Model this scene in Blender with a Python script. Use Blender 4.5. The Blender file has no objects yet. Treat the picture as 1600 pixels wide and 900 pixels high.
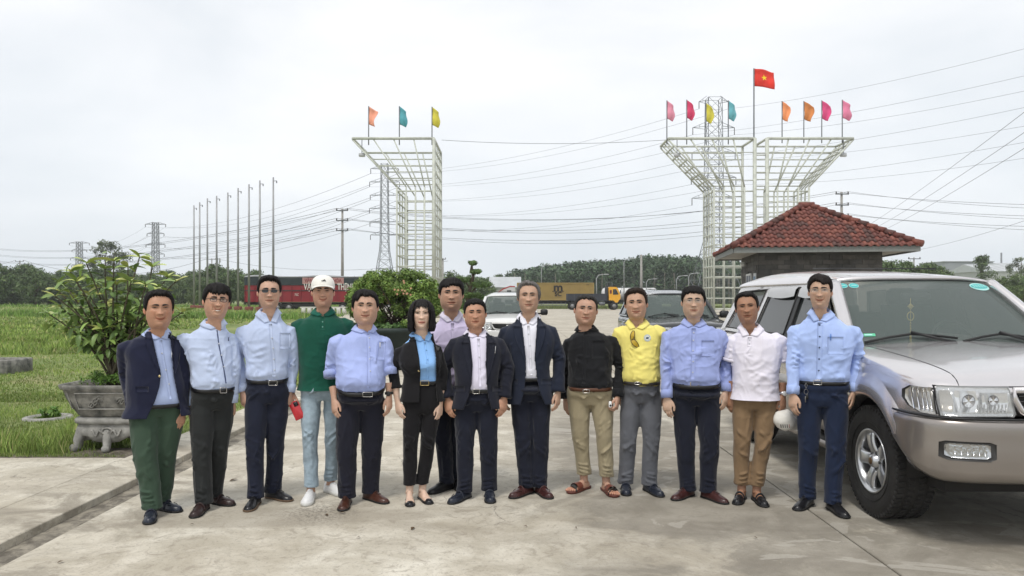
import bpy, math, random
import numpy as np
from mathutils import Vector, Matrix
from mathutils.bvhtree import BVHTree
# camera, sky, sun, exposure
SC = bpy.context.scene
COL = SC.collection
PI = math.pi
FPX = 1155.0            # focal length in photo pixels (1600 wide)
HZ = 466.0              # horizon row in the photo
CAMH = 1.58
cam_d = bpy.data.cameras.new('camera')
cam = bpy.data.objects.new('camera', cam_d)
COL.objects.link(cam)
cam.location = (0, 0, CAMH)
cam.rotation_euler = (PI / 2, 0, 0)
cam_d.sensor_width = 36.0
cam_d.lens = 36.0 * FPX / 1600.0
cam_d.shift_y = (HZ - 450.0) / 1600.0
cam_d.clip_start = 0.1
cam_d.clip_end = 5000
SC.camera = cam
SC.view_settings.view_transform = 'Standard'
SC.view_settings.look = 'None'
SC.view_settings.exposure = 0.36
SC.view_settings.gamma = 1.0
SUN_EL, SUN_AZ = math.radians(62), math.radians(205)
world = bpy.data.worlds.new('World')
SC.world = world
world.use_nodes = True
wt = world.node_tree
wt.nodes.clear()
def wn(t, **kw):
 n = wt.nodes.new(t)
 for k, v in kw.items():
  setattr(n, k, v)
 return n
w_out = wn('ShaderNodeOutputWorld')
w_bg = wn('ShaderNodeBackground')
w_bg.inputs[1].default_value = 0.1
w_sky = wn('ShaderNodeTexSky', sky_type='NISHITA')
w_sky.sun_disc = False
w_sky.sun_elevation = SUN_EL
w_sky.sun_rotation = SUN_AZ
w_sky.air_density = 1.0
w_sky.dust_density = 3.0
w_tc = wn('ShaderNodeTexCoord')
w_map = wn('ShaderNodeMapping')
w_map.inputs['Scale'].default_value = (1.0, 1.0, 2.6)
w_noise = wn('ShaderNodeTexNoise')
w_noise.inputs['Scale'].default_value = 2.1
w_noise.inputs['Detail'].default_value = 6.0
w_noise.inputs['Roughness'].default_value = 0.5
w_noise.inputs['Distortion'].default_value = 0.3
w_ramp = wn('ShaderNodeValToRGB')
w_ramp.color_ramp.elements[0].position = 0.30
w_ramp.color_ramp.elements[0].color = (6.9, 7.25, 7.6, 1)
w_ramp.color_ramp.elements[1].position = 0.66
w_ramp.color_ramp.elements[1].color = (9.0, 9.0, 9.1, 1)
w_sep = wn('ShaderNodeSeparateXYZ')
w_hz = wn('ShaderNodeMapRange')
w_hz.inputs[1].default_value = -0.02
w_hz.inputs[2].default_value = 0.33
w_hz.inputs[3].default_value = 0.0
w_hz.inputs[4].default_value = 1.0
w_grad = wn('ShaderNodeMix', data_type='RGBA', blend_type='MULTIPLY')
w_grad.inputs[0].default_value = 1.0
w_gr = wn('ShaderNodeValToRGB')
w_gr.color_ramp.elements[0].color = (0.89, 0.93, 0.955, 1)
w_gr.color_ramp.elements[1].color = (1.0, 1.0, 1.0, 1)
w_mix = wn('ShaderNodeMix', data_type='RGBA')
w_mix.inputs[0].default_value = 0.94
L = wt.links.new
L(w_tc.outputs['Generated'], w_map.inputs[0])
L(w_map.outputs[0], w_noise.inputs['Vector'])
L(w_noise.outputs['Fac'], w_ramp.inputs[0])
L(w_tc.outputs['Generated'], w_sep.inputs[0])
L(w_sep.outputs[2], w_hz.inputs[0])
L(w_hz.outputs[0], w_gr.inputs[0])
L(w_ramp.outputs[0], w_grad.inputs[6])
L(w_gr.outputs[0], w_grad.inputs[7])
L(w_sky.outputs[0], w_mix.inputs[6])
L(w_grad.outputs[2], w_mix.inputs[7])
L(w_mix.outputs[2], w_bg.inputs[0])
L(w_bg.outputs[0], w_out.inputs[0])
sun_d = bpy.data.lights.new('sun', 'SUN')
sun_d.energy = 1.5
sun_d.angle = math.radians(13)
sun_d.color = (1.0, 0.96, 0.9)
sun = bpy.data.objects.new('sun', sun_d)
COL.objects.link(sun)
_sv = Vector((math.sin(SUN_AZ) * math.cos(SUN_EL), math.cos(SUN_AZ) * math.cos(SUN_EL), math.sin(SUN_EL)))
sun.rotation_euler = _sv.to_track_quat('Z', 'Y').to_euler()
sun.location = (0, 0, 30)
# small helpers
def W(px, py, d):
 """photo pixel -> point of the place at distance d"""
 return Vector(((px - 800) / FPX * d, d, CAMH - (py - HZ) / FPX * d))
def GD(py):
 return CAMH * FPX / (py - HZ)
RNG = random.Random(7)
ORG = {}
def thing(name, label, cat, loc=(0, 0, 0), group=None, kind=None, rz=0.0):
 o = bpy.data.objects.new(name, None)
 o.empty_display_size = 0.1
 COL.objects.link(o)
 o.location = loc
 o.rotation_euler = (0, 0, rz)
 tag(o, label, cat, group, kind)
 ORG[o.name] = np.array(loc, float)
 return o
def tag(o, label=None, cat=None, group=None, kind=None):
 if label:
  o['label'] = label
 if cat:
  o['category'] = cat
 if group:
  o['group'] = group
 if kind:
  o['kind'] = kind
 return o
def mesh_data(name, V, F, smooth=True):
 me = bpy.data.meshes.new(name)
 V = np.asarray(V, float)
 if isinstance(F, np.ndarray):
  F = F.tolist()
 me.from_pydata(V.tolist(), [], F)
 if smooth:
  me.polygons.foreach_set('use_smooth', [True] * len(me.polygons))
 me.update()
 return me
def mk(name, VF, mat, parent=None, smooth=True, label=None, kind=None, colors=None, local=False):
 """one mesh object from (V, F) in world coordinates (local=True: in the parent's own frame)"""
 V, F = VF
 V = np.asarray(V, float).reshape(-1, 3)
 if parent is not None and not local:
  V = V - ORG[parent.name]
 me = mesh_data(name, V, F, smooth)
 if isinstance(mat, (list, tuple)):
  for m_ in mat:
   me.materials.append(m_)
 else:
  me.materials.append(mat)
 if colors is not None:
  ca = me.color_attributes.new('tint', 'FLOAT_COLOR', 'POINT')
  c4 = np.ones((len(V), 4), np.float32)
  c4[:, :3] = colors
  ca.data.foreach_set('color', c4.ravel())
 o = bpy.data.objects.new(name, me)
 COL.objects.link(o)
 if parent is not None:
  o.parent = parent
  ORG[o.name] = ORG[parent.name]
 else:
  ORG[o.name] = np.zeros(3)
 if label:
  o['label'] = label
 if kind:
  o['kind'] = kind
 return o
def join(parts):
 VV, FF, n = [], [], 0
 for V, F in parts:
  V = np.asarray(V, float).reshape(-1, 3)
  VV.append(V)
  if isinstance(F, np.ndarray):
   F = F.tolist()
  FF += [[i + n for i in f] for f in F]
  n += len(V)
 return np.vstack(VV), FF
def grid_faces(nr, nc, closed_c=True, closed_r=False):
 F = []
 for i in range(nr if closed_r else nr - 1):
  i2 = (i + 1) % nr
  for j in range(nc if closed_c else nc - 1):
   j2 = (j + 1) % nc
   F.append((i * nc + j, i * nc + j2, i2 * nc + j2, i2 * nc + j))
 return F
def loft(rings, cap=True):
 R = [np.asarray(r, float) for r in rings]
 n = len(R[0])
 V = np.vstack(R)
 F = grid_faces(len(R), n)
 if cap:
  c0, c1 = R[0].mean(0), R[-1].mean(0)
  a = len(V)
  V = np.vstack([V, c0, c1])
  for j in range(n):
   F.append((a, (j + 1) % n, j))
   b = (len(R) - 1) * n
   F.append((a + 1, b + j, b + (j + 1) % n))
 return V, F
def frame_of(d):
 d = Vector(d).normalized()
 up = Vector((0, 0, 1)) if abs(d.z) < 0.95 else Vector((0, 1, 0))
 a = d.cross(up).normalized()
 b = a.cross(d).normalized()
 return a, b
def tube(pts, rad, n=10, cap=True, closed=False, flat=1.0):
 P = [Vector(p) for p in pts]
 if not hasattr(rad, '__len__'):
  rad = [rad] * len(P)
 rings = []
 a_prev = None
 m = len(P)
 for i, p in enumerate(P):
  if closed:
   d = P[(i + 1) % m] - P[i - 1]
  else:
   d = (P[min(i + 1, m - 1)] - P[max(i - 1, 0)])
  if d.length < 1e-9:
   d = Vector((0, 0, 1))
  d.normalize()
  if a_prev is None:
   a, b = frame_of(d)
  else:
   a = (a_prev - d * a_prev.dot(d))
   if a.length < 1e-6:
    a, b = frame_of(d)
   a.normalize()
   b = a.cross(d).normalized()
  a_prev = a
  r = rad[i]
  rings.append([tuple(p + a * (math.cos(t) * r) + b * (math.sin(t) * r * flat))
      for t in [2 * PI * k / n for k in range(n)]])
 if closed:
  V = np.vstack([np.array(r) for r in rings])
  return V, grid_faces(m, n, True, True)
 return loft(rings, cap)
def capsule(pts, rad, n=12):
 """tube with rounded ends"""
 P = [Vector(p) for p in pts]
 if not hasattr(rad, '__len__'):
  rad = [rad] * len(P)
 d0 = (P[0] - P[1]).normalized()
 d1 = (P[-1] - P[-2]).normalized()
 pp, rr = [], []
 for k in range(4):
  t = (k / 4) * PI / 2
  pp.append(P[0] + d0 * (rad[0] * math.cos(t)))
  rr.append(max(rad[0] * math.sin(t), 1e-4))
 pp += P
 rr += list(rad)
 for k in range(3, -1, -1):
  t = (k / 4) * PI / 2
  pp.append(P[-1] + d1 * (rad[-1] * math.cos(t)))
  rr.append(max(rad[-1] * math.sin(t), 1e-4))
 return tube(pp, rr, n)
def box(c, s, rz=0.0, rx=0.0, ry=0.0):
 c = Vector(c)
 M = Matrix.Rotation(rz, 3, 'Z') @ Matrix.Rotation(ry, 3, 'Y') @ Matrix.Rotation(rx, 3, 'X')
 V = []
 for dx in (-.5, .5):
  for dy in (-.5, .5):
   for dz in (-.5, .5):
    V.append(tuple(c + M @ Vector((dx * s[0], dy * s[1], dz * s[2]))))
 F = [(0, 1, 3, 2), (4, 6, 7, 5), (0, 4, 5, 1), (2, 3, 7, 6), (0, 2, 6, 4), (1, 5, 7, 3)]
 return np.array(V), F
def bbox(c, s, bev=0.01, rz=0.0):
 """box with chamfered vertical and top edges"""
 hx, hy, hz = s[0] / 2, s[1] / 2, s[2] / 2
 bev = min(bev, hx * .9, hy * .9, hz * .9)
 def ring(k, z):
  x, y = hx - k, hy - k
  b = bev
  return [(-x + b, -y, z), (x - b, -y, z), (x, -y + b, z), (x, y - b, z), (x - b, y, z), (-x + b, y, z), (-x, y - b, z), (-x, -y + b, z)]
 rings = [ring(bev, -hz), ring(0, -hz + bev), ring(0, hz - bev), ring(bev, hz)]
 V, F = loft(rings)
 cs, sn = math.cos(rz), math.sin(rz)
 X = V[:, 0] * cs - V[:, 1] * sn
 Y = V[:, 0] * sn + V[:, 1] * cs
 return np.stack([X + c[0], Y + c[1], V[:, 2] + c[2]], 1), F
def lathe(prof, c=(0, 0, 0), n=24, cap=True):
 rings = [[(c[0] + r * math.cos(2 * PI * k / n), c[1] + r * math.sin(2 * PI * k / n), c[2] + z) for k in range(n)] for r, z in prof]
 return loft(rings, cap)
def prism(poly, y0, y1, axis='y'):
 """extrude a polygon: axis y -> poly is (x,z); axis x -> poly is (y,z); axis z -> (x,y)"""
 n = len(poly)
 def P(p, t):
  if axis == 'y':
   return (p[0], t, p[1])
  if axis == 'x':
   return (t, p[0], p[1])
  return (p[0], p[1], t)
 V = [P(p, y0) for p in poly] + [P(p, y1) for p in poly]
 F = [tuple(range(n)), tuple(range(2 * n - 1, n - 1, -1))]
 for i in range(n):
  j = (i + 1) % n
  F.append((i, j, n + j, n + i))
 return np.array(V, float), F
def xf(VF, M):
 V, F = VF
 M = np.array(M)
 if M.shape == (4, 4):
  return V @ M[:3, :3].T + M[:3, 3], F
 return V @ M.T, F
def shift(VF, d):
 return np.asarray(VF[0]) + np.asarray(d, float), VF[1]
_tmp = bpy.data.scenes.new('tmp')
def remesh(VF, vox, smooth=4, factor=0.5):
 V, F = VF
 me = mesh_data('tmp', V, F, False)
 o = bpy.data.objects.new('tmp', me)
 _tmp.collection.objects.link(o)
 m = o.modifiers.new('r', 'REMESH')
 m.mode = 'VOXEL'
 m.voxel_size = vox
 if smooth:
  s = o.modifiers.new('s', 'SMOOTH')
  s.iterations = smooth
  s.factor = factor
 vl = _tmp.view_layers[0]
 vl.update()
 dg = vl.depsgraph
 ev = o.evaluated_get(dg)
 em = ev.to_mesh()
 nv = len(em.vertices)
 co = np.empty(nv * 3, np.float32)
 em.vertices.foreach_get('co', co)
 nl = len(em.loops)
 li = np.empty(nl, np.int32)
 em.loops.foreach_get('vertex_index', li)
 np_ = len(em.polygons)
 assert nl == 4 * np_, 'remesh not quads'
 ev.to_mesh_clear()
 bpy.data.objects.remove(o)
 bpy.data.meshes.remove(me)
 return co.reshape(-1, 3).astype(float), li.reshape(-1, 4).astype(int)
def vnormals(V, F):
 F = np.asarray(F)
 a = V[F[:, 2]] - V[F[:, 0]]
 b = V[F[:, 3 % F.shape[1]]] - V[F[:, 1]]
 fn = np.cross(a, b)
 N = np.zeros_like(V)
 for k in range(F.shape[1]):
  np.add.at(N, F[:, k], fn)
 N /= (np.linalg.norm(N, axis=1, keepdims=True) + 1e-12)
 return N
def _hash(ix, iy, iz, seed):
 h = (ix * 374761393 + iy * 668265263 + iz * 2147483647 + seed * 974711) & 0xffffffff
 h = ((h ^ (h >> 13)) * 1274126177) & 0xffffffff
 h = h ^ (h >> 16)
 return (h & 0xffff) / 65535.0
def vnoise(P, seed=0):
 P = np.asarray(P, float)
 I = np.floor(P).astype(np.int64)
 f = P - I
 f = f * f * (3 - 2 * f)
 out = 0
 for dx in (0, 1):
  wx = f[:, 0] if dx else 1 - f[:, 0]
  for dy in (0, 1):
   wy = f[:, 1] if dy else 1 - f[:, 1]
   for dz in (0, 1):
    wz = f[:, 2] if dz else 1 - f[:, 2]
    out = out + wx * wy * wz * _hash(I[:, 0] + dx, I[:, 1] + dy, I[:, 2] + dz, seed)
 return out * 2 - 1
def fbm(P, seed=0, o=3):
 P = np.asarray(P, float)
 s, a, t = 0, 1.0, 0
 for k in range(o):
  s = s + a * vnoise(P * (2 ** k), seed + k)
  t += a
  a *= .5
 return s / t
def bvh_of(V, F):
 return BVHTree.FromPolygons([tuple(v) for v in V], [tuple(f) for f in np.asarray(F).tolist()] if isinstance(F, np.ndarray) else F)
def interp(t, xs, ys):
 """smooth (monotone-ish cubic) interpolation"""
 xs = np.asarray(xs, float)
 ys = np.asarray(ys, float)
 t = np.asarray(t, float)
 m = np.gradient(ys, xs)
 i = np.clip(np.searchsorted(xs, t) - 1, 0, len(xs) - 2)
 h = xs[i + 1] - xs[i]
 s = np.clip((t - xs[i]) / h, 0, 1)
 h00 = 2 * s**3 - 3 * s**2 + 1
 h10 = s**3 - 2 * s**2 + s
 h01 = -2 * s**3 + 3 * s**2
 h11 = s**3 - s**2
 return h00 * ys[i] + h10 * h * m[i] + h01 * ys[i + 1] + h11 * h * m[i + 1]
def copy_tree(o, parent=None):
 c = o.copy()
 COL.objects.link(c)
 if parent is not None:
  c.parent = parent
 ORG[c.name] = ORG.get(o.name, np.zeros(3))
 for ch in list(o.children):
  copy_tree(ch, c)
 return c
# materials
_M = {}
def mat(name, col, rough=0.6, metal=0.0, var=0.0, vscale=20.0, bump=0.0, bscale=60.0, spec=0.5, coat=0.0,
  sheen=0.0, sss=0.0, tint=False, alpha=None, trans=0.0, ior=1.45, var2=None, coords='Object', emis=None, detail=5.0):
 if name in _M:
  return _M[name]
 m = bpy.data.materials.new(name)
 m.use_nodes = True
 nt = m.node_tree
 b = nt.nodes['Principled BSDF']
 b.inputs['Roughness'].default_value = rough
 b.inputs['Metallic'].default_value = metal
 b.inputs['Specular IOR Level'].default_value = spec
 b.inputs['Coat Weight'].default_value = coat
 b.inputs['Coat Roughness'].default_value = 0.06
 b.inputs['IOR'].default_value = ior
 if sheen:
  b.inputs['Sheen Weight'].default_value = sheen
  b.inputs['Sheen Roughness'].default_value = 0.5
 if sss:
  b.inputs['Subsurface Weight'].default_value = sss
  b.inputs['Subsurface Radius'].default_value = (0.008, 0.003, 0.0015)
  b.inputs['Subsurface Scale'].default_value = 1.0
 if trans:
  b.inputs['Transmission Weight'].default_value = trans
 if alpha is not None:
  b.inputs['Alpha'].default_value = alpha
 c = (*col, 1)
 b.inputs['Base Color'].default_value = c
 if emis:
  b.inputs['Emission Color'].default_value = c
  b.inputs['Emission Strength'].default_value = emis
 src = None
 if var or bump:
  tc = nt.nodes.new('ShaderNodeTexCoord')
  vec = tc.outputs[coords]
 if var:
  nz = nt.nodes.new('ShaderNodeTexNoise')
  nz.inputs['Scale'].default_value = vscale
  nz.inputs['Detail'].default_value = detail
  nz.inputs['Roughness'].default_value = 0.6
  nt.links.new(vec, nz.inputs['Vector'])
  rp = nt.nodes.new('ShaderNodeMapRange')
  rp.inputs[1].default_value = 0.3
  rp.inputs[2].default_value = 0.7
  nt.links.new(nz.outputs['Fac'], rp.inputs[0])
  mx = nt.nodes.new('ShaderNodeMix')
  mx.data_type = 'RGBA'
  lo = tuple(x * (1 - var) for x in col)
  hi = tuple(min(1, x * (1 + var)) for x in col)
  if var2:
   hi = var2
  mx.inputs[6].default_value = (*lo, 1)
  mx.inputs[7].default_value = (*hi, 1)
  nt.links.new(rp.outputs[0], mx.inputs[0])
  src = mx.outputs[2]
 if tint:
  at = nt.nodes.new('ShaderNodeAttribute')
  at.attribute_name = 'tint'
  if src is None:
   rgb = nt.nodes.new('ShaderNodeRGB')
   rgb.outputs[0].default_value = c
   src = rgb.outputs[0]
  m2 = nt.nodes.new('ShaderNodeMix')
  m2.data_type = 'RGBA'
  m2.blend_type = 'MULTIPLY'
  m2.inputs[0].default_value = 1
  nt.links.new(src, m2.inputs[6])
  nt.links.new(at.outputs['Color'], m2.inputs[7])
  src = m2.outputs[2]
 if src is not None:
  nt.links.new(src, b.inputs['Base Color'])
 if bump:
  n2 = nt.nodes.new('ShaderNodeTexNoise')
  n2.inputs['Scale'].default_value = bscale
  n2.inputs['Detail'].default_value = 4
  nt.links.new(vec, n2.inputs['Vector'])
  bp = nt.nodes.new('ShaderNodeBump')
  bp.inputs['Strength'].default_value = 1.0
  bp.inputs['Distance'].default_value = bump
  nt.links.new(n2.outputs['Fac'], bp.inputs['Height'])
  nt.links.new(bp.outputs[0], b.inputs['Normal'])
 _M[name] = m
 return m
# GROUND
def node_mat(name):
 m = bpy.data.materials.new(name)
 m.use_nodes = True
 _M[name] = m
 nt = m.node_tree
 return m, nt, nt.nodes['Principled BSDF']
class NB:
 """tiny node helper working in world coordinates"""
 def __init__(s, nt):
  s.nt = nt
  g = nt.nodes.new('ShaderNodeNewGeometry')
  s.pos = g.outputs['Position']
  sp = nt.nodes.new('ShaderNodeSeparateXYZ')
  nt.links.new(s.pos, sp.inputs[0])
  s.x, s.y, s.z = sp.outputs
 def noise(s, scale, detail=5, rough=.55, dist=0, vec=None, off=0):
  n = s.nt.nodes.new('ShaderNodeTexNoise')
  n.inputs['Scale'].default_value = scale
  n.inputs['Detail'].default_value = detail
  n.inputs['Roughness'].default_value = rough
  n.inputs['Distortion'].default_value = dist
  v = vec or s.pos
  if off:
   a = s.nt.nodes.new('ShaderNodeVectorMath')
   a.inputs[1].default_value = (off, off * .7, off * .3)
   s.nt.links.new(v, a.inputs[0])
   v = a.outputs[0]
  s.nt.links.new(v, n.inputs['Vector'])
  return n.outputs['Fac']
 def scale(s, sc):
  a = s.nt.nodes.new('ShaderNodeVectorMath')
  a.operation = 'MULTIPLY'
  a.inputs[1].default_value = sc
  s.nt.links.new(s.pos, a.inputs[0])
  return a.outputs[0]
 def mr(s, v, a, b, c=0.0, d=1.0, smooth=True):
  n = s.nt.nodes.new('ShaderNodeMapRange')
  if smooth:
   n.interpolation_type = 'SMOOTHSTEP'
  n.inputs[1].default_value = a
  n.inputs[2].default_value = b
  n.inputs[3].default_value = c
  n.inputs[4].default_value = d
  s.nt.links.new(v, n.inputs[0])
  return n.outputs[0]
 def math(s, op, a, b):
  n = s.nt.nodes.new('ShaderNodeMath')
  n.operation = op
  for i, q in enumerate((a, b)):
   if isinstance(q, (int, float)):
    n.inputs[i].default_value = q
   else:
    s.nt.links.new(q, n.inputs[i])
  return n.outputs[0]
 def mix(s, f, a, b, mode='MIX'):
  n = s.nt.nodes.new('ShaderNodeMix')
  n.data_type = 'RGBA'
  n.blend_type = mode
  for i, q in ((0, f), (6, a), (7, b)):
   if isinstance(q, (int, float)):
    n.inputs[i].default_value = q
   elif isinstance(q, tuple):
    n.inputs[i].default_value = (*q, 1)
   else:
    s.nt.links.new(q, n.inputs[i])
  return n.outputs[2]
 def bump(s, b, h, dist):
  n = s.nt.nodes.new('ShaderNodeBump')
  n.inputs['Distance'].default_value = dist
  s.nt.links.new(h, n.inputs['Height'])
  s.nt.links.new(n.outputs[0], b.inputs['Normal'])
def concrete_mat():
 m, nt, b = node_mat('concrete')
 n = NB(nt)
 big = n.noise(.45, 4, .6, .4)
 mid = n.noise(2.3, 6, .65, .6)
 fine = n.noise(38, 4, .7)
 c = n.mix(n.mr(big, .32, .68), (.53, .485, .40), (.655, .62, .535))
 c = n.mix(n.mr(mid, .35, .70), n.mix(1.0, c, (.70, .68, .64), 'MULTIPLY'), c)
 c = n.mix(n.mr(n.noise(7.5, 6, .7, 1.0, off=3), .50, .66, 0, .60), c, (.27, .235, .185))
 sm = n.noise(1.0, 5, .6, .8, vec=n.scale((.35, 1.6, 1)), off=11)
 c = n.mix(n.mr(sm, .48, .64, 0, .60), c, (.30, .265, .21))
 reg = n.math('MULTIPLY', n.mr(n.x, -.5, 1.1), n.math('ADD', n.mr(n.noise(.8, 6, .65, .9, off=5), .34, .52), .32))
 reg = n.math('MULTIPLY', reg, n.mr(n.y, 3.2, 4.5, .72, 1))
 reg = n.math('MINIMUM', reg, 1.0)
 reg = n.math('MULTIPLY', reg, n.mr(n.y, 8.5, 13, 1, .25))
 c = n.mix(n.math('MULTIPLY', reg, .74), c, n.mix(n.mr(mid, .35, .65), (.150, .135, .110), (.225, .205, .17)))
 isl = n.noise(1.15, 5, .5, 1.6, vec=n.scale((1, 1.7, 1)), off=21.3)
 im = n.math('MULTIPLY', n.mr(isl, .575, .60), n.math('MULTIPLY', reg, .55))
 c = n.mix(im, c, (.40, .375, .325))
 vd = nt.nodes.new('ShaderNodeVectorMath')
 vd.operation = 'DISTANCE'
 vd.inputs[1].default_value = (-1.42, 5.45, 0)
 nt.links.new(n.pos, vd.inputs[0])
 sc_ = n.math('MULTIPLY', n.mr(vd.outputs['Value'], .08, .42, 1, 0), n.mr(n.noise(55, 3, .7, off=9), .45, .60))
 c = n.mix(n.math('MULTIPLY', sc_, .8), c, (.16, .14, .115))
 dd_ = n.math('MULTIPLY', n.mr(n.x, -2.1, -2.95, 0, 1), n.mr(n.x, -4.2, -3.5, 0, 1))
 dd_ = n.math('MULTIPLY', dd_, n.mr(n.noise(1.6, 6, .7, .8, off=14), .46, .62))
 c = n.mix(n.math('MULTIPLY', dd_, .7), c, (.20, .175, .135))
 c = n.mix(n.mr(fine, .54, .66, 0, .45), c, (.22, .20, .17))
 c = n.mix(n.mr(n.noise(95, 3, .7, off=2), .60, .72, 0, .30), c, (.60, .57, .50))
 vo = nt.nodes.new('ShaderNodeTexVoronoi')
 vo.feature = 'DISTANCE_TO_EDGE'
 vo.inputs['Scale'].default_value = .42
 dn = nt.nodes.new('ShaderNodeVectorMath')
 nz = nt.nodes.new('ShaderNodeTexNoise')
 nz.inputs['Scale'].default_value = 1.6
 nz.inputs['Detail'].default_value = 6
 nt.links.new(n.pos, nz.inputs['Vector'])
 nt.links.new(n.pos, dn.inputs[0])
 nt.links.new(nz.outputs['Color'], dn.inputs[1])
 nt.links.new(dn.outputs[0], vo.inputs['Vector'])
 cr = n.mr(vo.outputs['Distance'], 0, .0045, 1, 0)
 cr = n.math('MULTIPLY', cr, n.mr(n.noise(.7, 2, .5, off=8), .50, .60))
 c = n.mix(n.math('MULTIPLY', cr, .6), c, (.13, .115, .095))
 nt.links.new(c, b.inputs['Base Color'])
 nt.links.new(n.mr(mid, .3, .7, .75, .95), b.inputs['Roughness'])
 h = n.math('ADD', n.math('MULTIPLY', fine, .5), n.math('MULTIPLY', mid, 1.2))
 n.bump(b, h, .006)
 return m
def grass_base_mat():
 m, nt, b = node_mat('turf_soil')
 n = NB(nt)
 a = n.noise(.25, 5, .6)
 f = n.noise(9, 6, .7)
 c = n.mix(n.mr(a, .35, .65), (.15, .205, .055), (.27, .31, .11))
 c = n.mix(n.mr(f, .4, .7), c, n.mix(1.0, c, (.6, .62, .6), 'MULTIPLY'))
 c = n.mix(n.mr(n.noise(.9, 4, .6, off=4), .52, .68, 0, .6), c, (.29, .26, .13))
 nt.links.new(c, b.inputs['Base Color'])
 b.inputs['Roughness'].default_value = 1
 n.bump(b, f, .05)
 return m
def mud_mat(nm='mud', ca=(.060, .050, .038), cb=(.19, .165, .13)):
 m, nt, b = node_mat(nm)
 n = NB(nt)
 f = n.noise(6, 6, .7, .5)
 c = n.mix(n.mr(f, .35, .65), ca, cb)
 nt.links.new(c, b.inputs['Base Color'])
 b.inputs['Roughness'].default_value = .9
 n.bump(b, f, .02)
 return m
M_CON = concrete_mat()
M_TURF = grass_base_mat()
M_MUD = mud_mat()
mk('ground', (np.array([[-2500, -60, -.14], [2500, -60, -.14], [2500, 3500, -.14], [-2500, 3500, -.14]]), [(0, 1, 2, 3)]), M_TURF, None, kind='structure', smooth=False)
pav = bpy.data.objects.new('pavement', None)
COL.objects.link(pav)
pav['kind'] = 'structure'
ORG[pav.name] = np.zeros(3)
mk('joint_bed', (np.array([[-3.05, -12, -.030], [70, -12, -.030], [70, 140, -.030], [-3.05, 140, -.030]]), [(0, 1, 2, 3)]), M_MUD, pav, smooth=False)
def slab(x0, x1, y0, y1, z=0.0, g=.009, z1=None):
 """slab with small chamfers; z/z1: heights at x0 / x1"""
 z1 = z if z1 is None else z1
 b = .006
 x0 += g
 x1 -= g
 y0 += g
 y1 -= g
 V = [(x0, y0, z - .1), (x1, y0, z1 - .1), (x1, y1, z1 - .1), (x0, y1, z - .1),
   (x0, y0, z - b), (x1, y0, z1 - b), (x1, y1, z1 - b), (x0, y1, z - b),
   (x0 + b, y0 + b, z), (x1 - b, y0 + b, z1), (x1 - b, y1 - b, z1), (x0 + b, y1 - b, z)]
 F = [(8, 9, 10, 11)]
 for k in (0, 4):
  for i in range(4):
   j = (i + 1) % 4
   F.append((k + i, k + j, k + 4 + j, k + 4 + i))
 return mk('slab', (np.array(V, float), F), M_CON, pav, smooth=False)
xs = [-3.02, 2.22, 7.4, 12.6, 17.8, 28, 40, 60]
ys = [-10, -3.3, 1.75, 6.78, 11.8, 16.8, 22, 28, 36, 46, 60, 80, 112]
for i in range(len(xs) - 1):
 for j in range(len(ys) - 1):
  slab(xs[i], xs[i + 1], ys[j], ys[j + 1], RNG.uniform(-.003, .003))
for (a, b_, c, d) in ((-9.0, -3.02, 30, 36), (-12, -3.02, 36, 46), (-14, -3.02, 46, 60), (-16, -3.02, 60, 74)):
 slab(a, b_, c, d, 0)
for y0, y1 in ((-4, 1.2), (1.2, 4.2), (4.2, 7.35), (7.35, 10.6), (10.6, 14.5), (14.5, 19), (19, 24), (24, 30)):
 slab(-3.72, -3.27, y0 + RNG.uniform(-.1, .1), y1 - .004, .050 + RNG.uniform(-.004, .004), .004, .012)
for x0, x1 in ((-20, -14.2), (-14.2, -9.2), (-9.2, -6.3), (-6.3, -3.72)):
 for y0, y1 in ((-4, 1.0), (1.0, 4.4), (4.4, 7.12)):
  slab(x0, x1, y0, y1, .045)
mk('drain_channel', (np.array([[-3.30, -8, -.02], [-3.28, -8, -.048], [-3.04, -8, -.050], [-3.02, -8, -.02], [-3.30, 34, -.02], [-3.28, 34, -.048], [-3.04, 34, -.050], [-3.02, 34, -.02]]),
      [(0, 1, 5, 4), (1, 2, 6, 5), (2, 3, 7, 6)]), mud_mat('silt', (.10, .088, .07), (.30, .27, .215)), None, kind='structure', smooth=False)
gx = np.concatenate([np.linspace(-160, -22, 30), np.linspace(-20, -3.74, 60)])
gy = np.concatenate([np.linspace(7.14, 30, 70), np.linspace(32, 160, 50)])
GX, GY = np.meshgrid(gx, gy)
def lawn_h(x, y):
 P = np.stack([x * .35, y * .35, x * 0], 1)
 e = np.clip((-3.74 - x) / .8, 0, 1) * np.clip((y - 7.14) / .5, 0, 1)
 return .015 + e * (.03 + .05 * fbm(P, 3, 3)) + np.clip((y - 40) / 60, 0, 1) * .35 * np.clip((-12 - x) / 10, 0, 1)
LV = np.stack([GX.ravel(), GY.ravel(), lawn_h(GX.ravel(), GY.ravel())], 1)
LV[(LV[:, 1] > 29.9) & (LV[:, 0] > -16.5), 2] = -.09
mk('lawn', (LV, grid_faces(len(gy), len(gx), False)), M_TURF, None, kind='structure')
mk('bare_soil', (np.array([[-20, 7.08, .020], [-3.75, 7.08, .020], [-3.75, 7.55, .052], [-20, 7.50, .050]]), [(0, 1, 2, 3)]), M_MUD, None, kind='structure', smooth=False)
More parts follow.
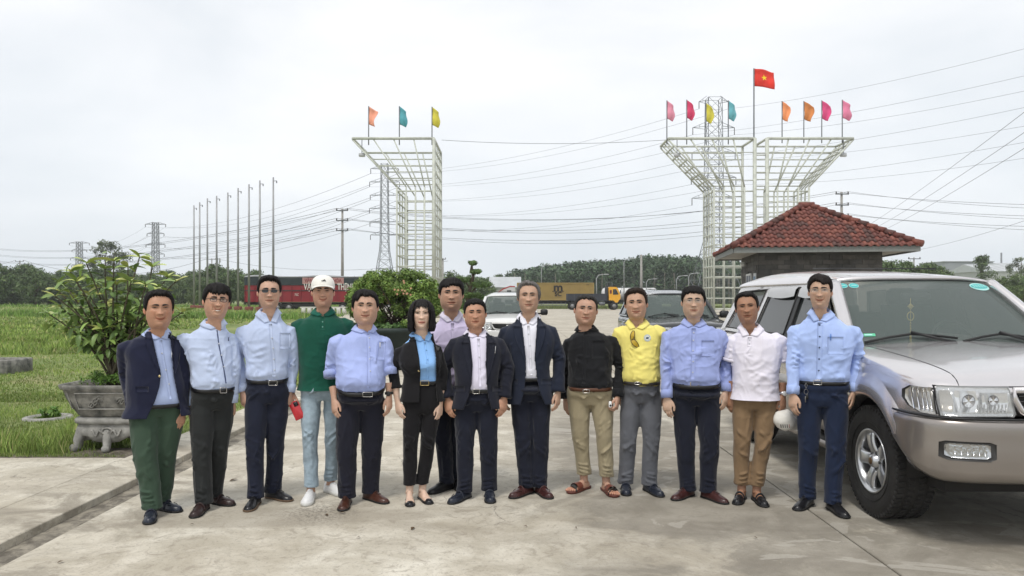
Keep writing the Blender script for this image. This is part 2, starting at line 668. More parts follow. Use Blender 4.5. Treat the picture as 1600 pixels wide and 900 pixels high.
def blades(n, xr, yr, h, w, seed, mask=None):
 rs = np.random.RandomState(seed)
 y = yr[0] + (yr[1] - yr[0]) * rs.rand(n) ** 1.5
 x0 = np.maximum(-.86 * y - 3, xr[0])
 x = x0 + (xr[1] - x0) * rs.rand(n)
 if mask is not None:
  k = mask(x, y, rs)
  x, y = x[k], y[k]
 n = len(x)
 z = lawn_h(x, y)
 P = np.stack([x * .8, y * .8, x * 0], 1)
 dens = fbm(P, 9, 3)
 hh = h * (.5 + rs.rand(n)) * (1 + .7 * dens)
 a = rs.rand(n) * PI
 ww = w * (.6 + .8 * rs.rand(n))
 lean = (rs.rand(n, 2) - .5) * hh[:, None] * 1.1
 A = np.stack([x - np.cos(a) * ww, y - np.sin(a) * ww, z - .01], 1)
 B = np.stack([x + np.cos(a) * ww, y + np.sin(a) * ww, z - .01], 1)
 C = np.stack([x + lean[:, 0], y + lean[:, 1], z + hh], 1)
 V = np.stack([A, B, C], 1).reshape(-1, 3)
 F = np.arange(3 * n).reshape(-1, 3)
 base = np.array([.22, .30, .075])
 dry = np.array([.36, .35, .15])
 dark = np.array([.13, .20, .05])
 r = rs.rand(n, 1)
 col = base * (.7 + .6 * rs.rand(n, 1))
 col = np.where(r > .90, dry, col)
 col = np.where(r < .18, dark, col)
 col = col * (1 + .55 * dens[:, None])
 return V, F, np.repeat(col, 3, 0)
M_BLADE = mat('grass_blade', (1, 1, 1), .7, tint=True, spec=.2)
parts, cols = [], []
for args in ((76000, (-12, -3.80), (7.22, 12), .036, .0045, 1), (60000, (-26, -3.80), (11, 28), .045, .010, 2),
    (50000, (-95, -16.5), (26, 120), .11, .045, 3), (12000, (-20, -3.80), (20, 30), .14, .02, 5)):
 V, F, c = blades(*args)
 parts.append((V, F))
 cols.append(c)
rs_ = np.random.RandomState(8)
V, F, c = blades(26000, (-95, -14), (50, 110), .36, .06, 12, lambda x, y, r: (np.abs(y - 62 - 5 * np.sin(x * .08)) < 5) | (y > 98))
parts.append((V, F))
cols.append(c * np.array([.75, .9, .8]))
V, F, c = blades(9000, (-9.5, -3.9), (7.30, 8.6), .13, .006, 15, lambda x, y, r: fbm(np.stack([x * 1.3, y * 1.3, x * 0], 1), 5, 2) > .05)
parts.append((V, F))
cols.append(c)
mk('grass', join(parts), M_BLADE, None, smooth=False, kind='stuff', colors=np.vstack(cols), label='short green grass of the field left of the people')
M_DEAD = mat('dead_leaf', (.075, .045, .022), .8, var=.4, vscale=30)
for (px, py, s) in ((365, 751, 1.4), (38, 803, 1.3), (645, 827, 1.0), (821, 824, .5), (300, 821, .5), (900, 826, .4), (560, 842, .5), (1180, 842, .5), (510, 806, .8), (535, 803, .9), (700, 752, .6), (95, 880, .7)):
 d = GD(py)
 c = W(px, py, d)
 a = RNG.uniform(0, 6)
 V = []
 for t in np.linspace(0, 1, 6):
  w = .013 * s * math.sin(PI * min(1, t * .95 + .03))
  for q in (-1, 1):
   x, y = (t - .5) * .06 * s, q * w
   V.append((c.x + x * math.cos(a) - y * math.sin(a), c.y + x * math.sin(a) + y * math.cos(a), (.05 if c.x < -3.7 else .006) + .008 * math.sin(t * 3)))
 near = 'left of the people' if px < 350 else ('in front of the left men' if px < 600 else ('in front of the suits' if px < 850 else 'in front of the right men'))
 o = mk('fallen_leaf', (np.array(V), [(2 * i, 2 * i + 1, 2 * i + 3, 2 * i + 2) for i in range(5)]), M_DEAD, None)
 tag(o, 'dead brown leaf on the concrete ' + near + (', further forward' if py > 818 else ', close to the feet'), 'leaf', 'dead leaves on the concrete')
# GATE TOWERS
M_STEEL = mat('painted_steel', (.50, .52, .46), .5, 0, var=.18, vscale=3)
M_GALV = mat('galvanised', (.15, .16, .17), .5, .4, var=.2, vscale=2)
M_POLE = mat('pole_concrete', (.30, .29, .27), .85, var=.15, vscale=4)
M_WIRE = mat('wire_black', (.085, .088, .092), .7)
def bar(a, b, w, h=None):
 """square section bar between two points"""
 a, b = Vector(a), Vector(b)
 d = (b - a)
 L_ = d.length
 q = Vector((0, 0, 1)).rotation_difference(d.normalized()) if L_ else None
 h = h or w
 V, F = box((0, 0, L_ / 2), (w, h, L_))
 V = V @ np.array(q.to_matrix()).T + np.array(a)
 return V, F
def gate_tower(label, xi, s, d, dp, wcol=3.1, cant=3.6, H=14.55, hlow=10.6, inner=True):
 """xi: inner edge of the column, s: -1 the cantilever points to -x"""
 root = thing('gate_tower', label, 'tower', (xi + s * wcol / 2, d + dp / 2, 0), 'lattice gate towers')
 xo = xi + s * wcol
 xc = xo + s * cant
 y0, y1 = d, d + dp
 posts, horiz, slope, top = [], [], [], []
 mk('corner_post', bar((xi, y0, 0), (xi, y0, H), .24), M_STEEL, root)
 mk('corner_post', bar((xi, y1, 0), (xi, y1, H), .18), M_STEEL, root)
 for (x, y, h_) in ((xo, y0, hlow), (xo, y1, hlow)):
  mk('corner_post', bar((x, y, 0), (x, y, h_), .13), M_STEEL, root)
 for k in (1, 2, 3):
  x = xi + s * wcol * k / 4
  for y in (y0, y1):
   hh_ = hlow + 0
   mk('post', bar((x, y, 0), (x, y, hh_ + .0), .11), M_STEEL, root)
 for k in (1, 2, 3):
  y = y0 + dp * k / 4
  for x, h_ in ((xo, hlow), (xi, H))[:2 if inner else 1]:
   mk('post', bar((x, y, 0), (x, y, h_), .11), M_STEEL, root)
 z = .7
 while z < H - .3:
  if z < hlow + .2:
   for y in (y0, y1):
    mk('rail', bar((xi, y, z), (xo, y, z), .10), M_STEEL, root)
   mk('rail', bar((xo, y0, z), (xo, y1, z), .10), M_STEEL, root)
  if inner:
   mk('rail', bar((xi, y0, z), (xi, y1, z), .10), M_STEEL, root)
  z += .87
 for y in (y0, y1):
  mk('top_beam', bar((xi, y, H), (xc, y, H), .19 if y == y0 else .13), M_STEEL, root)
 mk('top_beam', bar((xc, y0, H), (xc, y1, H), .15), M_STEEL, root)
 mk('top_beam', bar((xi, y0, H), (xi, y1, H), .15), M_STEEL, root)
 for k in range(5):
  y = y0 + dp * k / 4
  mk('sloping_strut', bar((xc, y, H - .12), (xo, y, hlow), .12 if k in (0, 4) else .09), M_STEEL, root)
 n = 7
 for k in range(1, n):
  f = k / n
  x, zz = xc + (xo - xc) * f, H + (hlow - H) * f
  mk('rail', bar((x, y0, zz), (x, y1, zz), .10), M_STEEL, root)
  mk('rail', bar((x, y1, zz), (xi, y1, zz), .09), M_STEEL, root)
  if k % 2 == 0:
   mk('rail', bar((x, y0, zz), (xi, y0, zz), .06), M_STEEL, root)
 for k in (1, 2, 3):
  f = k / 4
  mk('strut', bar((xc + (xi - xc) * f, y1, H), (xo + (xi - xo) * f, y1, hlow), .11), M_STEEL, root)
  mk('strut', bar((xc + (xi - xc) * f, y0, H), (xo + (xi - xo) * f, y0, hlow), .10), M_STEEL, root)
 for k in (0,):
  c = (xc + (xo - xc) * .2, y0 + .2, H - 1.3)
  mk('floodlight', bbox(c, (.5, .25, .3), .04), mat('lamp_case', (.45, .46, .47), .4), root)
  mk('bracket', bar((c[0], c[1], c[2]), (c[0], c[1], H), .05), M_GALV, root)
 mk('footing', bbox((xi + s * wcol / 2, (y0 + y1) / 2, .2), (wcol + .8, dp + .8, .4), .05), M_CON, root)
 return root
tl = gate_tower('pale lattice steel gate tower standing alone on the left', -6.34, -1, 60, 6.0, 3.0, 3.6)
t2 = gate_tower('pale lattice gate tower reaching left, in front of the tall pylon', 19.7, -1, 60, 3.2, 3.3, 3.7, inner=False)
t3 = gate_tower('pale lattice gate tower reaching right, behind the red tiled roof', 20.7, 1, 60, 3.2, 3.4, 3.6, inner=False)
for (a, b) in (((19.7, 60, z), (20.7, 60, z)) for z in np.arange(2, 13.5, 1.4)):
 mk('tie', bar(a, b, .09), M_STEEL, t3)
# flags
def flag(px, ptop, pbase, col, label, big=False, w=12, h=28, d=60.0):
 a, b = W(px, pbase, d), W(px, ptop, d)
 t = thing('flag', label, 'flag', tuple(a), None if big else 'coloured pennants on the gate towers')
 mk('pole', tube([a - Vector((0, 0, .5)), a, b], .045 if not big else .06, 8), M_GALV, t)
 n, m = 12, 10
 sc = d / FPX
 rs = random.Random(int(px))
 ph = rs.uniform(0, 6)
 V = []
 for i in range(n):
  v = i / (n - 1)
  for j in range(m):
   u = j / (m - 1)
   if big:
    x = u * w * sc
    z = -(v * h * .82 + u * h * .12) * sc + .10 * math.sin(u * 5) * u
   else:
    x = u * w * sc * (1 - .25 * v * (1 if rs.random() < 2 else 0)) * (1 - .2 * math.sin(v * 5 + ph) * u)
    z = -(v * h + u * h * .30 * (1 - v * .5)) * sc
   y = .12 * math.sin(u * 5 + v * 2.5 + ph) * u + .05 * math.sin(v * 7)
   V.append((b.x + .04 + x, b.y + y, b.z - .02 + z))
 o = mk('cloth', (np.array(V), grid_faces(n, m, False)), col, t)
 s = o.modifiers.new('t', 'SOLIDIFY')
 s.thickness = .01
 if big:
  V = []
  c = (15.5, 13.0)
  for k in range(10):
   r = 5.0 if k % 2 == 0 else 2.0
   an = PI / 2 + k * PI / 5 + .15
   xx, zz = c[0] + r * math.cos(an), c[1] - r * math.sin(an) + c[0] / w * h * .10
   u = xx / w
   v = (zz / h - u * .12) / .82
   y = .12 * math.sin(u * 5 + v * 2.5 + ph) * u + .05 * math.sin(v * 7)
   V.append((b.x + .04 + xx * sc, b.y + y - .02, b.z - .02 - zz * sc + .10 * math.sin(u * 5) * u))
  cc = np.array(V).mean(0)
  mk('star', (np.vstack([V, cc]), [(k, (k + 1) % 10, 10) for k in range(10)]), mat('star_yellow', (.85, .62, .02), .8), t)
 return t
def fl(n, c):
 return mat('flag_' + n, c, .85, var=.12, vscale=2, sheen=.2)
flag(576, 166, 217, fl('salmon', (.85, .36, .24)), 'salmon pennant leftmost on the standalone gate tower')
flag(624, 166, 217, fl('teal', (.09, .36, .42)), 'teal pennant in the middle of the standalone gate tower')
flag(675, 167, 217, fl('yellow', (.62, .55, .06)), 'yellow pennant above the standalone gate tower')
flag(1042, 157, 216, fl('pale_pink', (.75, .28, .38)), 'pale pink pennant at the left tip of the paired towers')
flag(1073, 156, 216, fl('crimson', (.66, .05, .14)), 'crimson pennant second from the left on the paired towers')
flag(1103, 161, 216, fl('yellow', (.62, .55, .06)), 'yellow pennant in front of the tall pylon top')
flag(1138, 157, 216, fl('sky', (.14, .42, .48)), 'blue-green pennant left of the big red flag')
flag(1178, 107, 214, fl('red', (.70, .035, .02)), 'large red flag with a yellow star on the tallest pole', True, 31, 33)
flag(1222, 158, 214, fl('orange', (.85, .30, .12)), 'light orange pennant right of the big red flag')
flag(1256, 158, 214, fl('rust', (.62, .22, .06)), 'dark orange pennant beside the light orange one', w=15)
flag(1284, 157, 214, fl('magenta', (.70, .07, .22)), 'magenta pennant second from the right', w=14)
flag(1316, 156, 214, fl('pink', (.75, .22, .36)), 'pink pennant at the right tip of the paired towers', w=15)
# GUARD HOUSE
def guard_house():
 O = Vector((8.72, 21.9, 0))
 rz = math.radians(-9)
 root = thing('guard_house', 'small dark stone guard house with a red tiled hip roof', 'building', tuple(O))
 R = Matrix.Rotation(rz, 4, 'Z')
 M = Matrix.Translation(O) @ R
 hx, hy = 1.62, 1.55           # wall half sizes
 EX, EY = 2.36, 2.15           # eave half sizes
 ze, zp = 2.86, 4.27
 slate = mat('slate', (.078, .075, .070), .8, var=.35, vscale=3.0, bump=.004, bscale=40)
 s2 = mat('slate_light', (.098, .092, .086), .8, var=.3, vscale=3.0, bump=.004, bscale=40)
 s3 = mat('slate_dark', (.068, .066, .064), .8, var=.3, vscale=3.0, bump=.004, bscale=40)
 slates = (slate, s2, s3)
 mk('wall', xf(box((0, 0, ze / 2), (2 * hx, 2 * hy, ze)), M), s3, root, smooth=False)
 bm_, n_ = [], 0
 me_cache = {}
 low = []
 for face in ('front', 'left'):
  half = hx if face == 'front' else hy
  z = .02
  row = 0
  while z < ze - .16:
   x = -half + (0 if row % 2 else -.17)
   while x < half:
    x0, x1 = max(x, -half), min(x + .34, half)
    x += .34
    if x1 - x0 < .05:
     continue
    if face == 'left' and (-.55 < (x0 + x1) / 2 + .1 < .35) and .75 < z < 2.35:
     continue
    t_ = RNG.choice((.018, .024, .030))
    cx, w = (x0 + x1) / 2, x1 - x0 - .008
    if face == 'front':
     v = box((cx, -hy - t_ / 2 + .002, z + .066), (w, t_, .122))
    else:
     v = box((-hx - t_ / 2 + .002, cx, z + .066), (t_, w, .122))
    if z > 1.55 and n_ < 285:
     mk('slate_block', xf(v, M), RNG.choice(slates), root, smooth=False)
     n_ += 1
    else:
     low.append(xf(v, M))
   z += .131
   row += 1
 mk('lower_cladding', join(low), slate, root, smooth=False, kind='stuff')
 mk('soffit', xf(box((0, 0, ze + .02), (2 * EX - .1, 2 * EY - .1, .05)), M), mat('soffit', (.35, .34, .32), .8), root, smooth=False)
 fm = mat('fascia', (.20, .21, .20), .7, var=.15)
 for (c, s_) in (((0, -EY, ze + .03), (2 * EX, .05, .15)), ((0, EY, ze + .03), (2 * EX, .05, .15)), ((-EX, 0, ze + .03), (.05, 2 * EY - .06, .146)), ((EX, 0, ze + .03), (.05, 2 * EY - .06, .146))):
  mk('fascia', xf(box(c, s_), M), fm, root, smooth=False)
 rb = 0.02
 apex_l, apex_r = -.12, .12    # tiny ridge
 V = [(-EX, -EY, ze + .10), (EX, -EY, ze + .10), (EX, EY, ze + .10), (-EX, EY, ze + .10), (apex_l, 0, zp), (apex_r, 0, zp)]
 roof = mk('roof', xf((np.array(V), [(0, 1, 5, 4), (1, 2, 5), (2, 3, 4, 5), (3, 0, 4), (3, 2, 1, 0)]), M), mat('roof_deck', (.10, .03, .022), .9), root, smooth=False)
 tm = [mat('tile_' + k, c, .62, var=.35, vscale=5, bump=.003, bscale=30, spec=.4) for k, c in
   (('a', (.150, .048, .036)), ('b', (.120, .042, .034)), ('c', (.185, .064, .046)), ('d', (.085, .040, .034)))]
 TW, TL = .192, .255
 def tile_mesh(m_):
  prof = []
  for k in range(9):
   u = k / 8
   h = .040 * math.sin(PI * min(1, u / .62)) if u < .62 else -.014 * math.sin(PI * (u - .62) / .38)
   prof.append((u * TW * 1.02, h))
  V, F = [], []
  for (l, dz) in ((0, .030), (-TL * 1.12, -.002)):
   for (x, h) in prof:
    V.append((x, -l, h + dz))
  for k in range(8):
   F.append((k, k + 1, 9 + k + 1, 9 + k))
  o = len(V)
  for (x, h) in prof:
   V.append((x, 0, h + .012))
  for k in range(8):
   F.append((o + k, o + k + 1, k + 1, k))
  me = mesh_data('roof_tile', np.array(V), F, True)
  me.materials.append(m_)
  return me
 tmesh = [tile_mesh(m_) for m_ in tm]
 rest = []
 count = 0
 slopes = [('front', (-EX, -EY), (EX, -EY), 0, EY), ('left', (-EX, EY), (-EX, -EY), -PI / 2, EX), ('right', (EX, -EY), (EX, EY), PI / 2, EX), ('back', (EX, EY), (-EX, EY), PI, EY)]
 for nm, p0, p1, ang, run in slopes:
  p0, p1 = Vector((*p0, 0)), Vector((*p1, 0))
  ex = (p1 - p0).normalized()
  ln = (p1 - p0).length
  inw = Vector((-ex.y, ex.x, 0))
  rise = zp - (ze + .10)
  sl = math.hypot(run, rise)
  up = (inw * run + Vector((0, 0, rise))).normalized()
  nrm = ex.cross(up)
  nrow = int(sl / TL)
  for r in range(nrow + 1):
   f = r * TL / sl
   if f > .97:
    break
   half = ln / 2 * (1 - f) + .05
   k0 = int(-half / TW) - 1
   for k in range(k0, int(half / TW) + 2):
    xc_ = k * TW
    f2 = (r + .5) * TL / sl
    if abs(xc_ + TW / 2) > ln / 2 * (1 - f2) + .03:
     continue
    base = p0 + ex * (ln / 2 + xc_) + up * (r * TL - .06) + Vector((0, 0, ze + .10)) + nrm * .022
    Rm = Matrix((ex, up, nrm)).transposed().to_4x4()
    Mt = M @ Matrix.Translation(base) @ Rm
    if nm in ('front', 'left') and count < 300:
     o = bpy.data.objects.new('roof_tile', tmesh[RNG.choices((0, 1, 2, 3), (5, 4, 3, 2))[0]])
     COL.objects.link(o)
     o.parent = roof
     ORG[o.name] = ORG[roof.name]
     M2 = Mt.copy()
     M2.translation = Mt.translation - O
     o.matrix_basis = M2
     count += 1
    else:
     me = tmesh[0]
     Vv = np.array([tuple(Mt @ v.co) for v in me.vertices])
     rest.append((Vv, [tuple(p.vertices) for p in me.polygons]))
 mk('further_tiles', join(rest), tm[0], roof, kind='stuff')
 caps = []
 for (cx_, cy_, ax) in ((-EX, -EY, apex_l), (EX, -EY, apex_r), (EX, EY, apex_r), (-EX, EY, apex_l)):
  a = Vector((cx_ * 1.02, cy_ * 1.02, ze + .14))
  b = Vector((ax, 0, zp + .05))
  n = int((b - a).length / .26)
  for k in range(n):
   q0, q1 = a.lerp(b, k / n), a.lerp(b, (k + 1.12) / n)
   v = tube([q0 + Vector((0, 0, .012)), q1 - Vector((0, 0, .012))], [.092, .078], 12)
   if cy_ < 0 or cx_ < 0:
    mk('ridge_cap', xf(v, M), RNG.choice(tm), roof)
   else:
    caps.append(xf(v, M))
 mk('further_ridge', join(caps), tm[1], roof, kind='stuff')
 mk('ridge_cap', xf(tube([(-.22, 0, zp + .06), (.22, 0, zp + .06)], .10, 12), M), tm[0], roof)
 wm = mat('window_white', (.62, .63, .62), .5)
 gm = mat('window_blue', (.015, .05, .16), .12, coat=.4)
 fr = mk('window', xf(join([box((-hx - .03, -.1, 1.55), (.05, .06, 1.5)), box((-hx - .03, .33, 1.55), (.05, .06, 1.5)), box((-hx - .03, -.53, 1.55), (.05, .06, 1.5)),
        box((-hx - .03, -.1, 2.28), (.052, .8, .06)), box((-hx - .03, -.1, 1.9), (.048, .8, .05)), box((-hx - .03, -.1, .82), (.052, .8, .06))]), M), wm, root, smooth=False)
 mk('sill', xf(box((-hx - .06, -.1, .76), (.14, 1.0, .06)), M), wm, fr, smooth=False)
 for (c0, w0, z0, h0, mm) in ((.115, .37, 2.09, .32, gm), (-.315, .37, 2.09, .32, gm), (.115, .37, 1.36, 1.03, mat('pane_pale', (.30, .34, .36), .1, coat=.4)), (-.315, .37, 1.36, 1.03, mat('pane_pale', (0, 0, 0)))):
  mk('pane', xf(box((-hx - .02, c0, z0), (.012, w0, h0)), M), mm, fr, smooth=False)
 sg = mk('notice', xf(box((-hx - .045, -1.22, 1.98), (.02, .42, .62)), M), mat('notice_white', (.55, .57, .58), .6), root, smooth=False)
 mk('notice_print', xf(box((-hx - .057, -1.22, 2.02), (.004, .30, .36)), M), mat('notice_blue', (.12, .22, .34), .6), sg, smooth=False)
 mk('lamp', xf(lathe([(.001, .06), (.06, .05), (.09, 0), (.06, -.06), (.001, -.08)], (-hx - .15, -.55 + .8, 2.62), 14), M), mat('lamp_white', (.6, .6, .58), .4), root)
guard_house()
# PYLONS, POLES, WIRES
def pylon(label, px, ptop, d, arms, bw=9.0, tw=1.6, waist=.42, col=None, kk=1.0):
 """arms: list of (height fraction, half length)"""
 top = W(px, ptop, d)
 H = top.z
 root = thing('pylon', label, 'pylon', (top.x, d, 0), 'power pylons')
 th = .0006 * d * kk
 nlev = 16
 zs_ = [H * (1 - (1 - i / nlev) ** 1.0) for i in range(nlev + 1)]
 def hw(z):
  f = z / H
  if f < waist:
   return (bw + (tw * 1.25 - bw) * (f / waist)) / 2
  return (tw * 1.25 + (tw - tw * 1.25) * (f - waist) / (1 - waist)) / 2
 P = []
 cs = ((-1, -1), (1, -1), (1, 1), (-1, 1))
 def pt(c, z):
  return Vector((top.x + c[0] * hw(z), d + c[1] * hw(z), z))
 for i in range(nlev):
  for k, c in enumerate(cs):
   c2 = cs[(k + 1) % 4]
   P.append(bar(pt(c, zs_[i]), pt(c, zs_[i + 1]), th * 1.5))
   P.append(bar(pt(c, zs_[i]), pt(c2, zs_[i + 1]), th * .8))
   P.append(bar(pt(c2, zs_[i]), pt(c, zs_[i + 1]), th * .8))
   P.append(bar(pt(c, zs_[i + 1]), pt(c2, zs_[i + 1]), th * .8))
 mk('lattice', join(P), col or M_GALV, root, smooth=False)
 tips = []
 for (f, al) in arms:
  z = H * f
  for s in (-1, 1):
   tip = Vector((top.x + s * (al + hw(z)), d, z))
   A = [bar((top.x + s * hw(z), d - hw(z), z), tip, th), bar((top.x + s * hw(z), d + hw(z), z), tip, th), bar((top.x + s * hw(z), d, z + H * .028), tip, th),
     bar((top.x + s * (hw(z) + al * .5), d, z + H * .014), (top.x + s * (hw(z) + al * .5), d, z), th * .8)]
   arm = mk('arm', join(A), col or M_GALV, root, smooth=False)
   q = tip - Vector((0, 0, H * .035))
   mk('insulator', tube([tip, q], th * 1.1, 6), mat('insulator', (.06, .05, .045), .5), arm)
   tips.append(q)
 return tips
arms7 = [(.965, 3.4), (.86, 3.6), (.76, 3.4), (.66, 3.6), (.56, 3.4), (.46, 3.2)]
arms7l = [(.965, 3.3), (.87, 3.6), (.775, 3.4), (.68, 3.6), (.585, 3.4), (.49, 3.2)]
T1 = pylon('tallest dark lattice pylon rising behind the paired gate towers', 1115, 154, 150, [(.985, 1.6), (.86, 2.8), (.74, 2.9), (.62, 3.0), (.52, 2.8)], bw=10.5, tw=2.7, waist=.30, kk=.8)
T2 = pylon('lattice pylon with six pairs of arms left of the standalone tower', 601, 256, 230, arms7l, bw=7.6, tw=2.0, waist=.40, kk=.72)
T3 = pylon('small far pylon above the potted plant', 243, 348, 420, [(.98, 4.5), (.86, 3.5), (.72, 4), (.60, 3.5)], bw=8, tw=2.5, kk=.8)
T4 = pylon('smallest pylon at the far left above the trees', 124, 378, 560, [(.98, 6), (.86, 4), (.72, 5), (.60, 4)], bw=8, tw=3, kk=.7)
WL = {}
def wire(A, B, sag, r, label=None):
 n = 18
 pts = []
 A, B = Vector(A), Vector(B)
 for i in range(n + 1):
  t = i / n
  p = A.lerp(B, t)
  p.z -= sag * 4 * t * (1 - t)
  pts.append(p)
 V = []
 d = (B - A)
 a = Vector((-d.y, d.x, 0)).normalized()
 for p, in zip(pts):
  rr = r
  V += [tuple(p + a * rr), tuple(p - a * rr), tuple(p + Vector((0, 0, rr * 1.6)))]
 F = []
 for i in range(n):
  for j in range(3):
   F.append((i * 3 + j, i * 3 + (j + 1) % 3, i * 3 + 3 + (j + 1) % 3, i * 3 + 3 + j))
 o = mk('power_cable', (np.array(V), F), M_WIRE, None)
 WL.setdefault(label, []).append(o)
 tag(o, label, 'cable', 'power cables across the sky')
for i in range(len(T1)):
 j = min(len(T2) - 1, i + (0 if i < 10 else 0))
 wire(T2[j], T1[i], 3.0, .026, 'high voltage cable linking the two tall pylons')
for i in range(8):
 wire(T3[i % len(T3)], T2[i], 6, .05, 'cable from the far pylon to the six-armed pylon')
 wire(T4[i % len(T4)], T3[i % len(T3)], 6, .05, 'thin far cable between the two small pylons')
for k, (y1) in enumerate((52, 98, 124, 150, 183, 208, 236)):
 wire(T1[min(k + 1, 9)], W(1720, y1 - 8, 90), 1.2, .021, 'cable rising right from the tallest pylon')
for (a, b) in ((T1[0], W(692, 219, 66)),):
 wire(W(1040, 219, 61), W(690, 219, 61), .3, .018, 'thin level cable strung between the gate towers')
def util_pole(label, px, ptop, d, arms=3, w=1.5, r=.16):
 t0 = W(px, ptop, d)
 root = thing('utility_pole', label, 'utility pole', (t0.x, d, 0), 'concrete utility poles')
 mk('shaft', tube([(t0.x, d, -.1), (t0.x, d, t0.z)], [r * 1.35, r * .8], 10), M_POLE, root)
 tips = []
 for k in range(arms):
  z = t0.z - .25 - k * 1.25
  mk('crossarm', box((t0.x, d - .15, z), (w, .12, .12)), M_GALV, root, smooth=False)
  for s in (-1, 1):
   q = (t0.x + s * w * .45, d - .15, z + .26)
   mk('insulator', lathe([(.02, -.22), (.07, -.2), (.09, -.1), (.05, -.06), (.09, -.02), (.03, .04)], q, 8), mat('insulator', (.06, .05, .045), .5), root)
   tips.append(Vector(q))
 return tips
U1 = util_pole('concrete utility pole left of the standalone gate tower', 535, 326, 92)
U2 = util_pole('utility pole rising behind the right side of the red roof', 1315, 300, 84)
U3 = util_pole('small utility pole behind the bushy planter tree', 692, 403, 130, 1, 1.0)
U4 = util_pole('small far utility pole at the left edge of the trees', 31, 407, 190, 2, 2.2)
U5 = util_pole('small far utility pole among the flagpoles', 331, 404, 200, 2, 2.2)
U6 = util_pole('thick concrete pole in front of the dark wood', 1002, 398, 118, 0, 1.0, .2)
U7 = util_pole('short pole with a crossarm above the silver roof', 1428, 402, 120, 1, 2.0, .12)
for i, (ya, yb) in enumerate(((380, 328), (389, 338), (398, 350))):
 wire(W(-60, ya + 1, 170), U1[i * 2], 3.2, .026, 'mains cable from the utility pole to the left edge')
 wire(W(-60, ya + 3, 170), U1[i * 2 + 1], 3.2, .022, 'mains cable from the utility pole to the left edge')
 wire(U1[i * 2], U2[i * 2], (2.3, 2.3, 2.2)[i], .024, 'mains cable between the two tall utility poles')
 wire(U1[i * 2 + 1], U2[i * 2 + 1], (2.2, 2.6, 2.6)[i], .020, 'mains cable between the two tall utility poles')
 wire(U2[i * 2], W(1720, (322, 340, 356)[i], 60), .35, .020, 'cable running right from the pole behind the roof')
 wire(U2[i * 2 + 1], W(1720, (330, 347, 364)[i], 60), .35, .018, 'cable running right from the pole behind the roof')
for (x0, y0, x1, y1) in ((1357, 352, 1640, 145), (1370, 355, 1640, 180), (1382, 359, 1640, 207)):
 wire(W(x0, y0, 62), W(x1, y1, 24), .15, .009, 'thin cable slanting up right over the red roof')
wire(W(1438, 390, 62), W(1640, 332, 40), .15, .010, 'lone thin cable slanting right below the others')
wire(W(690, 420, 120), W(420, 432, 160), 1, .025, 'low thin cable above the red trailer')
wire(W(-60, 408, 200), U4[0], 1.2, .04, 'short far cable at the left edge')
wire(U4[1], U5[0], 4, .045, 'far low cable behind the potted plant')
wire(U5[1], W(700, 408, 150), 2.5, .035, 'far low cable behind the flagpoles')
for lb, os_ in WL.items():
 if len(os_) > 1:
  os_.sort(key=lambda o_: -o_.data.vertices[30].co.z)
  for i, o_ in enumerate(os_):
   o_['label'] = lb + ', ' + ('topmost' if i == 0 else ('lowest' if i == len(os_) - 1 else ('second', 'third', 'fourth', 'fifth', 'sixth', 'seventh', 'eighth', 'ninth')[i - 1] + ' from the top'))
M_FP = mat('flagpole_steel', (.28, .285, .29), .45, .5, var=.2, vscale=1)
for i in range(9):
 f = i / 8
 d = 72 + 22 * f
 px_, py_ = ((427, 277), (406, 282), (389, 288), (372, 294), (356, 301), (338.5, 306), (324, 310), (312, 316), (303, 321))[i]
 t0 = W(px_, py_, d)
 ordn = ('tallest, nearest the red trailer', 'second from the red trailer end', 'third from the red trailer end', 'fourth, just left of the red trailer', 'middle one of the nine', 'fourth from the low left end', 'third from the low left end', 'second from the low left end', 'shortest, at the far left end')[i]
 root = thing('flagpole', 'bare grey flagpole, ' + ordn, 'flagpole', (t0.x, d, 0), 'row of bare flagpoles')
 mk('shaft', tube([(t0.x, d, 0), (t0.x, d, t0.z * .5), (t0.x, d, t0.z)], [.13, .11, .075], 10), M_FP, root)
 mk('pulley', join([bar((t0.x, d, t0.z - .35), (t0.x + .35, d, t0.z - .35), .05), box((t0.x + .33, d, t0.z - .45), (.08, .08, .22))]), M_GALV, root)
 mk('base', bbox((t0.x, d, .35), (.7, .7, .7), .05), mat('base_red', (.16, .05, .035), .8), root)
for px_, py_, d, lw_ in ((932, 430, 112, 'above the right end of the yellow container'), (1057, 432, 120, 'above the dark car, left of two'), (975, 405, 125, 'tallest, above the yellow cab lorry'), (1010, 437, 128, 'beside the thick concrete pole'), (1076, 428, 125, 'above the dark car, right of two'), (846, 415, 130, 'rising over the left half of the container')):
 t0 = W(px_, py_, d)
 root = thing('street_lamp', 'thin street lamp ' + lw_, 'street lamp', (t0.x, d, 0), 'street lamps before the wood')
 mk('post', tube([(t0.x, d, 0), (t0.x, d, t0.z - .5), (t0.x + .3, d, t0.z), (t0.x + 1.3, d, t0.z + .15)], [.10, .07, .06, .05], 8), mat('lamp_post', (.35, .36, .36), .5, .3), root)
 mk('head', bbox((t0.x + 1.5, d, t0.z + .13), (.7, .3, .12), .03), mat('lamp_head', (.45, .46, .46), .4), root)
t0 = W(342, 403, 300)
m_ = thing('mast', 'far slender telecom mast between the flagpoles', 'mast', (t0.x, 300, 0))
mk('shaft', join([bar((t0.x + a, 300 + b, 0), (t0.x + a * .5, 300 + b * .5, t0.z), .12) for a, b in ((-.6, -.5), (.6, -.5), (0, .7))] + [bar((t0.x - .5, 300, z), (t0.x + .5, 300, z + 1.2), .08) for z in np.arange(1, t0.z - 1, 1.6)]), M_GALV, m_, smooth=False)
